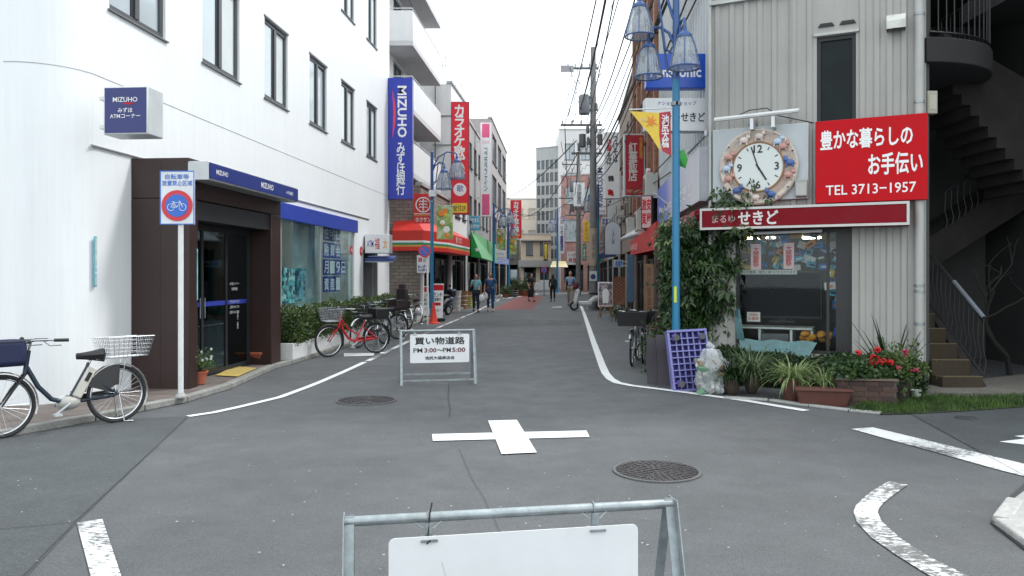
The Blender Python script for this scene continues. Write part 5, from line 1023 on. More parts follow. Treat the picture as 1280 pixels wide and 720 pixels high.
# grass verge in front of the stair
gv = MB()
V0 = [G(1060, 515), G(1100, 519), G(1150, 518), G(1220, 514), G(1300, 508)]; V1 = [G(1090, 503), G(1120, 499), G(1160, 496), G(1220, 499), G(1300, 495)]
for _ in range(9000):
    u = rg.random()*3.999; i = int(u); f = u-i; q = V0[i].lerp(V0[i+1], f).lerp(V1[i].lerp(V1[i+1], f), rg.random()**.8); h = rg.uniform(.03, .10); a = rg.uniform(0, 6.28); d = Vector((math.cos(a), math.sin(a), 0))*.006; l_ = Vector((rg.gauss(0, .02), rg.gauss(0, .02), h))
    gv.add([q-d, q+d, q+l_], [(0, 1, 2)])
tag(gv.build('grass', leafmat('grass_blade', (.025, .06, .012), (.09, .16, .03), 3), smooth=False), 'short green grass strip at the foot of the stair', 'grass', kind='stuff')
m = MB(); m.add([p+Vector((0, 0, .012)) for p in V0]+[p+Vector((0, 0, .012)) for p in V1], [(i, i+1, 6+i, 5+i) for i in range(4)]); structure(m, 'soil_strip', mat('verge_soil', (.035, .045, .02), .9, var=.3, fine=.3, bs=60), smooth=False)
m = MB(); pts = [G(1157, 497), G(1300, 497), G(1300, 470), G(1157, 487)]; m.prism([p for p in pts], (0, 0, .06)); structure(m, 'yard_paving', mat('yard_gravel', (.16, .15, .13), .9, var=.2, fine=.35, bs=60), smooth=False)
for i, (a, b) in enumerate(zip([G(905, 499), G(960, 502), G(1010, 509), G(1060, 515)], [G(960, 502), G(1010, 509), G(1060, 515), G(1100, 519)])):
    d = (b-a).normalized(); q = Vector((-d.y, d.x, 0))*.1; m = MB(); m.prism([a+d*.005, b-d*.005, b+q, a+q], (0, 0, .03)); structure(m, 'kerb_stone', concrete, smooth=False, bevel=.01)
# creeper and small tree at the corner
tree = thing('climbing_shrub', 'tall glossy climbing shrub covering the shop corner behind the blue pole', 'shrub', (3.0, 12.35, 0)); barkm = mat('bark', ())
m = MB(); rg = random.Random(17)
tips = []
for i in range(11):
    p = Vector((rg.uniform(-.25, .2), rg.uniform(-.2, .1), 0)); pts = [p]; d = Vector((rg.uniform(-.18, .15), rg.uniform(-.2, .1), 1)).normalized()
    for k in range(6): d = (d+Vector((rg.gauss(0, .16)-p.x*.35, rg.gauss(0, .12), .15))).normalized(); p = p+d*rg.uniform(.3, .44); pts.append(p)
    m.tube(pts, [.022*(1-.13*k) for k in range(7)], 5); tips += pts[1:]
for tip in ((.55, -.5, 2.55), (.42, -.45, 2.35), (.5, -.55, 2.5), (-.45, 0, 2.2), (.2, -.3, 2.3), (.5, -.6, 2.7)):
    pts = [Vector((.15, -.1, 1.4)), Vector((.3, -.25, 1.9)), Vector(tip)]; m.tube(pts, [.014, .01, .005], 5); tips += [pts[2]]*2+[pts[1]]
tips = [q for q in tips if -.5 < q.x and (q.x < .35 or q.z > 2.1)]; tipl = [q for q in tips if q.x < .3]; m.build('stem', barkm, tree)
def whorl(mb, c, d, n, L_, wd, g_):
    d = d.normalized(); a = d.orthogonal().normalized()
    for i in range(n):
        q = Matrix.Rotation(2*PI*i/n+g_.uniform(-.2, .2), 3, d) @ a; tip = (q+d*.25+Vector((0, 0, -.35))).normalized(); l_ = L_*g_.uniform(.7, 1.1); s__ = tip.cross(d).normalized()*wd*l_
        b1 = c+tip*l_*.15; b2 = c+tip*l_*.6+Vector((0, 0, .02)); e = c+tip*l_+Vector((0, 0, -.03)); nn = d*.015
        mb.add([b1, b2-s__, e, b2+s__, b2-nn], [(0, 1, 4), (1, 2, 4), (2, 3, 4), (3, 0, 4)])
lm1, lm2 = MB(), MB()
for i in range(1150):
    c = rg.choice(tips)+Vector((rg.gauss(0, .17), rg.gauss(-.04, .13), rg.gauss(0, .17)))
    if c.z < .3 or c.x < -.62 or c.x > .42 and c.z < 2.05: c.x = rg.uniform(-.6, .3); c.z = max(c.z, .3)
    whorl(lm1 if rg.random() < .88 else lm2, c, Vector((rg.gauss(0, .6), -.5+rg.gauss(0, .4), rg.uniform(.1, 1))), rg.choice((5, 6, 7)), rg.uniform(.12, .2), .19, rg)
leafset(lm1, 5200, lambda g_: Vector((max(-.6, min(.38, g_.gauss(-.1, .28))), g_.gauss(.05, .16), g_.uniform(.2, 2.35))) if g_.random() < .6 else g_.choice(tipl)+Vector((g_.gauss(0, .12), g_.gauss(.03, .15), g_.gauss(-.1, .25))), .10, rg, 2)
lm1.build('crown', leafmat('glossy_leaf', (.010, .032, .010), (.04, .09, .02), 5, .3), tree, smooth=False); lm2.build('pale_leaves', leafmat('pale_leaf', (.08, .14, .05), (.25, .30, .14), 8, .4), tree, smooth=False)
low = thing('shrub', 'small leafy shrub at the foot of the blue lamp post', 'shrub', (2.42, 12.5, 0)); m = MB(); leafset(m, 1100, lambda g_: Vector((g_.gauss(0, .14), g_.gauss(0, .15), .42+g_.gauss(0, .17))), .09, rg, 2.2); m.build('foliage', leafmat('low_leaf', (.015, .04, .012), (.07, .11, .03), 7), low, smooth=False); m = MB(); m.lathe([(0, 0), (.12, 0), (.16, .28), (0, .28)], n=14); m.build('pot', terracotta, low)
# purple plastic dolly leaning, grey mat, rubbish bag
purple = mat('purple_plastic', (.17, .17, .42), .4, var=.12, vs=6, spec=.6); c0 = gp(868, 489)
t = thing('plastic_dolly', 'purple plastic dolly with caster wheels standing on its edge', 'dolly', c0, R(3)); t.rotation_euler = (R(-14), R(-3), R(4)); W2, H2 = .57, .86
m = MB(); b = .035
m.box(-W2/2, 0, 0, W2/2, .13, b); m.box(-W2/2, 0, H2-b, W2/2, .13, H2); m.box(-W2/2, 0, b, -W2/2+b, .13, H2-b); m.box(W2/2-b, 0, b, W2/2, .13, H2-b); fo = m.build('frame', purple, t, bevel=.008)
for i in range(1, 6): x = -W2/2+b+(W2-2*b)*i/6; m = MB(); m.box(x-.008, .02, b, x+.008, .12, H2-b); m.build('slat', purple, t)
for i in range(1, 9): z = b+(H2-2*b)*i/9; m = MB(); m.box(-W2/2+b, .012, z-.008, W2/2-b, .118, z+.008); m.build('slat', purple, t)
m = MB(); m.box(-W2/2+b, .124, b, W2/2-b, .13, H2-b); m.build('deck', mat('purple_deep', (.10, .08, .34), .5), t)
for x in (-W2/2+.10, W2/2-.10):
    for z in (.11, H2-.11):
        m = MB(); m.box(x-.035, -.012, z-.045, x+.035, .01, z+.045); ca = m.build('caster', MATS['purple_deep'], t); m = MB(); m.lathe([(0, -.015), (.042, -.015), (.048, 0), (.042, .015), (0, .015)], (0, 0, 0), 18, 0, 'x'); Mt = Matrix.Translation((x+.01, -.055, z-.01)) @ Matrix.Rotation(R(60), 4, 'Z'); m.v = [tuple(Mt @ Vector(p)) for p in m.v]; m.build('wheel', mat('wheel_grey', (.06, .06, .065), .5), ca); m = MB(); m.box(x-.012, -.06, z-.03, x-.008, -.01, z+.03); m.build('fork', steel, ca)
c1 = gp(836, 483); t = thing('rubber_mats', 'dark grey folded mats leaning behind the purple dolly', 'mat', c1, R(-4)); m = MB()
mm_ = mat('grey_mat', (.055, .05, .06), .8, var=.25, bump=.3, bs=40)
for k, (xo, yo, a) in enumerate(((.0, .1, -.10), (.13, .05, -.06), (-.14, .2, -.16))):
    m = MB(); n = 12; L = []
    for i in range(n+1): z = .72*i/n*(1 if k < 2 else .93); L.append((xo+.03*math.sin(z*5+k)-a*0, yo+.18*z+.02*math.sin(z*7), z))
    vs_ = []; 
    for p in L:
        ww = .14+.03*math.sin(p[2]*4+k)
        vs_ += [(p[0]-ww, p[1], p[2]), (p[0]+ww, p[1]-.05, p[2]), (p[0]+ww, p[1]-.02, p[2]), (p[0]-ww, p[1]+.03, p[2])]
    m.add(vs_, [(4*i+j3, 4*i+(j3+1) % 4, 4*i+4+(j3+1) % 4, 4*i+4+j3) for i in range(n) for j3 in range(4)]+[(4*n, 4*n+1, 4*n+2, 4*n+3)]); m.build('mat', mm_, t)
c2 = gp(889, 492); t = thing('rubbish_bag', 'full translucent white plastic rubbish bag beside the purple dolly', 'rubbish bag', c2)
def bagmesh(sx, sy, h, seed, neck=True, nu=36, nv=24):
    from mathutils import noise
    vs_ = []; 
    for j3 in range(nv+1):
        v = j3/nv
        for i in range(nu):
            a = 2*PI*i/nu; rr = (math.sin(PI*min(1, (v+.08)*.82))**.5)*(1-.42*v**1.6); p = Vector((math.cos(a)*rr*sx, math.sin(a)*rr*sy, v*h)); nn = noise.noise(p*4.5+Vector((seed, 0, 0)))*.07-abs(noise.noise(Vector((math.cos(a)*3.5, math.sin(a)*3.5, p.z*3+seed))))*.07; p += Vector((math.cos(a), math.sin(a), 0))*nn; p.z += noise.noise(p*9)*.02*v; p.z = max(p.z, .0); vs_.append(p)
    fs = [(j3*nu+i, j3*nu+(i+1) % nu, (j3+1)*nu+(i+1) % nu, (j3+1)*nu+i) for j3 in range(nv) for i in range(nu)]+[tuple(range(nu-1, -1, -1)), tuple(nv*nu+i for i in range(nu))]; m = MB(); m.add(vs_, fs); return m
pb = mat('bag_film', (.62, .66, .67), .16, var=.15, vs=5, bump=.6, bs=12, spec=1.); bb_ = pb.node_tree.nodes['Principled BSDF']
def filmize(m_, lo=.22, hi=.6):
    n = m_.node_tree.nodes; l = m_.node_tree.links; out = n['Material Output']; tr = n.new('ShaderNodeBsdfTransparent'); ms = n.new('ShaderNodeMixShader'); t_ = n.new('ShaderNodeTexNoise'); t_.inputs['Scale'].default_value = 9; t_.inputs['Detail'].default_value = 5
    r_ = n.new('ShaderNodeMapRange'); r_.inputs[1].default_value = .35; r_.inputs[2].default_value = .65; r_.inputs[3].default_value = lo; r_.inputs[4].default_value = hi; tc_ = n.new('ShaderNodeTexCoord'); l.new(tc_.outputs['Object'], t_.inputs['Vector']); l.new(t_.outputs[0], r_.inputs[0]); l.new(r_.outputs[0], ms.inputs[0]); l.new(tr.outputs[0], ms.inputs[1]); l.new(n['Principled BSDF'].outputs[0], ms.inputs[2]); l.new(ms.outputs[0], out.inputs[0])
filmize(pb)
bagmesh(.25, .2, .6, 3).build('bag', pb, t, ang=80); m = MB(); m.tube([(0, 0, .58), (.03, 0, .63), (-.05, .02, .67)], [.05, .03, .045], 10); m.build('tied_neck', pb, t)
rg = random.Random(6); tm = [mat('trash_white', (.5, .5, .47), .6), mat('trash_brown', (.25, .18, .11), .7), mat('trash_grey', (.2, .2, .2), .6), mat('trash_green', (.12, .25, .15), .6)]
for i in range(48):
    m = MB(); c = Vector((rg.uniform(-.17, .17), rg.uniform(-.14, .1), rg.uniform(.04, .45))); Mt = Matrix.Translation(c) @ Matrix.Rotation(rg.uniform(0, 3), 4, Vector((rg.random(), rg.random(), rg.random()))); m.box(-.05, -.035, -.02, .05, .035, .02, 0, Mt); m.build('scrap', tm[i % 4], t)
# ================================================================ buildings along the street
gl_far = mat('far_pane', (.10, .13, .15), .15, var=.5, vs=.6, spec=.8); gl_light = mat('far_pane_light', (.35, .40, .42), .2, var=.3, vs=.6)
def block(name, label, p0, p1, depth, h, mm, wins=(), shopf=(), fm=None, pm=None, floors=(), parapet=.4, side=None, sashes=1, near_wins=(), sill=True):
    W0 = Wall(p0, p1); t = thing(name, label, 'building', W0.loc, W0.rz); L = W0.len; fm = fm or grayframe; pm = pm or gl_far
    m = MB(); m.holes(0, L, 0, h, list(wins)+[s_[:4] for s_ in shopf], 0, .15)
    m.quad((0, 0, 0), (0, depth, 0), (0, depth, h), (0, 0, h)) if not near_wins else None
    m.quad((L, 0, 0), (L, 0, h), (L, depth, h), (L, depth, 0)); m.quad((0, depth, 0), (L, depth, 0), (L, depth, h), (0, depth, h)); m.quad((0, 0, h-.25), (L, 0, h-.25), (L, depth, h-.25), (0, depth, h-.25))
    if near_wins:
        n_ = MB(); n_.holes(-depth, 0, 0, h, near_wins, 0, .12); Mz = Matrix.Rotation(-PI/2, 4, 'Z')
        n_.v = [tuple(Mz @ Vector(p)) for p in n_.v]; m.add(n_.v, n_.f)
    m.build('wall', mm, t, smooth=False)
    for (a, b_, c, d) in near_wins:
        y = .09; Mz = Matrix.Rotation(-PI/2, 4, 'Z'); f = MB(); p = MB()
        for q in ((a, b_, a+.06, d), (c-.06, b_, c, d), (a+.06, b_, c-.06, b_+.06), (a+.06, d-.06, c-.06, d), ((a+c)/2-.03, b_+.06, (a+c)/2+.03, d-.06)): f.box(q[0], y-.05, q[1], q[2], y, q[3], 0, Mz)
        o = f.build('window', fm, t); p.box(a+.06, y-.03, b_+.06, c-.06, y-.02, d-.06, 0, Mz); p.build('pane', pm, o, smooth=False)
    m = MB(); m.box(-.05, -.06, h, L+.05, .2, h+.12); m.build('coping', mat('coping_grey', (.4, .4, .4), .8, streak=.3), t)
    for z in floors: m = MB(); m.box(0, -.05, z, L, -.002, z+.12); m.build('floor_band', mm, t)
    for (a, b_, c, d) in wins: window(t, a, b_, c, d, .12, fm, pm, sashes, .05, sill)
    for s_ in shopf:
        a, b_, c, d = s_[:4]; tone = s_[4] if len(s_) > 4 else dark_in
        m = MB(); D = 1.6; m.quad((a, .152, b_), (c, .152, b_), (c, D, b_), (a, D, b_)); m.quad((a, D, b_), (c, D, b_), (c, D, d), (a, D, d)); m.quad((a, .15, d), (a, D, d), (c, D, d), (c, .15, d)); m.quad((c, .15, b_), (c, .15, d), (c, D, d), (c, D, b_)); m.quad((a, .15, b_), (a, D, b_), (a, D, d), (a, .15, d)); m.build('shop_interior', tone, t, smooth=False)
        nb = max(1, int((c-a)/1.3)); f = MB()
        for i in range(nb+1): x = a+(c-a-.06)*i/nb; f.box(x, .05, b_, x+.06, .12, d)
        f.box(a+.06, .06, d-.5, c-.06, .11, d-.45); sf = f.build('shop_front', frame_dark if tone is dark_in else alu, t)
        for i in range(nb):
            if i == 1 and nb > 2: continue
            x = a+(c-a-.06)*i/nb+.06; m = MB(); m.box(x, .08, b_, a+(c-a-.06)*(i+1)/nb, .09, d-.5); m.build('pane', glassmat('shop_pane', (.6, .68, .68), .1, .05), sf, smooth=False)
        rg_ = random.Random(hash(label) % 1000 if False else len(label)*7+int(a*10)); cs = [mat('ware_%d' % i, c_, .6, var=.2) for i, c_ in enumerate(((.5, .05, .04), (.55, .5, .4), (.08, .2, .4), (.5, .35, .06), (.1, .3, .12), (.6, .6, .6)))]
        for i in range(int((c-a)*3)):
            x = rg_.uniform(a+.15, c-.2); z = b_+rg_.choice((.1, .6, 1.1, 1.6)); w_ = rg_.uniform(.1, .25); m = MB(); m.box(x, .5, z, x+w_, .8, z+rg_.uniform(.15, .4)); m.build('ware', cs[rg_.randint(0, 5)], sf, bevel=.01)
    return t
def grid(L, cols, rows, w_, h_, z0, dz, x0=None):
    g0 = (L-cols*w_)/(cols+1); return [(g0+(g0+w_)*i, z0+dz*j3, g0+(g0+w_)*i+w_, z0+dz*j3+h_) for j3 in range(rows) for i in range(cols)]
beige_brick = brickmat('beige_brick', (.30, .26, .22), (.23, .20, .17), (.13, .12, .11), .3, .12)
# convenience store with brick side, balconies above
LS = Wall((-3.23, 27.0), (-2.45, 35.0))
stucco = mat('stucco_white', (.74, .74, .74), .7, var=.06, streak=.12, dirt=(.5, .5, .49))
store_ = block('convenience_store', 'convenience store with beige brick side wall under the red striped awning', (-3.23, 27.2), (-2.70, 33.0), 4, 4.75, beige_brick, shopf=[(.25, .1, 5.6, 2.7, dark_in)])
cs_ = block('apartment_building', 'white apartment house with stacked balconies above the convenience store', (-4.35, 27.3), (-3.95, 32.9), 7, 13.4, stucco, wins=[(.6, 5.3, 2.2, 7.0), (3.2, 5.3, 4.8, 7.0), (.6, 7.9, 2.2, 9.4), (3.2, 7.9, 4.8, 9.4), (.6, 10.2, 2.2, 11.8), (3.2, 10.2, 4.8, 11.8)])
m = MB(); m.box(-7.0, 27.12, .3, -3.24, 27.19, 4.75); m.build('brick_side', beige_brick, store_, world=True, smooth=False)
for k, z in enumerate((4.95, 7.15, 9.5, 11.9)):
    ww = mat('balcony_white', (.74, .74, .74), .6, var=.05, streak=.15, dirt=(.5, .5, .5))
    A, B_, C_, D = Vector((-4.35, 26.5, z)), Vector((-3.42, 26.5, z)), Vector((-2.98, 32.2, z)), Vector((-4.35, 32.2, z))
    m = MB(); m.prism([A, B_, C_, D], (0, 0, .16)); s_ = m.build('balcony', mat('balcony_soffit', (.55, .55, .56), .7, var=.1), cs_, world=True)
    m = MB(); n1 = Vector((.05, 0, 0))
    m.prism([A+Vector((0, 0, .16)), B_+Vector((0, 0, .16)), B_+Vector((0, .08, .16)), A+Vector((0, .08, .16))], (0, 0, 1.05)); m.prism([B_+Vector((0, .083, .16)), C_+Vector((0, 0, .16)), C_+Vector((-.09, 0, .16)), B_+Vector((-.09, .083, .16))], (0, 0, 1.05)); m.build('parapet', ww, s_, world=True, bevel=.01)
    m = MB(); m.tube([A+Vector((.02, .04, 1.3)), B_+Vector((-.03, .04, 1.3)), C_+Vector((-.04, 0, 1.3))], .018, 6); m.build('handrail', alu, s_, world=True)
# red striped awning wrapping the corner
aw = thing('awning', 'red awning with white green and orange stripes wrapping the convenience store corner', 'awning', (-3.6, 27, 2.4)); redf = mat('awning_red', (.62, .03, .02), .5, var=.06)
P_ = [Vector((-4.15, 26.6, 0)), Vector((-3.05, 26.45, 0)), LS.pt(1.5, .75), LS.pt(6.6, .75), LS.pt(6.9, .05)]
Q_ = [Vector((-4.15, 27.15, 0)), Vector((-3.35, 27.1, 0)), LS.pt(1.5, .0), LS.pt(6.6, .0), LS.pt(6.85, .0)]
stripes = [(2.42, 2.56, redf), (2.56, 2.62, mat('stripe_orange', (.7, .3, .04), .5)), (2.62, 2.70, mat('stripe_green', (.02, .25, .12), .5)), (2.70, 2.77, white_print), (2.77, 3.12, redf)]
for z0, z1, mm in stripes:
    m = MB(); m.add([p+Vector((0, 0, z0)) for p in P_]+[p+Vector((0, 0, z1)) for p in P_], [(i, i+1, 6+i, 5+i) for i in range(4)]); m.build('valance', mm, aw, world=True, smooth=False)
m = MB(); m.add([p+Vector((0, 0, 3.12)) for p in P_]+[q+Vector((0, 0, 3.5)) for q in Q_], [(i, i+1, 6+i, 5+i) for i in range(4)]); m.add([p+Vector((0, 0, 2.42)) for p in P_]+[q+Vector((0, 0, 2.42)) for q in Q_], [(i, i+1, 6+i, 5+i) for i in range(4)]); m.build('cover', redf, aw, world=True)
q = LS.pt(1.2, .78, 2.93)
m = MB(); tw = Wall((LS.pt(1.4, .77).x, LS.pt(1.4, .77).y), (LS.pt(6, .77).x, LS.pt(6, .77).y)); m.text('酒 サンクス', 2.2, 2.95, 3.4, .24, 0, bold=.02); Mx = Matrix.Translation(Vector(tw.loc)) @ Matrix.Rotation(tw.rz, 4, 'Z'); m.v = [tuple(Mx @ Vector(p)) for p in m.v]; m.build('lettering', white_print, aw, smooth=False, world=True)
def crest(t, w_, h_):
    m = MB(); m.ring((0, -.008, h_*.62), h_*.24, h_*.022, 28, 5, 'y'); m.cyl((0, -.008, h_*.42), (0, -.008, h_*.82), h_*.02, n=5)
    for s__ in (-1, 1):
        for z in (.52, .62, .72): m.tube([(0, -.008, h_*z), (s__*h_*.09, -.008, h_*(z+.03)), (s__*h_*.14, -.008, h_*(z-.01))], h_*.018, 5)
    m.build('crest', white_print, t)
    m = MB(); m.box(-w_/2+.01, -.008, h_*.26, w_/2-.01, -.005, h_*.29); m.build('stripe', MATS['stripe_orange'], t); m = MB(); m.box(-w_/2+.01, -.008, h_*.31, w_/2-.01, -.005, h_*.33); m.build('stripe', white_print, t)
pxsign('store_sign', 'square red sign with white round crest beside the blue lamp post', 517, 242, 541, 279, 26.3, depth=.15, face=redf, case=redf, texts=[('ホクサン', .5, .12, .8, .16, {'s': 1})], extra=crest)
pxsign('store_notice', 'white tobacco and alcohol board below the round no parking sign', 521, 319, 537, 341, 26.2, depth=.06, face=white_print, texts=[('酒', .25, .74, .34, .36, {'m': red_print, 'b': .03}), ('ATM', .7, .74, .4, .3, {'m': black_print, 's': 1}), ('たばこ', .5, .27, .85, .38, {'m': blue_corp, 'b': .03, 's': 1})])
# white tower, grey block, mauve block
tw_ = block('tower_house', 'plain white house front with thin floor lines behind the karaoke sign', (-2.62, 33.05), (-2.2, 37.5), 4.0, 9.8, MATS['stucco_white'], wins=[(1, 4.2, 2.4, 5.6), (1, 7, 2.4, 8.4), (3, 4.2, 4.1, 5.6)], shopf=[(.3, .1, 4.3, 2.7, dark_in)], floors=(8.35, 7.05, 5.7))
for z in (8.4, 7.15, 5.7): m = MB(); m.box(-3.4, 33.02, z, -2.6, 33.045, z+.035); m.build('joint', grayframe, tw_, world=True)
m = MB(); m.box(-3.32, 33.0, .2, -3.28, 33.04, 9.8); m.build('downpipe', grayframe, tw_, world=True)
gp3 = block('shop_house', 'grey rendered house with stairs and small windows behind the green awning', (-2.2, 37.6), (-1.45, 48.8), 5, 9.2, mat('render_grey', (.34, .335, .33), .8, var=.12, streak=.3), wins=grid(11.2, 5, 2, 1.2, 1.3, 4.3, 2.7), shopf=[(.4, .1, 5.2, 2.7, dark_in), (5.8, .1, 10.6, 2.7, dark_in)], near_wins=[(-3.8, 4.5, -2.6, 5.6)])
m = MB(); m.box(-2.75, 37.5, 0, -2.2, 37.58, 3.8); m.build('cladding', mat('clad_dark', (.10, .10, .10), .7, var=.2), gp3, world=True)
mv = block('concrete_building', 'mauve grey concrete building with open balconies on the left side of the street', (-1.35, 49.2), (-.45, 63.5), 6, 11.6, mat('mauve_concrete', (.36, .325, .32), .8, var=.1, streak=.3), wins=[(1+4.4*i, z, 4.4+4.4*i, z+1.9) for i in range(3) for z in (3.6, 6.3, 9.0)], shopf=[(.5, .1, 6.5, 2.6, dark_in), (7.2, .1, 13.6, 2.6, dark_in)], sashes=2)
block('low_shop_house', 'small dark two storey shop house past the mauve building', (-.75, 64.2), (-.5, 72), 8, 6.2, mat('dark_house', (.12, .115, .11), .8, var=.2), wins=grid(7.8, 3, 1, 1.4, 1.2, 3.6, 2), shopf=[(.5, .1, 7.2, 2.6, dark_in)])
block('cream_building', 'pale cream apartment block rising far behind the left side signs', (-3, 92), (3.4, 92), 10, 10.6, mat('cream_render', (.90, .83, .74), .8, var=.03), wins=grid(6.4, 4, 3, .9, 1.1, 3.2, 2.6), pm=mat('far_pane_cream', (.62, .58, .52), .3, var=.1), fm=mat('far_frame_cream', (.7, .64, .56), .6), floors=(5.6, 8.2), sashes=0)  # cream wall and panes paled in colour to look overexposed
block('cream_building', 'stepped pale cream block with two balconies beside the mauve building', (-2.6, 84), (-.6, 84), 8, 12.4, mat('cream_render', ()), wins=[(.5, 9.6, 1.3, 11.0), (.5, 12, 1.3, 13.2)], pm=gl_light)
# karaoke and drugstore signs
pink = mat('sign_pink_red', (.72, .03, .05), .5, var=.08, spec=.25)
def kara_extra(t, w_, h_):
    m = MB(); m.lathe([(0, -.006), (w_*.36, -.006), (w_*.36, 0)], (-w_*.02, -.004, h_*.22), 24, 0, 'y'); m.build('emblem', white_print, t, smooth=False)
    m = MB(); m.text('歌', 0, h_*.23, w_*.4, h_*.06, -.012); m.build('lettering', blue_corp, t, smooth=False)
    m = MB(); m.box(-w_*.46, -.012, h_*.015, w_*.38, -.006, h_*.10); y_ = m.build('panel', mat('sign_yellow', (.78, .62, .04), .5), t); m = MB(); m.text('受付2F', -w_*.04, h_*.057, w_*.7, h_*.055, -.015, stretch=True); m.build('lettering', black_print, y_, smooth=False)
    m = MB(); 
    for i in range(24): m.ball((w_*.47, -.012, h_*(.03+.94*i/23)), .02, 6, 4)
    m.build('bulb', mat('bulb_red', (.6, .06, .04), .4), t)
pxsign('karaoke_sign', 'tall red karaoke sign with white katakana and yellow foot on the white tower house', 564, 127, 586.5, 268, 33.0, depth=.3, face=pink, case=mat('dark_red_case', (.25, .02, .03), .5), border=.03, brackets=-.1, texts=[('カラオケ歌広場', .46, .64, .62, .66, {'v': 1, 's': 1, 'b': .035})], extra=kara_extra)
def coco_extra(t, w_, h_):
    for z0, z1 in ((.84, .985), (.02, .24)): m = MB(); m.box(-w_*.32, -.010, h_*z0, w_*.32, -.006, h_*z1); m.build('panel', mat('hot_pink', (.75, .10, .25), .5), t)
    m = MB(); m.text('ココカラ', .0, h_*.79, w_*.6, h_*.03, -.01, stretch=True); m.build('lettering', MATS['hot_pink'], t, smooth=False)
pxsign('drugstore_sign', 'tall white sign with pink panels and dark katakana next to the karaoke sign', 600, 153, 614.5, 271, 41, depth=.3, face=white_print, case=mat('pink_edge', (.6, .25, .3), .5), border=.01, brackets=-.2, texts=[('ココカラファイン', .5, .50, .30, .46, {'v': 1, 's': 1, 'm': mat('teal_dark', (.02, .12, .2), .5), 'b': .02})], extra=coco_extra)
pxsign('clinic_sign', 'small sky blue sign with white characters below the drugstore sign', 586, 270, 600, 288, 39, depth=.2, face=mat('sky_blue_sign', (.08, .40, .62), .5), texts=[('歯科', .5, .70, .8, .32, {'b': .02, 's': 1}), ('診療中', .5, .28, .85, .30, {'b': .02, 's': 1})])
ga = thing('awning', 'bright green slanting shop awning with a white star', 'awning', at(605, 322, 38)); gm = mat('awning_green', (.02, .36, .07), .5, var=.08); gm2 = mat('awning_green_pale', (.16, .42, .20), .5, var=.15, vs=2)
A = at(588.5, 288, 38.2); B_ = at(588.5, 321, 38.2); C_ = at(602.5, 322.5, 37.9); D = at(621, 328, 46.5); E_ = at(620, 306, 47)
m = MB(); m.poly([B_, C_, A]); m.build('end_panel', gm, ga, world=True, smooth=False); m = MB(); m.poly([A, C_, D, E_]); m.build('cover', gm2, ga, world=True, smooth=False); m = MB(); m.poly([B_, A, E_, at(616, 328, 47)]); m.poly([B_, at(616, 328, 47), D, C_]); m.build('lining', gm, ga, world=True, smooth=False)
m = MB(); c = at(596.5, 312, 37.85); 
m.add([c]+[c+Vector((math.sin(i*PI/5)*(.14 if i % 2 == 0 else .055), 0, math.cos(i*PI/5)*(.14 if i % 2 == 0 else .055))) for i in range(10)], [(0, 1+(i+1) % 10, 1+i) for i in range(10)]); m.build('star', white_print, ga, world=True, smooth=False)
pxsign('karaoke_sign', 'smaller red vertical karaoke sign farther down the street', 638, 250, 652, 298, 62, depth=.3, face=pink, texts=[('カラオケ歌広場', .5, .56, .55, .80, {'v': 1, 's': 1, 'b': .035}), ('2F', .5, .07, .7, .1, {'m': mat('sign_yellow', ()), 's': 1})])
pxsign('shop_box_sign', 'wide pale green sign above the far shop with navy awning', 617, 313, 633, 322, 50, depth=.4, face=cream_panel, texts=[('セブン', .5, .5, .6, .6, {'m': blue_corp})])
t = thing('awning', 'navy and white striped awning far along the left side', 'awning', at(626, 325, 52)); m = MB(); m.prism([at(618, 329, 52), at(636, 331, 53), at(636, 324, 54), at(618, 322, 53)], (0, .8, 0)); m.build('cover', mat('awning_navy', ()), t, world=True); m = MB(); m.prism([at(618, 326, 51.9), at(636, 328, 51.9), at(636, 326.5, 51.9), at(618, 324.6, 51.9)], (0, -.02, 0)); m.build('stripe', white_print, t, world=True)

# ---------------------------------------------------------------- right-hand row of houses
RB = brickmat('brown_brick', (.24, .11, .07), (.17, .075, .05), (.14, .11, .09), .22, .075)
def rw(Y, off=0): return (3.125+.08*(Y-12)+.012, Y)
def rblock(name, label, y0, y1, h, mm, depth=6, **k): return block(name, label, rw(y1), rw(y0), depth, h, mm, **k)
b1 = rblock('brown_tile_building', 'brown tiled building with narrow windows behind the blue electronics sign', 19.6, 27.2, 10.6, RB, wins=grid(7.6, 4, 3, .9, 1.35, 3.7, 2.3), shopf=[(.4, .1, 3.4, 2.5), (4.2, .1, 7.2, 2.5)], floors=(3.2, 5.5, 7.8), fm=mat('white_window', (.5, .52, .52), .5), pm=gl_far)
for i in range(5):
    m = MB(); x = .05+i*1.78; m.box(x, -.10, 3.0, x+.3, -.003, 10.6); m.build('pier', brickmat('orange_brick', (.34, .15, .08), (.26, .11, .06), (.2, .17, .14), .22, .075), b1)
for i in range(10): m = MB(); z = 4.0+i*.14; m.prism([(6.3, -.05, z), (7.5, -.05, z+.22), (7.5, -.05, z+.28), (6.3, -.05, z+.06)], (0, -.02, 0)); m.build('louvre', mat('louvre_red', (.35, .10, .06), .6), b1)
b2 = rblock('noodle_house', 'narrow cream and brick house hung with the noodle signs', 27.3, 36.5, 8.9, mat('old_cream', (.26, .21, .17), .8, var=.15, streak=.4), wins=grid(9.2, 4, 2, 1.1, 1.3, 3.9, 2.5), shopf=[(.4, .1, 4.2, 2.5), (5.0, .1, 8.8, 2.5)], floors=(3.3, 6.0))
b3 = rblock('shop_house', 'pale grey shop house behind the utility pole', 36.6, 49, 7.8, mat('pale_grey_render', (.38, .38, .38), .8, var=.15, streak=.3), wins=grid(12.4, 5, 2, 1.2, 1.2, 3.6, 2.3), shopf=[(.4, .1, 5.8, 2.5), (6.5, .1, 11.8, 2.5)])
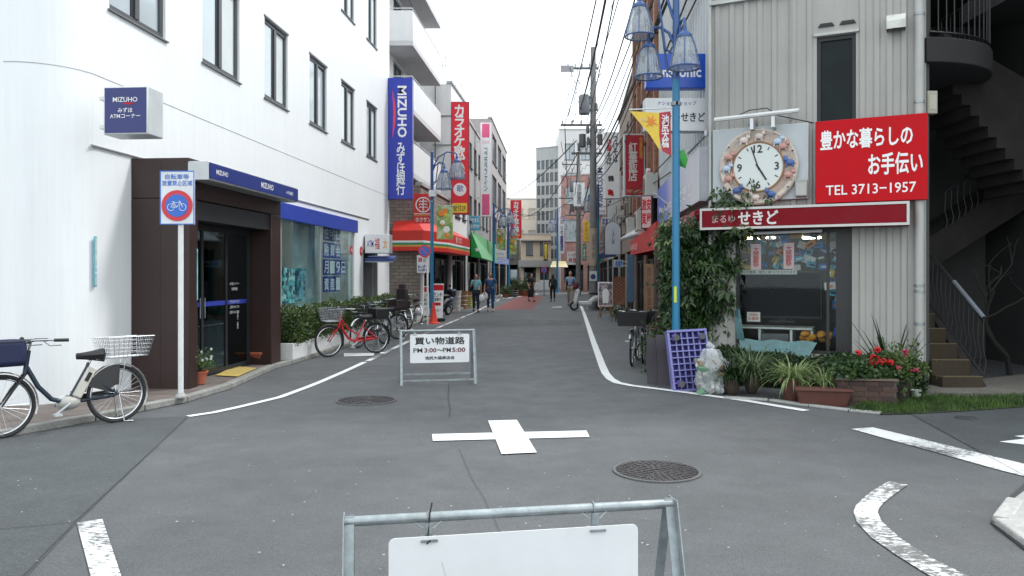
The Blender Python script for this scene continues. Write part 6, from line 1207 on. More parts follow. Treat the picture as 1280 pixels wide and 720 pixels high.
b4 = rblock('shop_house', 'weathered brick shop house far along the right side', 49.2, 64, 8.4, brickmat('far_brick', (.26, .13, .10), (.20, .10, .08), (.2, .17, .15), .3, .1), wins=grid(14.8, 5, 2, 1.4, 1.3, 3.6, 2.5), shopf=[(.5, .1, 7, 2.5), (7.6, .1, 14.2, 2.5)])
# street end: grid, brick and cafe wall colours lightened to stand for haze
block('grid_building', 'grey concrete office block with a regular grid of small windows at the street end', (2.75, 88), (6.2, 86), 14, 16.0, mat('grid_concrete', (.37, .38, .38), .8, var=.12, streak=.25), wins=[(.15+.56*i, 3.4+1.45*j3, .15+.56*i+.4, 4.45+1.45*j3) for i in range(6) for j3 in range(8)], sashes=1, sill=False)
block('white_penthouse', 'pale stepped rooftop storey with antennas above the grid building', (5.2, 84.5), (10.2, 84.5), 7, 17.5, mat('pale_render', (.60, .60, .60), .8, var=.08), wins=[(.6, 14.2, 1.7, 16.0), (2.4, 14.2, 3.4, 16.2), (1, 11.2, 2.0, 12.8)], pm=gl_light)
block('brick_tower', 'red brick building with pale windows at the end of the street', (4.6, 72), (9.0, 70), 10, 10.8, brickmat('rose_brick', (.40, .20, .17), (.34, .17, .15), (.36, .28, .26), .4, .12), wins=[(.4, 4.7, 1.7, 6.7), (2.3, 4.7, 3.2, 6.4), (.4, 8.2, 1.5, 9.8), (2.3, 8.2, 3.6, 9.6)], pm=gl_light, shopf=[(.3, .1, 2.2, 2.5), (2.6, .1, 4.4, 2.5)], fm=mat('white_window', ()))
eb = block('corner_cafe', 'beige corner shop with grey sign band at the end of the street', (.9, 77), (3.9, 77), 8, 5.6, mat('cafe_beige', (.55, .47, .36), .8, var=.1), wins=[(.5, 3.5, 1.2, 4.9), (1.9, 3.5, 2.6, 4.9)], shopf=[(.3, .1, 1.5, 2.3), (1.9, .1, 2.8, 2.3)])
m = MB(); m.box(-.25, -.5, 2.35, 3.2, -.003, 3.0); m.build('sign_band', mat('band_grey', (.33, .34, .33), .7, var=.1), eb); m = MB(); m.box(-.1, -.55, 4.95, 3.1, -.003, 5.05); m.build('ledge', concrete, eb)
block('dark_shop', 'dark brown recessed shop left of the beige corner shop', (-1.5, 80), (.8, 80), 6, 5.2, mat('dark_house', ()), wins=[(.5, 3.2, 1.6, 4.4)], shopf=[(.2, .1, 2.1, 2.6)])
pxsign('black_sign', 'narrow black vertical sign with yellow characters at the street end', 679.5, 303, 685, 326, 74, depth=.3, face=black_print, texts=[('焼肉丸', .5, .5, .7, .85, {'v': 1, 's': 1, 'm': mat('sign_yellow', ()), 'b': .03})])
pxsign('street_end_sign', 'white square sign with red characters at the street end', 709, 314.5, 721.5, 331, 60, depth=.3, face=white_print, texts=[('ほっかほか', .5, .75, .8, .22, {'m': red_print, 's': 1}), ('弁当', .5, .35, .75, .4, {'m': red_print, 'b': .04, 's': 1})])
pxsign('vertical_shop_sign', 'white vertical sign with navy characters before the red brick building', 699, 280, 705.5, 317, 62, depth=.3, face=white_print, texts=[('リラ痛整体', .5, .5, .6, .85, {'v': 1, 's': 1, 'm': blue_corp, 'b': .04})])
pxsign('vertical_shop_sign', 'pale rounded vertical sign with grey characters high beside the utility pole', 717, 228, 731, 258, 52, depth=.3, face=cream_panel, radius=.08, texts=[('池尻接骨院', .5, .5, .4, .85, {'v': 1, 's': 1, 'm': mat('grey_print', (.15, .17, .2), .5), 'b': .03})])
pxsign('yellow_banner', 'yellow vertical banner sign just left of the utility pole', 729.5, 276, 736.5, 302, 45, depth=.08, face=mat('banner_yellow', (.75, .52, .04), .5), texts=[('マッサージ', .5, .5, .5, .8, {'v': 1, 's': 1, 'm': red_print})])
t = thing('awning', 'small pale yellow awning over the shop entrance at the street end', 'awning', at(700, 331, 68)); m = MB(); m.prism([at(688, 333.5, 67), at(710, 333.5, 67), at(707, 326.5, 69), at(691, 326.5, 69)], (0, .5, 0)); m.build('cover', mat('awning_yellow', (.62, .52, .28), .7), t, world=True); m = MB(); m.tube([at(688, 334, 67), at(710, 334, 67)], .03, 5); m.build('rail', alu, t, world=True)
# right-hand signs
pxsign('restaurant_sign', 'dark red Chinese restaurant sign with white vertical characters', 780, 167, 806.5, 245.5, 23.2, depth=.22, face=mat('restaurant_red', (.36, .012, .02), .4, var=.06), case=mat('case_pale', ()), border=.035, brackets=.35, texts=[('紅華飯店', .42, .55, .42, .62, {'v': 1, 's': 1, 'b': .02, 'm': mat('silver_print', (.62, .62, .60), .4)}), ('中華料理', .80, .78, .15, .34, {'v': 1, 's': 1, 'm': mat('gold_print', (.6, .35, .05), .5)}), ('792-8033', .5, .08, .8, .09, {'m': mat('gold_print2', (.6, .35, .2), .5)})])
pxsign('noodle_sign', 'white vertical noodle shop sign with black brush lettering', 756.5, 165, 774.5, 248, 33.5, depth=.3, face=white_print, case=cream_panel, brackets=.3, texts=[('つけそば', .72, .74, .34, .40, {'v': 1, 's': 1, 'm': black_print, 'b': .03}), ('中華', .28, .80, .32, .20, {'v': 1, 's': 1, 'm': red_print, 'b': .03}), ('そば', .28, .60, .32, .18, {'v': 1, 's': 1, 'm': black_print, 'b': .03}), ('鶴', .4, .30, .4, .16, {'m': black_print, 'b': .03}), ('亀', .38, .09, .45, .10, {'m': red_print, 'b': .03})])
pxsign('tailor_sign', 'pale vertical sign with sideways latin letters behind the utility pole', 745, 204, 757.5, 268, 42, depth=.3, face=cream_panel, case=alu, texts=[('MIYOSHIYA', .42, .52, .5, .78, {'r': 1, 's': 1, 'm': mat('purple_print', (.10, .08, .2), .5), 'b': .03}), ('日の出', .5, .06, .8, .06, {'m': black_print})])
t = pxsign('shop_sign', 'white box sign with red characters on a dark cabinet over the pavement', 801, 244, 815, 286, 19.2, rz=R(-22), depth=.7, face=mat('pinkish_print', (.60, .42, .42), .5), case=mat('cabinet_dark', (.06, .05, .06), .6), border=.02, texts=[('激安', .5, .72, .8, .34, {'m': red_print, 'b': .03, 's': 1}), ('質屋', .5, .30, .8, .34, {'m': red_print, 'b': .03, 's': 1})])
P = at(766, 318, 27); t = thing('oval_sign', 'grey round topped hanging sign with dark rim and small lettering', 'sign', P, R(-6)); w2, h2 = .28, 1.14
pts = [(-w2, 0, 0), (w2, 0, 0)]+[(w2*math.cos(PI*i/12)-0, 0, h2-w2+w2*math.sin(PI*i/12)) for i in range(13)]
m = MB(); m.prism([(x*1.12, .02, z*1.02-.01) for x, y, z in pts], (0, .16, 0)); m.build('rim', mat('dark_rim', (.05, .05, .06), .5), t); m = MB(); m.prism([(x*.96, 0, z) for x, y, z in pts], (0, .019, 0)); m.build('face', mat('oval_face', (.42, .43, .47), .4), t, smooth=False); m = MB(); m.text('くろしお', .02, .62, .1, .5, -.004, vert=True, stretch=True); m.build('lettering', black_print, t, smooth=False)
t = thing('awning', 'red fabric awning over the restaurant front on the right', 'awning', at(805, 305, 19)); A, B_ = at(788, 302, 22.5), at(820, 277, 17.8); A2, B2 = at(788, 319, 22.5), at(820, 312, 17.8); m = MB(); h1, h2_ = Vector((.9, .1, .45)), Vector((.9, .1, .45))
m.quad(A2, B2, B_, A); m.quad(A, B_, B_+Vector((.75, 0, .15)), A+Vector((.75, 0, .15))); m.build('cover', mat('awning_red_old', (.48, .03, .03), .6, var=.15, streak=.2), t, world=True); m = MB(); m.poly([B2, B2+Vector((.75, 0, 0)), B_+Vector((.75, 0, .15)), B_]); m.poly([A2, A, A+Vector((.75, 0, .15)), A2+Vector((.75, 0, 0))]); m.build('end_panel', MATS['awning_red_old'], t, world=True, smooth=False)
W1 = Wall((A2.x, A2.y), (B2.x, B2.y)); m = MB(); m.text('中華料理', .9, 0, 1.4, .2, -.02, stretch=True); Mx = Matrix.Translation(Vector((A2.x, A2.y, (A2.z+A.z)/2))) @ Matrix.Rotation(W1.rz, 4, 'Z'); m.v = [tuple(Mx @ Vector(p)) for p in m.v]; m.build('lettering', mat('pale_pink_print', (.7, .4, .38), .6), t, world=True, smooth=False)
t = thing('canopy', 'white corrugated canopy over the shop front beside the round topped sign', 'canopy', at(788, 297, 24)); m = MB(); A, B_ = at(777, 297, 26), at(800, 289, 22); 
for i in range(14):
    a_, b_ = A.lerp(B_, i/14), A.lerp(B_, (i+.93)/14); m.prism([a_, b_, b_+Vector((.5, .1, .28)), a_+Vector((.5, .1, .28))], (0, 0, .02))
m.build('cover', mat('canopy_white', (.55, .56, .55), .6, dirt=(.25, .24, .22), dirt_amt=.4), t, world=True); m = MB(); m.tube([A+Vector((0, 0, -.05)), B_+Vector((0, 0, -.05))], .06, 8); m.build('gutter', mat('case_pale', ()), t, world=True)
# ground floor pieces on the right: wooden door, blue panel, lattice screen
for nm, lab, px0, px1, y0_, y1_, Y, mm, cat in (('wooden_door', 'warm brown wooden sliding door of the restaurant on the right', 806, 817, 330, 408, 18.4, mat('door_wood', (.26, .13, .06), .5, var=.2, streak=.4), 'door'), ('shutter_panel', 'blue painted shutter panel beside the wooden door', 784, 793, 318, 378, 22.0, mat('panel_blue', (.05, .11, .19), .6, var=.15), 'panel'), ('lattice_screen', 'reddish wooden lattice screen behind the poster stand', 766, 781, 346, 381, 26, mat('lattice_brown', (.22, .08, .045), .7, var=.2), 'screen'), ('wall_post', 'dark maroon wall post left of the climbing shrub', 818.5, 831, 300, 430, 16, mat('maroon_wall', (.07, .035, .035), .7, var=.15), 'wall')):
    a_, b_ = at(px0, y1_, Y), at(px1, y0_, Y); a_.z = max(a_.z, 0); t = thing(nm, lab, cat, (a_.x, Y, a_.z), R(-8)); w_, h_ = b_.x-a_.x, b_.z-a_.z; m = MB()
    if nm == 'lattice_screen':
        m.box(0, 0, 0, .03, .04, h_); m.box(w_-.03, 0, 0, w_, .04, h_); m.box(.03, 0, h_-.03, w_-.03, .04, h_); m.box(.03, 0, 0, w_-.03, .04, .03); m.build('frame', mm, t)
        for i in range(7): m = MB(); z = .05+h_*i/7*.9; m.prism([(.02, .005, z), (w_-.02, .005, z+.25 if z+.25 < h_ else h_), (w_-.02, .005, z+.28 if z+.28 < h_ else h_), (.02, .005, z+.03)], (0, .012, 0)); m.prism([(.02, .02, min(h_, z+.25)), (w_-.02, .02, z), (w_-.02, .02, z+.03), (.02, .02, min(h_, z+.28))], (0, .012, 0)); m.build('slat', mm, t)
        m = MB(); m.box(.02, .05, .02, w_-.02, .07, h_-.02); m.build('backing', mat('lattice_back', (.30, .15, .09), .8), t)
    elif nm == 'wooden_door':
        m.box(0, 0, 0, .06, .06, h_); m.box(w_-.06, 0, 0, w_, .06, h_); m.box(.06, 0, h_-.08, w_-.06, .06, h_); m.box(.06, 0, 0, w_-.06, .06, .25); m.build('frame', mm, t); m = MB(); m.box(.06, .02, .25, w_-.06, .03, h_-.08); m.build('pane', mat('warm_pane', (.20, .13, .08), .2, var=.4), t)
        for i in range(1, 5): m = MB(); z = .25+(h_-.33)*i/5; m.box(.06, .0, z-.015, w_-.06, .05, z+.015); m.build('rail', mm, t)
    else:
        m.box(0, 0, 0, w_, .3 if nm == 'wall_post' else .05, h_); m.build('body', mm, t, bevel=.01)
        for i in range(int(h_/.12) if nm == 'shutter_panel' else 3): m = MB(); z = (.06+i*.12) if nm == 'shutter_panel' else h_*(i+1)/4; m.box(.02, -.012, z, w_-.02, -.001, z+.05); m.build('slat' if nm == 'shutter_panel' else 'moulding', mm, t)
# poster stand and stool
P = gp(757, 397.5); t = thing('poster_stand', 'framed poster of a white shirted figure on a wooden easel by the road', 'poster stand', P, R(-10)); k = P.y/FL
m = MB(); m.box(-.28, -.02, .42, .28, .0, 1.32); m.build('frame', white_print, t, bevel=.01); m = MB(); m.box(-.25, -.026, .46, .25, -.021, 1.28); m.build('poster', posterprint('poster_faces', [(.30, .22, .24), (.10, .09, .12), (.45, .38, .38), (.2, .12, .12), (.36, .28, .3)], 14), t)
m = MB(); m.prism([(-.10, -.030, .55), (.10, -.030, .55), (.13, -.03, .95), (.05, -.03, 1.08), (-.05, -.03, 1.08), (-.13, -.03, .95)], (0, .003, 0)); m.build('figure_print', white_print, t, smooth=False)
wood = mat('easel_wood', (.30, .15, .07), .6, var=.2)
for x0_, x1_, y0_ in ((-.16, -.26, -.12), (.16, .26, -.12), (-.12, -.2, .25), (.12, .2, .25)): m = MB(); m.cyl((x1_, y0_, 0), (x0_, 0, .46), .018, n=6); m.build('leg', wood, t)
for z in (.18, .4): m = MB(); m.box(-.2, -.05, z, .2, -.02, z+.03); m.build('crossbar', wood, t)

# wall units and small signs crowding the right-hand row
RWL = Wall(rw(64), rw(19.6))
for i, (px, py, lab) in enumerate(((795, 276, 'air conditioner unit above the white corrugated canopy'), (783, 283, 'air conditioner unit left of the canopy, over the round topped sign'), (806, 232, 'air conditioner unit high on the brown tiled wall'), (771, 262, 'air conditioner unit under the noodle sign'))):
    s_, z = RWL.sz(px, py, .35); c = RWL.pt(s_, .36, z-.3); t = thing('air_conditioner', lab, 'air conditioner', c, RWL.rz, 'air conditioner units on the right hand houses'); m = MB(); m.box(-.4, 0, 0, .4, .3, .58); m.build('case', mat('ac_case', (.45, .45, .42), .6, dirt=(.25, .24, .2), dirt_amt=.4), t, bevel=.015); m = MB(); m.lathe([(0, -.012), (.22, -.012), (.23, 0)], (-.1, -.002, .29), 18, 0, 'y'); m.build('fan_grille', mat('ac_fan', (.08, .08, .08), .6), t); m = MB(); m.box(-.35, .05, -.05, -.3, .33, 0); m.box(.3, .05, -.05, .35, .33, 0); m.build('bracket', alu, t)
for a in (('vertical_shop_sign', 'narrow brown vertical sign between noodle sign and restaurant sign', 775.5, 214, 780, 262, 29, mat('sign_brown', (.16, .07, .04), .5), 'お食事処', .6, cream_panel), ('vertical_shop_sign', 'slim green vertical sign behind the utility pole foot', 728, 304, 733, 326, 44, mat('sign_green', (.04, .25, .12), .5), 'くすり', .6, white_print), ('shop_box_sign', 'small white lit box sign under the tailor sign', 752, 272, 761, 283, 37, white_print, '写真', .8, blue_corp), ('shop_box_sign', 'orange box sign over a far right hand shop', 741.5, 300, 748, 309, 46, mat('orange_print', ()), '花', .6, white_print), ('shop_box_sign', 'pale blue box sign next to the poster stand wall', 768, 325, 779, 334, 25.5, mat('sign_pale_blue', (.30, .42, .52), .5), '居酒屋', .8, blue_corp), ('vertical_shop_sign', 'narrow white sign with red characters above the restaurant awning', 808.5, 210, 813, 240, 20.4, white_print, '宴会', .7, red_print)):
    v = a[0].startswith('vert'); pxsign(a[0], a[1], *a[2:7], depth=.2, face=a[7], case=alu, brackets=.25, texts=[(a[8], .5, .5, a[9], .8, {'v': v, 's': 1, 'm': a[10], 'b': .02})])
for i, (px, py, w_, mm, lab) in enumerate(((757, 338, 2.2, 'awning_navy', 'dark blue awning of a shop just behind the utility pole'), (745, 336, 2.4, 'cart_green', 'green striped awning beyond the utility pole'))):
    s_, z = RWL.sz(px, py, .5); c = RWL.pt(s_, .02, 2.45); t = thing('awning', lab, 'awning', c, RWL.rz); m = MB(); mm = MATS.get(mm) or mat(mm, (.05, .2, .12), .7); m.prism([(-w_/2, 0, .55), (-w_/2, -.9, .15), (-w_/2, -.9, -.02), (-w_/2, 0, .1)], (w_, 0, 0)); m.build('cover', mm, t, smooth=False); m = MB(); m.cyl((-w_/2, -.9, -.03), (w_/2, -.9, -.03), .015); m.build('rail', alu, t)
# ================================================================ road barriers
def barrier(label, L0, R0, front, texts, marks):
    """A-frame barrier: L0/R0 are the world points of the top rail's ends."""
    d = R0-L0; w_ = d.length; H = L0.z; t = thing('road_barrier', label, 'barrier', (L0.x, L0.y, 0), math.atan2(d.y, d.x), 'A-frame road barriers')
    m = MB(); m.cyl((.0, 0, H), (w_, 0, H), .017, n=14); m.build('top_rail', steel, t)
    for x, sx in ((0, 1), (w_, -1)):
        for y in (-.23, .23):
            m = MB(); dv = Vector((0, y, -H+.0)).normalized(); sgn = 1 if y > 0 else -1
            pr = Vector((0, dv.z, -dv.y))*-sgn
            a_ = Vector((x, sgn*.004, H+.02)); b_ = Vector((x, y, 0)); ex = Vector((sx*.036, 0, 0)); ey = Vector((0, .034*sgn*-1, 0))
            m.prism([a_, a_+ex, a_+ex+Vector((0, .004*sgn, 0)), a_+Vector((0, .004*sgn, 0))], b_-a_); m.prism([a_+Vector((0, .0042*sgn, 0)), a_+Vector((sx*.004, .0042*sgn, 0)), a_+Vector((sx*.004, .036*sgn, 0)), a_+Vector((0, .036*sgn, 0))], b_-a_)
            m.build('leg', steel, t)
    for y in (-.23, .23):
        f = .93 if y < 0 else .88; m = MB(); m.box(.037, y*f-.012, H*(1-f)-.0, w_-.037, y*f+.012, H*(1-f)+.024); m.build('lower_rail', steel, t)
    bw, bh, bx = front; z1 = H-.048
    m = MB(); n = 5; r_ = .02; pts = []
    for cx_, cz_, a0 in ((bx+bw-r_, z1-r_, 0), (bx+r_, z1-r_, 90), (bx+r_, z1-bh+r_, 180), (bx+bw-r_, z1-bh+r_, 270)):
        for i in range(n+1): a = R(a0+90*i/n); pts.append((cx_+r_*math.cos(a), -.052, cz_+r_*math.sin(a)))
    m.prism(pts[::-1], (0, -.004, 0)); 
    bd = m.build('board', mat('barrier_board', (.74, .75, .76), .35, var=.05, vs=3, dirt=(.5, .5, .48), dirt_amt=.25, bump=.05, bs=8), t, smooth=False)
    m = MB(); 
    if texts:
        M_ = [mat('board_black', (.015, .015, .018), .5), mat('board_maroon', (.13, .015, .02), .5)]
        for (s__, fx, fz, fw, fh, mi) in texts: m.text(s__, bx+bw*fx, z1-bh+bh*fz, bw*fw, bh*fh, -.0585, bold=.03 if mi < 2 else .014, stretch=True, mi=mi % 2)
        m.build('lettering', M_, bd, smooth=False)
    for f in marks:
        x = bx+bw*f; m = MB(); m.box(x-.012, -.056, z1-.012, x+.012, -.0, z1+.004) if False else m.box(x-.012, -.03, z1-.01, x+.012, -.015, H-.012); m.box(x-.028, -.062, z1-.018, x+.028, -.012, z1-.010); m.ring((x, -.0, H), .021, .003, 16, 5, 'x'); m.tube([(x-.05, -.01, H-.008), (x-.02, -.02, H-.03), (x+.02, -.02, H-.03), (x+.05, -.01, H-.008)], .002, 4); m.build('hook', steel, t)
    return t, H, bx, bw, z1
L0, R0 = at(429, 652, 2.587), at(842, 629.5, 2.796); z_ = (L0.z+R0.z)/2; L0.z = R0.z = z_
t, H, bx, bw, z1 = barrier('plain white board on a galvanised A-frame barrier nearest the viewer', L0, R0, (.87, .42, .15), [], (.155, .83))
m = MB(); x = bx+bw*.155; m.tube([(x+.012, -.02, H+.055), (x+.004, -.025, H+.02), (x-.002, -.03, H-.05), (x-.008, -.068, z1-.02), (x+.004, -.066, z1-.01)], .0028, 5); m.ring((x, 0, H), .022, .0022, 14, 4, 'x'); m.build('cable_tie', black_plastic, t)
m = MB(); m.strip([(bx+bw*.2, -.0575, z1-.1), (bx+bw*.215, -.0575, z1-.145)], .003) ; 
m2 = MB(); m2.add([(bx+.175, -.057, z1-.09), (bx+.18, -.057, z1-.09), (bx+.195, -.057, z1-.15), (bx+.192, -.057, z1-.15)], [(0, 1, 2, 3)]); m2.build('scratch', mat('scratch_grey', (.62, .62, .63), .6), t, smooth=False)
L0, R0 = at(499.5, 415, 11.25), at(593.5, 414, 11.45); L0.z = R0.z = .77
t, H, *_ = barrier('A-frame barrier with a white Japanese shopping street notice in mid road', L0, R0, (.87, .42, .15), [('買い物道路', .5, .77, .84, .26, 0), ('PM', .13, .44, .15, .155, 2), ('3:00', .34, .44, .20, .155, 1), ('〜', .50, .44, .10, .06, 0), ('PM', .62, .44, .13, .155, 2), ('5:00', .82, .44, .22, .155, 1), ('池尻大橋商店会', .5, .17, .5, .12, 0)], (.08, .83))

# ================================================================ street lamps
glassl = mat('lamp_glass', (.36, .40, .44), .12, var=.2, vs=30, spec=.8); filmize(glassl, .45, .75)
lampblue = mat('lamp_blue', (.03, .085, .24), .35, var=.1, vs=8)
def lamp_head(parent, c, r=.215, h=.52):
    """bell lantern, c = centre of its lower rim"""
    c = Vector(c); prof = [(r, 0), (r*.96, h*.16), (r*.84, h*.42), (r*.68, h*.66), (r*.48, h*.84), (r*.28, h*.93)]
    m = MB(); n = 28; vs_ = []
    for rr, z in prof:
        for k in range(n*2): a = PI*k/n; q = rr*(.95 if k % 2 else 1); vs_.append(c+Vector((q*math.cos(a), q*math.sin(a), z)))
    N = n*2; m.add(vs_, [(i*N+k, i*N+(k+1) % N, (i+1)*N+(k+1) % N, (i+1)*N+k) for i in range(len(prof)-1) for k in range(N)]); hd = m.build('lantern', glassl, parent)
    m = MB(); m.ring(c, r+.004, .012, 28, 6, 'z'); m.build('rim', lampblue, hd)
    for k in range(6):
        a = 2*PI*k/6+.3; m = MB(); m.tube([c+Vector(((rr+.012)*math.cos(a), (rr+.012)*math.sin(a), z)) for rr, z in prof], .008, 5); m.build('rib', lampblue, hd)
    m = MB(); m.lathe([(r*.52, h*.84), (r*.5, h*.92), (r*.3, h*.99), (r*.16, h*1.04), (r*.16, h*1.14), (0, h*1.16)], c, 16); m.build('cap', lampblue, hd)
    m = MB(); m.ball(c+Vector((0, 0, h*.45)), (.06, .06, .12), 10, 7); m.build('bulb', mat('bulb_white', (.75, .75, .72), .3), hd)
    return c+Vector((0, 0, h*1.12))
def lamp(label, B, H, heads, r=.06, banner=None, name='street_lamp', size=1.):
    t = thing(name, label, 'street lamp', B); m = MB(); m.tube([(0, 0, 0), (0, 0, .9), (0, 0, .95), (0, 0, H*.72)], [r*1.05, r*1.02, r*.95, r*.92], 16); m.build('pole', street_blue, t)
    m = MB(); m.tube([(0, 0, H*.72), (0, 0, H), (0, 0, H+.04)], [r*.9, r*.8, r*.3], 14); up = m.build('upper_pole', lampblue, t); m = MB(); m.lathe([(r*1.9, 0), (r*1.9, .03), (r*1.2, .06), (r*1.1, .12)], n=16); m.build('base_plate', street_blue, t)
    for (c, ha) in heads:
        tp = lamp_head(t, c, .215*size, .52*size); m = MB(); s_ = Vector((0, 0, ha)); d = Vector((tp.x, tp.y, 0)); pk = max(tp.z, ha)+.16
        m.tube([s_, s_+d*.25+Vector((0, 0, (pk-ha)*.7)), s_+d*.6+Vector((0, 0, pk-ha)), Vector((tp.x*.93, tp.y*.93, pk-.02)), tp+Vector((0, 0, .08)), tp], .024, 8)
        q = s_+Vector((0, 0, -.45)); m.tube([q, q+d*.3+Vector((0, 0, .12)), s_+d*.5+Vector((0, 0, (pk-ha)*.85))], .018, 7)
        m.build('arm', lampblue, t)
    return t
B = Vector(((845-640)/960*11.6, 11.6, 0)); h_ = lambda py: EYE+(343-py)*11.6/960
t = lamp('teal blue street lamp post with lantern heads before the corner shop', B, 6.3, [(( -.53, .1, h_(43)), 5.35), ((-.38, .2, h_(92)), 5.0), ((.03, -.45, 4.60), 5.0)], r=.062)
m = MB(); 
for z in (4.15, h_(132)): m.lathe([(.07, z), (.078, z), (.078, z+.05), (.07, z+.05)], n=14)
m.tube([(0, 0, h_(135)), (-.71, 0, h_(137))], .011, 6); m.tube([(0, 0, h_(300-37)), (-.35, 0, h_(240))], .008, 5); m.build('banner_arm', alu, t)
m = MB(); m.box(-.045, -.068, h_(378), -.005, -.060, h_(358)); m.build('sticker', mat('sticker_yellow', (.55, .60, .04), .5), t, label='yellow sticker')
yb = thing('street_banner', 'yellow and red maple leaf street banner hung on the lamp post', 'banner', (B.x, B.y, h_(200)))
W3 = lambda px, py: Vector(((px-845)*11.6/960, 0, h_(py)-h_(200)))
m = MB(); n = 8
def bann(u, v, x0_, x1_): a_ = W3(x0_+(x1_-x0_)*u, 139+v*1.0); a_.y = .03*math.sin(u*3+v*.05); return a_
# the curled banner: yellow field with a red lower strip
pts0, pts1 = [W3(788, 139), W3(824, 140)], None
m.add([W3(787.5, 139), W3(824, 141), W3(824, 170), W3(826, 190), W3(812, 168)], [(0, 4, 3, 2, 1)]); m.build('cloth', mat('banner_gold', (.72, .50, .06), .6, var=.12, vs=6), yb, smooth=False)
m = MB(); m.add([W3(824, 141), W3(838, 139), W3(839, 195), W3(828, 189), W3(824, 170)], [(0, 4, 3, 2, 1)]); rd = m.build('red_cloth', mat('banner_red', (.42, .03, .05), .6), yb, smooth=False)
m = MB(); m.text('池尻大橋', W3(831.5, 0).x, W3(0, 164).z, .11, .5, -.012, vert=True, stretch=True, bold=.02); m.build('lettering', white_print, rd, smooth=False)
m = MB(); c = W3(814, 152)
pts = []
for i in range(14): a = i*PI/7+.3; rr = (.12, .035, .09, .04)[i % 4]; pts.append(c+Vector((rr*math.sin(a), -.008, rr*math.cos(a))))
m.add([c+Vector((0, -.008, 0))]+pts, [(0, 1+(i+1) % 14, 1+i) for i in range(14)]); m.build('maple_leaf', mat('leaf_orange', (.70, .22, .03), .6), yb, smooth=False)
m = MB(); m.text('秋', W3(804, 0).x, W3(0, 150).z, .07, .07, -.01); m.build('lettering', mat('pinkish_white', (.7, .5, .4), .6), yb, smooth=False)
gf = thing('green_flag', 'small green folded flag on the lamp post below the banner', 'flag', (B.x, B.y+.05, h_(200))); m = MB(); m.add([W3(842, 190), W3(856, 186), W3(861, 198), W3(858, 210), W3(844, 204), W3(849, 197)+Vector((0, -.06, 0))], [(0, 5, 1), (1, 5, 2), (2, 5, 3), (3, 5, 4), (4, 5, 0)]); m.build('cloth', mat('flag_green', (.04, .28, .05), .6, var=.2, vs=9), gf, smooth=False); m = MB(); m.tube([(0, 0, 0), W3(862, 186)], .006, 5); m.build('rod', alu, gf)
def flowerbanner(label, px0, py0, px1, py1, Y, seed):
    a_, b_ = at(px0, py0, Y), at(px1, py1, Y); t = thing('flower_banner', label, 'banner', (a_.x, Y, b_.z)); w_, h__ = b_.x-a_.x, a_.z-b_.z; n = 8; m = MB(); m.add([(w_*i/n, .03*math.sin(i), z) for z in (0, h__) for i in range(n+1)], [(i, i+1, n+2+i, n+1+i) for i in range(n)]); c = m.build('cloth', posterprint('flower_print', [(.30, .42, .12), (.42, .50, .22), (.16, .32, .08), (.5, .55, .35), (.25, .38, .12)], 7), t, smooth=False)
    rg = random.Random(seed); cs = [mat('flower_orange', (.75, .20, .03), .6), mat('flower_white', (.8, .78, .72), .6), mat('flower_yellow', (.75, .5, .05), .6), mat('flower_orange', ())]
    for i in range(9):
        x, z = rg.uniform(.12, w_-.12), rg.uniform(.12, h__-.12); m = MB(); rr = rg.uniform(.06, .12)
        for q in range(6): a = q*PI/3; m.ball((x+rr*.55*math.cos(a), -.035, z+rr*.55*math.sin(a)), (rr*.5, .004, rr*.5), 7, 4)
        m.build('printed_flower', cs[i % 4], c)
    m = MB(); m.tube([(0, 0, h__), (w_+.1, 0, h__)], .012, 5); m.build('rod', alu, t)
Bl = gp(540, 403); k = Bl.y/FL
lamp('blue street lamp with two bell lanterns by the convenience store', Bl, EYE+(343-190)*k, [((.42, -.15, EYE+(343-237)*k), EYE+(343-212)*k-.1), ((.82, .1, EYE+(343-223)*k), EYE+(343-212)*k)], r=.062, size=1.25)
m = MB(); m.box(-.1, -.1, EYE+(343-246)*k, .14, .1, EYE+(343-238)*k); t = thing('lamp_box', 'small white box clamped to the blue lamp post by the convenience store', 'box', (Bl.x, Bl.y, 0)); m.build('box', cream_panel, t, bevel=.01); m = MB(); m.lathe([(.07, 4.0), (.08, 4.0), (.08, 4.05)]); m.build('clamp', steel, t)
flowerbanner('green banner printed with orange and white flowers on the nearest left lamp post', 546, 257, 566, 299, 25.6, 1)
B2 = gp(618, 379); lamp('blue street lamp farther along the left pavement behind the couple', Vector((-1.05, 44, 0)), 5.7, [((.5, -.1, 4.35), 4.9), ((.95, .1, 4.5), 5.0)], r=.075, size=1.25)
B3 = gp(636, 366); lamp('third blue street lamp on the left side, beside the red karaoke sign', Vector((-.28, 60, 0)), 6.0, [((.4, -.1, 4.6), 5.1), ((-.5, .1, 4.4), 5.1)], r=.11, size=1.3)
flowerbanner('pale flower banner between the second and third left lamp posts', 621, 286, 631, 311, 45, 2); flowerbanner('small flower banner beside the far red karaoke sign', 637, 298, 646, 318, 60, 5)
lamp('blue street lamp on the right behind the utility pole', Vector((4.12, 36.8, 0)), 5.9, [((-.45, 0, 4.6), 5.0)], r=.075, size=1.2); lamp('distant blue street lamp near the end of the street', Vector((3.9, 66, 0)), 7.2, [((-.6, 0, 5.3), 5.8), ((.6, 0, 5.5), 6.0)], r=.1, size=1.6)

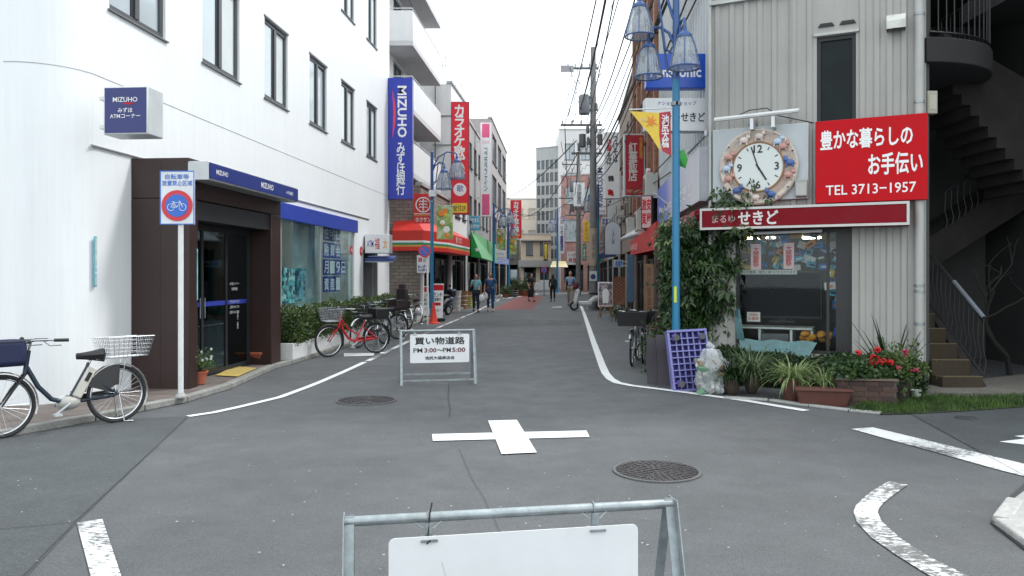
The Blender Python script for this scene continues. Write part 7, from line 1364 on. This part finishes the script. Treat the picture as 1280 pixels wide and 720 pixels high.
# ================================================================ utility poles and wires
pole_grey_ = mat('pole_grey', (.20, .20, .20), .85, var=.15, bump=.2, bs=30, streak=.3)
def upole(label, B, H, r0, r1, detail=True):
    t = thing('utility_pole', label, 'utility pole', B); m = MB(); m.tube([(0, 0, 0), (0, 0, H)], [r0, r1], 18); m.build('pole', pole_grey_, t)
    dk = mat('pole_hardware', (.12, .125, .13), .5, metal=.5, var=.3)
    for z, L_, off in ((H-3.6, 1.9, -.55), (H-1.0, 1.5, -.5), (H-4.9, 1.4, -.3)):
        m = MB(); m.box(off-L_/2, -.05, z, off+L_/2, .05, z+.09); c = m.build('crossarm', dk, t)
        for i in range(5):
            x = off-L_/2+.1+(L_-.2)*i/4; m = MB(); m.lathe([(0, 0), (.05, .0), (.03, .05), (.055, .07), (.03, .12), (.05, .14), (0, .2)], (x, 0, z+.09), 8); m.build('insulator', mat('porcelain', (.45, .46, .48), .3), c)
    m = MB(); m.lathe([(0, 0), (.24, .02), (.26, .1), (.26, .8), (.2, .9), (0, .93)], (-.42, -.1, H-3.1), 18); m.build('transformer', mat('transformer_grey', (.14, .15, .165), .5, var=.15), t)
    m = MB(); m.lathe([(0, 0), (.16, .02), (.16, .6), (0, .64)], (-.5, -.1, H-4.6), 12); m.build('switch_box', dk, t); m = MB(); m.lathe([(0, 0), (.12, .02), (.12, .5), (0, .54)], (.3, -.1, H-4.5), 12); m.build('switch_box', dk, t)
    for i in range(18): m = MB(); z = 2.4+i*.42; s__ = 1 if i % 2 else -1; m.cyl((0, 0, z), (s__*.30, 0, z), .012, n=5); m.build('climbing_step', dk, t)
    m = MB(); rg = random.Random(3)
    for i in range(44):
        a_ = Vector((rg.uniform(-1.3, .45), rg.uniform(-.15, .15), rg.uniform(H-6.2, H-.8))); b_ = a_+Vector((rg.uniform(-.4, .5), 0, rg.uniform(-.9, .5))); mid_ = (a_+b_)/2+Vector((rg.uniform(-.2, .2), 0, -.25)); m.tube([a_, mid_, b_], .014, 4)
    m.build('jumper_wires', dk, t)
    for i in range(9): m = MB(); x, z = rg.uniform(-.75, .35), rg.uniform(H-5.5, H-1.4); m.lathe([(0, 0), (.07, .01), (.07, .3), (.03, .38), (0, .38)], (x, -.15, z), 10); m.build('cut_out', dk, t)
    m = MB(); m.box(-.62, -.25, H-2.35, -.1, .2, H-2.27); m.build('platform', dk, t)
    return t
Pp = Vector((3.72, 35.2, 0)); up_ = upole('tall concrete utility pole with transformers on the right side of the street', Pp, 12.0, .19, .12)
m = MB(); m.box(-.19, -.20, 1.3, .15, -.19, 1.75); pl_ = m.build('notice', mat('notice_white', (.6, .6, .6), .5), up_); m = MB(); m.lathe([(0, -.004), (.12, -.004), (.12, 0)], (-.02, -.201, 1.5), 18, 0, 'y'); m.build('disc', mat('notice_blue', (.03, .05, .2), .5), pl_, smooth=False)
m = MB(); m.tube([(0, 0, 2.0), (0, 0, 3.7)], [.20, .195], 18); m.build('sleeve', mat('sleeve_tan', (.40, .33, .26), .7, var=.1), up_); m = MB(); m.text('池尻三丁目', 0, 2.9, .16, 1.1, -.203, vert=True, stretch=True); m.build('lettering', mat('grey_print', ()), up_, smooth=False)
upole('thinner far utility pole left of the tall one, beside the red brick building', Vector((5.1, 59, 0)), 11.0, .2, .14)
cb_ = thing('camera_frame', 'light rectangular metal frame at the top of the tall utility pole', 'frame', (Pp.x-1.2, Pp.y-.1, 10.2)); m = MB(); m.tube([(-.55, 0, 0), (.55, 0, 0), (.6, 0, 1.15), (-.5, 0, 1.1)], .02, 5, closed=True); m.build('frame', alu, cb_); m = MB(); m.box(-.3, -.02, .65, .3, .02, .95); m.build('plate', mat('plate_grey', (.3, .3, .32), .5), cb_)
wire = mat('wire_black', (.02, .02, .022), .6, var=0)
def cable(label, A, B_, sag, r=.02, n=20, group='overhead cables'):
    t = thing('overhead_cable', label, 'cable', A, 0, group); m = MB(); m.tube([A.lerp(B_, i/n)-Vector((0, 0, 4*sag*(i/n)*(1-i/n)))-A for i in range(n+1)], r, 5); return tag(m.build('strand', wire, t)) and t
top = lambda z, x=0: Pp+Vector((x, 0, z))
def near(px, py, Y): return at(px, py, Y)
cable('leftmost thin overhead cable running up from the utility pole crossarm', near(758, -60, 15), top(8.5, -1.3), .3, .018)
cable('thick overhead cable passing in front of the pole transformer', near(772, -80, 14), top(9.2, -.6), .35, .032)
cable('second thick cable just right of the cable before the transformer', near(783, -80, 14), top(8.6, -.3), .3, .018)
cable('thin high cable to the top of the utility pole', near(800, -100, 14), top(11.2, -.2), .2, .010)
cable('cable sloping from the lamp lanterns to the middle of the utility pole', near(850, -60, 12.5), top(6.6, .1), .5, .024)
cable('lowest sagging cable past the noodle sign to the utility pole', near(870, -30, 12.5), top(5.9, .15), .6, .018)
cable('cable beside the lantern ribs ending at the pole sleeve', near(835, -60, 12.5), top(7.3, .15), .45, .018)
cable('thin cable from the brown tiled building to the utility pole', near(800, 95, 22), top(6.3, .1), .4, .014)
for i, (px, py, Y, z, x, r_) in enumerate(((792, -70, 14, 9.6, -.4, .014), (810, -60, 13, 8.9, .1, .02), (822, -40, 13, 8.1, -.2, .016), (862, -70, 12, 6.9, .1, .03), (880, -20, 12.5, 6.2, .1, .016), (846, -90, 12.5, 7.8, .1, .014))):
    cable(['slim cable between the thick cables over the street', 'cable just left of the highest lantern', 'cable grazing the highest lantern on its left', 'heaviest black cable crossing behind the lanterns', 'cable passing between lanterns and blue electronics sign', 'thin cable right above the heaviest black cable'][i], near(px, py, Y), top(z, x), .35, r_)
for i, (zz, ze) in enumerate(((5.2, 5.0), (4.7, 4.6))): cable(['service cable from the utility pole along the right hand shop signs', 'lower service cable from the utility pole along the right hand shop signs'][i], top(zz, .1), at(838, 215-20*i, 17), .35, .014)
far0 = Vector((5.1, 59, 0))
for i, (za, zb_, xa) in enumerate(((8.5, 7.6, -1.3), (8.0, 7.2, -.6), (6.6, 6.6, 0), (5.9, 5.6, 0), (7.2, 6.1, .1))): cable(['upper far cable between the two utility poles', 'second far cable between the two utility poles', 'middle far cable between the two utility poles', 'lowest far cable between the two utility poles', 'fourth far cable between the two utility poles'][i], top(za, xa), far0+Vector((xa*.6, 0, zb_)), .5, .022)
cable('cable crossing the sky from the utility pole down to the mauve building', top(7.7, -.8), at(634, 248, 58), .3, .026); cable('second cable crossing towards the mauve building, slightly lower', top(7.2, -.7), at(648, 268, 60), 1.1, .022); cable('cable dropping from the left balcony house towards the far pole', at(633, 262, 60), far0+Vector((-.4, 0, 7.4)), .8, .022)
cable('thin roof cable at the top of the balcony house', at(505, -20, 25.5), at(524, 32, 31), .02, .02)
for i, (px, py, Y, h_a) in enumerate(((553, 100, 34, 1.6), (557, 86, 36, 1.3), (577, 118, 40, 1.2), (597, 150, 44, 1.0))):
    p = at(px, py, Y); t = thing('roof_antenna', ['comb antenna on the white tower house roof', 'second antenna higher on the tower house roof', 'small antenna behind the karaoke sign', 'antenna behind the drugstore sign'][i], 'antenna', p); m = MB(); m.cyl((0, 0, -1.2), (0, 0, h_a*.5), .018, n=5); m.build('mast', steel, t); m = MB(); m.cyl((-.35, 0, h_a*.4), (.35, 0, h_a*.4), .012, n=5)
    for q in range(5): m.cyl((-.3+.15*q, -.2, h_a*.4), (-.3+.15*q, .2, h_a*.4), .008, n=4)
    m.build('elements', steel, t)

# ================================================================ small street things on the left
B = gp(534.5, 405.5); t = thing('no_parking_sign', 'round no parking sign on a slim white pole by the traffic cone', 'traffic sign', B); k = B.y/FL; m = MB(); m.cyl((0, 0, 0), (0, 0, EYE+(343-312)*k), .03, n=10); m.build('pole', MATS['white_pole'], t); c = (-.09, -.05, EYE+(343-314)*k)
m = MB(); m.lathe([(0, -.006), (.20, -.006), (.20, 0)], c, 28, 0, 'y'); m.build('disc', MATS['sign_red'], t, smooth=False); m = MB(); m.lathe([(0, -.004), (.15, -.004), (.15, 0)], (c[0], c[1]-.0065, c[2]), 28, 0, 'y'); m.build('disc', lb, t, smooth=False); m = MB(); Mt = Matrix.Translation((c[0], c[1]-.0125, c[2])) @ Matrix.Rotation(R(-45), 4, 'Y'); m.box(-.018, -.001, -.15, .018, .001, .15, 0, Mt); m.build('slash', MATS['sign_red'], t, smooth=False)
for i, (px, pyb, pyt, w_, tilt) in enumerate(((531.5, 399, 357, .30, R(10)), (546, 402, 354, .38, R(-8)))):
    B = gp(px, pyb); k = B.y/FL; H_ = (pyb-pyt)*k; t = thing('sandwich_board', ['narrow white and red sandwich board behind the white pole', 'larger white sandwich board with red head beside the traffic cone'][i], 'sign board', B, tilt); Mt = Matrix.Rotation(R(-9), 4, 'X'); m = MB(); m.box(-w_/2, 0, .12, w_/2, .03, H_, 0, Mt); b_ = m.build('panel', white_print, t)
    m = MB(); m.box(-w_/2, -.006, H_*.82, w_/2, -.001, H_*.97, 0, Mt); m.build('header', red_print, b_, smooth=False); m = MB(); m.box(-w_*.3, -.006, H_*.42, w_*.3, -.001, H_*.5, 0, Mt); m.build('strip', red_print if i else mat('panel_teal', (.1, .4, .35), .5), b_, smooth=False)
    m = MB(); m.text('ランチ', 0, H_*.7, w_*.8, H_*.12, -.008, stretch=True, bold=.02); m.text('営業中', 0, H_*.58, w_*.6, H_*.09, -.008, stretch=True, bold=.02); m.text('コーヒー', 0, H_*.3, w_*.7, H_*.09, -.008, stretch=True, bold=.02); m.v = [tuple(Mt @ Vector(p)) for p in m.v]; m.build('lettering', black_print, b_, smooth=False)
    m = MB(); m.box(-w_/2-.05, -.05, 0, w_/2+.05, .3, .12); m.build('foot', black_plastic, t, bevel=.02)
B = gp(542, 404.5); t = thing('traffic_cone', 'orange red traffic cone standing beside the blue lamp post', 'traffic cone', B); cone = mat('cone_red', (.70, .045, .02), .45, var=.08); m = MB(); m.lathe([(.15, .03), (.13, .06), (.03, .66), (.035, .7), (0, .7)], n=20); m.build('cone', cone, t); m = MB(); m.box(-.19, -.19, 0, .19, .19, .03); m.build('base', cone, t, bevel=.02)
def scooter(label, P, rz, body):
    t = thing('scooter', label, 'scooter', P, rz)
    for y in (-.6, .6): m = MB(); m.ring((0, y, .21), .16, .05, 22, 8, 'x'); w__ = m.build('wheel', rubber, t); m = MB(); m.lathe([(0, -.03), (.12, -.03), (.12, .03), (0, .03)], (0, y, .21), 14, 0, 'x'); m.build('rim', alu, w__)
    m = MB(); m.tube([(0, .55, .3), (0, .48, .6), (0, .38, .95)], [.10, .13, .07], 10); m.build('front_shield', body, t); m = MB(); m.tube([(0, .42, .32), (0, .1, .28), (0, -.2, .30)], [.10, .12, .14], 8); m.tube([(0, -.12, .35), (0, -.4, .55), (0, -.75, .6)], [.12, .17, .09], 10); m.build('body', body, t)
    m = MB(); m.ball((0, -.38, .76), (.13, .34, .07), 12, 7); m.build('seat', black_plastic, t); m = MB(); m.tube([(-.3, .30, 1.0), (-.1, .37, .98), (.1, .37, .98), (.3, .30, 1.0)], .018, 7); h_ = m.build('handlebar', black_plastic, t); m = MB(); m.ball((-.3, .32, 1.14), (.06, .01, .045), 8, 5); m.ball((.3, .32, 1.14), (.06, .01, .045), 8, 5); m.cyl((-.26, .32, 1.0), (-.3, .32, 1.12), .006); m.cyl((.26, .32, 1.0), (.3, .32, 1.12), .006); m.build('mirror', black_plastic, h_)
    m = MB(); m.ball((0, .50, .86), (.07, .05, .06), 10, 6); m.build('headlight', mat('lens', (.7, .7, .68), .1), t); m = MB(); m.box(-.14, -.95, .72, .14, -.68, .98); m.build('top_box', body, t, bevel=.04); return t
scooter('blue scooter parked before the convenience store pillars', gp(557, 392), R(165), mat('scooter_blue', (.03, .08, .3), .3, coat=.4)); scooter('black scooter parked left of the blue one', gp(549, 395), R(150), black_plastic)
scooter('white scooter parked at the foot of the tall utility pole', gp(734, 388), R(100), mat('scooter_white', (.55, .57, .57), .3, coat=.4))
def tub(name, label, cat, px, py, r_, h_, mm, ribs=3):
    t = thing(name, label, cat, gp(px, py)); m = MB(); m.lathe([(0, 0), (r_*.82, 0), (r_, h_), (r_*1.05, h_), (r_*1.05, h_*1.04), (r_*.93, h_*1.04), (r_*.9, h_*.9), (0, h_*.9)], n=18); m.build('body', mm, t); m = MB()
    for i in range(ribs): z = h_*(.25+.25*i); m.ring((0, 0, z), r_*(.83+.17*z/h_), .012, 18, 5, 'z')
    m.build('band', alu, t); return t
tub('barrel', 'weathered wooden barrel before the dark shop front', 'barrel', 577, 386, .30, .8, wood); tub('barrel', 'second wooden barrel half hidden beside the yellow crate', 'barrel', 584, 383, .26, .7, wood); tub('bin', 'yellow plastic tub on the pavement before the green awning', 'tub', 586, 384, .25, .45, mat('tub_yellow', (.5, .48, .05), .5)); tub('bin', 'white covered cart beside the blue scooter', 'cart', 568, 389, .30, .85, mat('cart_white', (.55, .55, .54), .6)); tub('plant_tub', 'low dark tub beside the far flower banner', 'tub', 640, 371, .5, .6, black_plastic)
rg = random.Random(33)
for i, (px, py, r_, lab) in enumerate(((655, 370, .9, 'leafy potted bushes before the beige corner shop'), (645, 370, .7, 'small palm like bush at the far left corner'), (632, 372, .6, 'round bush beside the third left lamp post'), (762, 388, .35, 'clipped pot bush beside the poster stand'), (776, 402, .35, 'leafy pot plant before the lattice screen'))):
    p = gp(px, py); t = thing('shrub', lab, 'shrub', p); m = MB(); leafset(m, 500, lambda g_: Vector((g_.gauss(0, r_*.4), g_.gauss(0, r_*.3), r_*.8+g_.gauss(0, r_*.3))), .13*r_+.05, rg, 2); m.build('foliage', MATS['shrub_leaf'], t, smooth=False); m = MB(); m.lathe([(0, 0), (r_*.3, 0), (r_*.4, r_*.4), (0, r_*.4)], n=12); m.build('pot', terracotta, t)
for i, (px, py, w_, h_, lab) in enumerate(((682, 372, .9, .95, 'low white menu board standing left of the backpack woman'), (671, 372, .5, .8, 'small white board behind the woman in black'))):
    p = gp(px, py); p.y += 8; p.x *= (p.y)/(p.y-8); t = thing('menu_board', lab, 'sign board', p); m = MB(); m.box(-w_/2, 0, .35, w_/2, .04, h_+.2); m.build('panel', white_print, t, bevel=.01); m = MB(); m.box(-w_/2+.05, -.01, 0, -w_/2+.1, .03, .35); m.box(w_/2-.1, -.01, 0, w_/2-.05, .03, .35); m.build('leg', steel, t)
P = Vector(((680-640)/960*58, 58, 0)); t = thing('round_sign', 'round blue and red sign on a post at the far junction', 'traffic sign', P); m = MB(); m.cyl((0, 0, 0), (0, 0, 2.2), .04, n=8); m.build('pole', steel, t); m = MB(); m.lathe([(0, -.01), (.24, -.01), (.24, 0)], (0, -.05, 1.95), 20, 0, 'y'); m.build('disc', MATS['sign_red'], t); m = MB(); m.lathe([(0, -.01), (.17, -.01), (.17, 0)], (0, -.065, 1.95), 20, 0, 'y'); m.build('disc', lb, t)

# ================================================================ people
skin = mat('skin', (.48, .27, .19), .5, var=.06); hair_black = mat('hair_black', (.012, .010, .010), .5)
def skinned(name, nodes, edges, m_, parent, root=0, sub=1):
    me = bpy.data.meshes.new(name); me.from_pydata([n_[0] for n_ in nodes], edges, []); me.materials.append(m_); o = bpy.data.objects.new(name, me); COL.objects.link(o); o.parent = parent; WM[o.name] = WM[parent.name]
    md = o.modifiers.new('skin', 'SKIN'); md.use_smooth_shade = True
    for i, n_ in enumerate(nodes): r_ = n_[1]; me.skin_vertices[0].data[i].radius = (r_ if isinstance(r_, tuple) else (r_, r_)); me.skin_vertices[0].data[i].use_root = (i == root)
    s_ = o.modifiers.new('sub', 'SUBSURF'); s_.levels = s_.render_levels = sub; return o
def person(label, P, rz, H, top, bottom, shoe, stride=.16, skirt=None, sleeve='short', bag=None, arms=None, hair='short', backpack=None, hair_m=None, cap=False, raise_hand=False, woman=False):
    t = thing('person', label, 'person', P, rz); s_ = H/1.70; sh = .165 if woman else .195
    V = lambda x, y, z: (x*s_, y*s_, z*s_)
    def leg(sg, fw): return [V(sg*.095, 0, .90), V(sg*.10, -fw*.55-.02, .50), V(sg*.10, -fw+(.0 if fw > 0 else .0), .10+(0 if fw > 0 else .05)), V(sg*.105, -fw-.06, .035+(0 if fw > 0 else .01)), V(sg*.11, -fw-.15, .03)]
    la, lb_ = leg(1, stride), leg(-1, -stride)
    def arm(sg, sw, up=False):
        if up: return [V(sg*sh, 0, 1.40), V(sg*(sh+.07), -.08, 1.14), V(sg*.10, -.24, 1.34), V(sg*.05, -.22, 1.44)]
        return [V(sg*sh, 0, 1.40), V(sg*(sh+.055), sw*.3+.02, 1.13), V(sg*(sh+.06), -sw-.04, .90), V(sg*(sh+.05), -sw*1.2-.06, .82)]
    aa, ab = arm(1, -stride*.8), arm(-1, stride*.8, raise_hand)
    N = [(V(0, .0, .93), .12*s_), (V(0, .005, 1.12), .105*s_), (V(0, .0, 1.32), .125*s_), (V(0, .01, 1.43), .065*s_), (V(0, .0, 1.50), .05*s_), (V(0, -.015, 1.58), .078*s_), (V(0, -.005, 1.645), .072*s_)]
    E_ = [(0, 1), (1, 2), (2, 3), (3, 4), (4, 5), (5, 6)]
    def chain(pts, rs, at_):
        prev = at_
        for p, r_ in zip(pts, rs): N.append((p, r_*s_)); E_.append((prev, len(N)-1)); prev = len(N)-1
        return prev
    for L in (la, lb_): chain(L, (.082, .055, .036, .038, .026), 0)
    hands = []
    for L in (aa, ab): hands.append((chain(L, (.052, .038, .026, .028), 2), L))
    for hi, L in hands:      # palm to five short fingers
        e = Vector(L[3]); d = (e-Vector(L[2])).normalized(); q = Vector((0, 1, 0)) if abs(d.y) < .8 else Vector((0, 0, 1)); q = (q-d*q.dot(d)).normalized(); side = d.cross(q)
        for f, (o_, l_) in enumerate(((-.026, .060), (-.009, .072), (.009, .068), (.025, .055), (-.035, .045))):
            b_ = e+q*o_*s_+d*(.03 if f < 4 else -.01)*s_; c_ = b_+(d*l_+side*.012+(q*-.03 if f == 4 else Vector()))*s_; k0 = len(N); N.append((tuple(b_), .010*s_)); N.append((tuple(c_), .008*s_)); E_ += [(hi, k0), (k0, k0+1)]
    skinned('body', N, E_, skin, t)
    # face and ears
    hd = Vector(V(0, -.012, 1.60)); m = MB(); m.ball(hd, (.074*s_, .092*s_, .112*s_), 14, 10); m.ball(hd+Vector((0, -.095, -.012))*s_, (.011*s_, .016*s_, .018*s_), 6, 5)
    for sg in (-1, 1): m.ball(hd+Vector((sg*.076, .01, -.01))*s_, (.012*s_, .02*s_, .028*s_), 6, 5)
    fh = m.build('head', skin, t); m = MB()
    for sg in (-1, 1): m.ball(hd+Vector((sg*.028, -.083, .01))*s_, .010*s_, 6, 4)
    m.build('eyes', black_print, fh); m = MB(); m.ball(hd+Vector((0, -.085, -.05))*s_, (.022*s_, .008*s_, .006*s_), 6, 4); m.build('mouth', mat('lip', (.35, .10, .09), .5), fh)
    hm = hair_m or hair_black; m = MB(); m.ball(hd+Vector((0, .022, .028))*s_, (.086*s_, .094*s_, .104*s_), 14, 9)
    if hair == 'long': m.tube([hd+Vector((0, .05, 0))*s_, hd+Vector((0, .075, -.12))*s_, hd+Vector((0, .07, -.24))*s_], [.085*s_, .08*s_, .05*s_], 10)
    if hair == 'bun': m.ball(hd+Vector((0, .11, .04))*s_, .045*s_, 8, 6)
    m.build('hair', hm, t)
    if cap: m = MB(); m.ball(hd+Vector((0, .0, .055))*s_, (.092*s_, .10*s_, .075*s_), 12, 7); m.prism([hd+Vector(q)*s_ for q in ((-.07, -.08, .05), (.07, -.08, .05), (.05, -.15, .04), (-.05, -.15, .04))], (0, 0, .012)); m.build('cap', cap, t)
    # clothes
    q = .024
    N2 = [(V(0, .0, .93), .135*s_), (V(0, .005, 1.12), .122*s_), (V(0, .0, 1.32), .14*s_), (V(0, .01, 1.425), .082*s_)]; E2 = [(0, 1), (1, 2), (2, 3)]
    for L in (aa, ab):
        k0 = len(N2); el = Vector(L[1]); s0 = Vector(L[0]); N2.append((L[0], .070*s_)); E2.append((2, k0))
        if sleeve == 'long': N2 += [(L[1], .056*s_), (tuple(Vector(L[2])*.95+el*.05), .042*s_)]; E2 += [(k0, k0+1), (k0+1, k0+2)]
        else: N2 += [(tuple(s0.lerp(el, .75)), .064*s_)]; E2 += [(k0, k0+1)]
    skinned('shirt', N2, E2, top, t)
    if skirt:
        m = MB(); prof = [(.13*s_, 1.02*s_), (.165*s_, .90*s_), (.19*s_, .7*s_), (.225*s_, skirt*s_), (.21*s_, skirt*s_)]; n = 24; vs_ = []
        for r_, z in prof:
            for k2 in range(n): a = 2*PI*k2/n; rr = r_*(1+.06*math.sin(a*6)*(1.05-z)); vs_.append((rr*math.cos(a), rr*.85*math.sin(a), z))
        m.add(vs_, [(i*n+k2, i*n+(k2+1) % n, (i+1)*n+(k2+1) % n, (i+1)*n+k2) for i in range(4) for k2 in range(n)]); m.build('skirt', bottom, t)
    else:
        N3 = [(V(0, .0, .95), .128*s_)]; E3 = []
        for L in (la, lb_):
            k0 = len(N3); N3 += [(L[0], .098*s_), (L[1], .072*s_), (tuple(Vector(L[2])+Vector((0, 0, .02))), .058*s_)]; E3 += [(0, k0), (k0, k0+1), (k0+1, k0+2)]
        skinned('trousers', N3, E3, bottom, t)
    for L in (la, lb_):
        a_ = Vector(L[2]); b_ = Vector(L[4]); m = MB(); m.ball(((a_.x+b_.x)/2, (a_.y+b_.y)/2-.0, (a_.z+b_.z)/2-.01), (.048*s_, .135*s_, .052*s_), 10, 7); m.build('shoe', shoe, t)
    if not skirt: m = MB(); m.lathe([(.142*s_, .985*s_), (.145*s_, .985*s_), (.145*s_, 1.015*s_), (.142*s_, 1.015*s_)], n=18); m.build('belt', black_plastic, t)
    if backpack: m = MB(); m.box(-.13*s_, .10*s_, 1.02*s_, .13*s_, .24*s_, 1.42*s_); m.build('backpack', backpack, t, bevel=.05, seg=3)
    if bag:
        x, z, mm, sz_ = bag; m = MB(); m.ball((x*s_, -.05, z*s_), (.12*sz_, .07*sz_, .16*sz_), 12, 8); m.tube([(x*s_, -.05, (z+.12)*s_), (x*s_*1.02, -.04, .83*s_)], .012, 5); bg_ = m.build('bag_held', mm, t)
    return t
c_teal = mat('cloth_teal', (.18, .45, .52), .8, var=.1); c_navy = mat('cloth_navy', (.02, .025, .05), .85, var=.2); c_indigo = mat('cloth_indigo', (.035, .08, .20), .85, var=.2); c_blackc = mat('cloth_black', (.012, .012, .014), .9, var=.2); c_blue = mat('cloth_light_blue', (.22, .32, .50), .8, var=.1); c_kha = mat('cloth_khaki', (.30, .26, .19), .85, var=.1); c_jean = mat('cloth_jeans', (.02, .045, .12), .85, var=.2); sh_b = mat('shoe_black', (.02, .02, .02), .5); sh_w = mat('shoe_white', (.5, .5, .48), .6)
person('woman in teal top and navy trousers, hand to her face, walking towards the viewer', gp(595, 390.5), 0, 1.60, c_teal, c_navy, sh_b, .12, woman=True, raise_hand=True, hair='long', bag=(.24, .62, white_print, 1.1))
person('man in blue shirt and jeans walking towards the viewer with white bags', gp(613, 389.5), 0, 1.68, c_indigo, c_jean, sh_w, .10, bag=(-.24, .66, white_print, 1.2))
person('woman in long black dress crossing the red pavement', gp(664, 377), R(25), 1.62, c_blackc, c_blackc, sh_b, .16, skirt=.28, woman=True, hair='bun', sleeve='short')
person('person in black seen from behind with dark backpack', gp(691, 377), R(180), 1.58, c_blackc, c_blackc, sh_b, .1, backpack=mat('pack_black', (.02, .02, .025), .7), sleeve='long', hair='long', woman=True)
person('man in light blue shirt and khaki trousers walking with a maroon shoulder bag', gp(713, 382.5), R(-8), 1.74, c_blue, c_kha, sh_b, .15, bag=(.27, 1.0, mat('bag_maroon', (.12, .02, .04), .6), 1.3), hair_m=mat('hair_thin', (.13, .08, .06), .6))
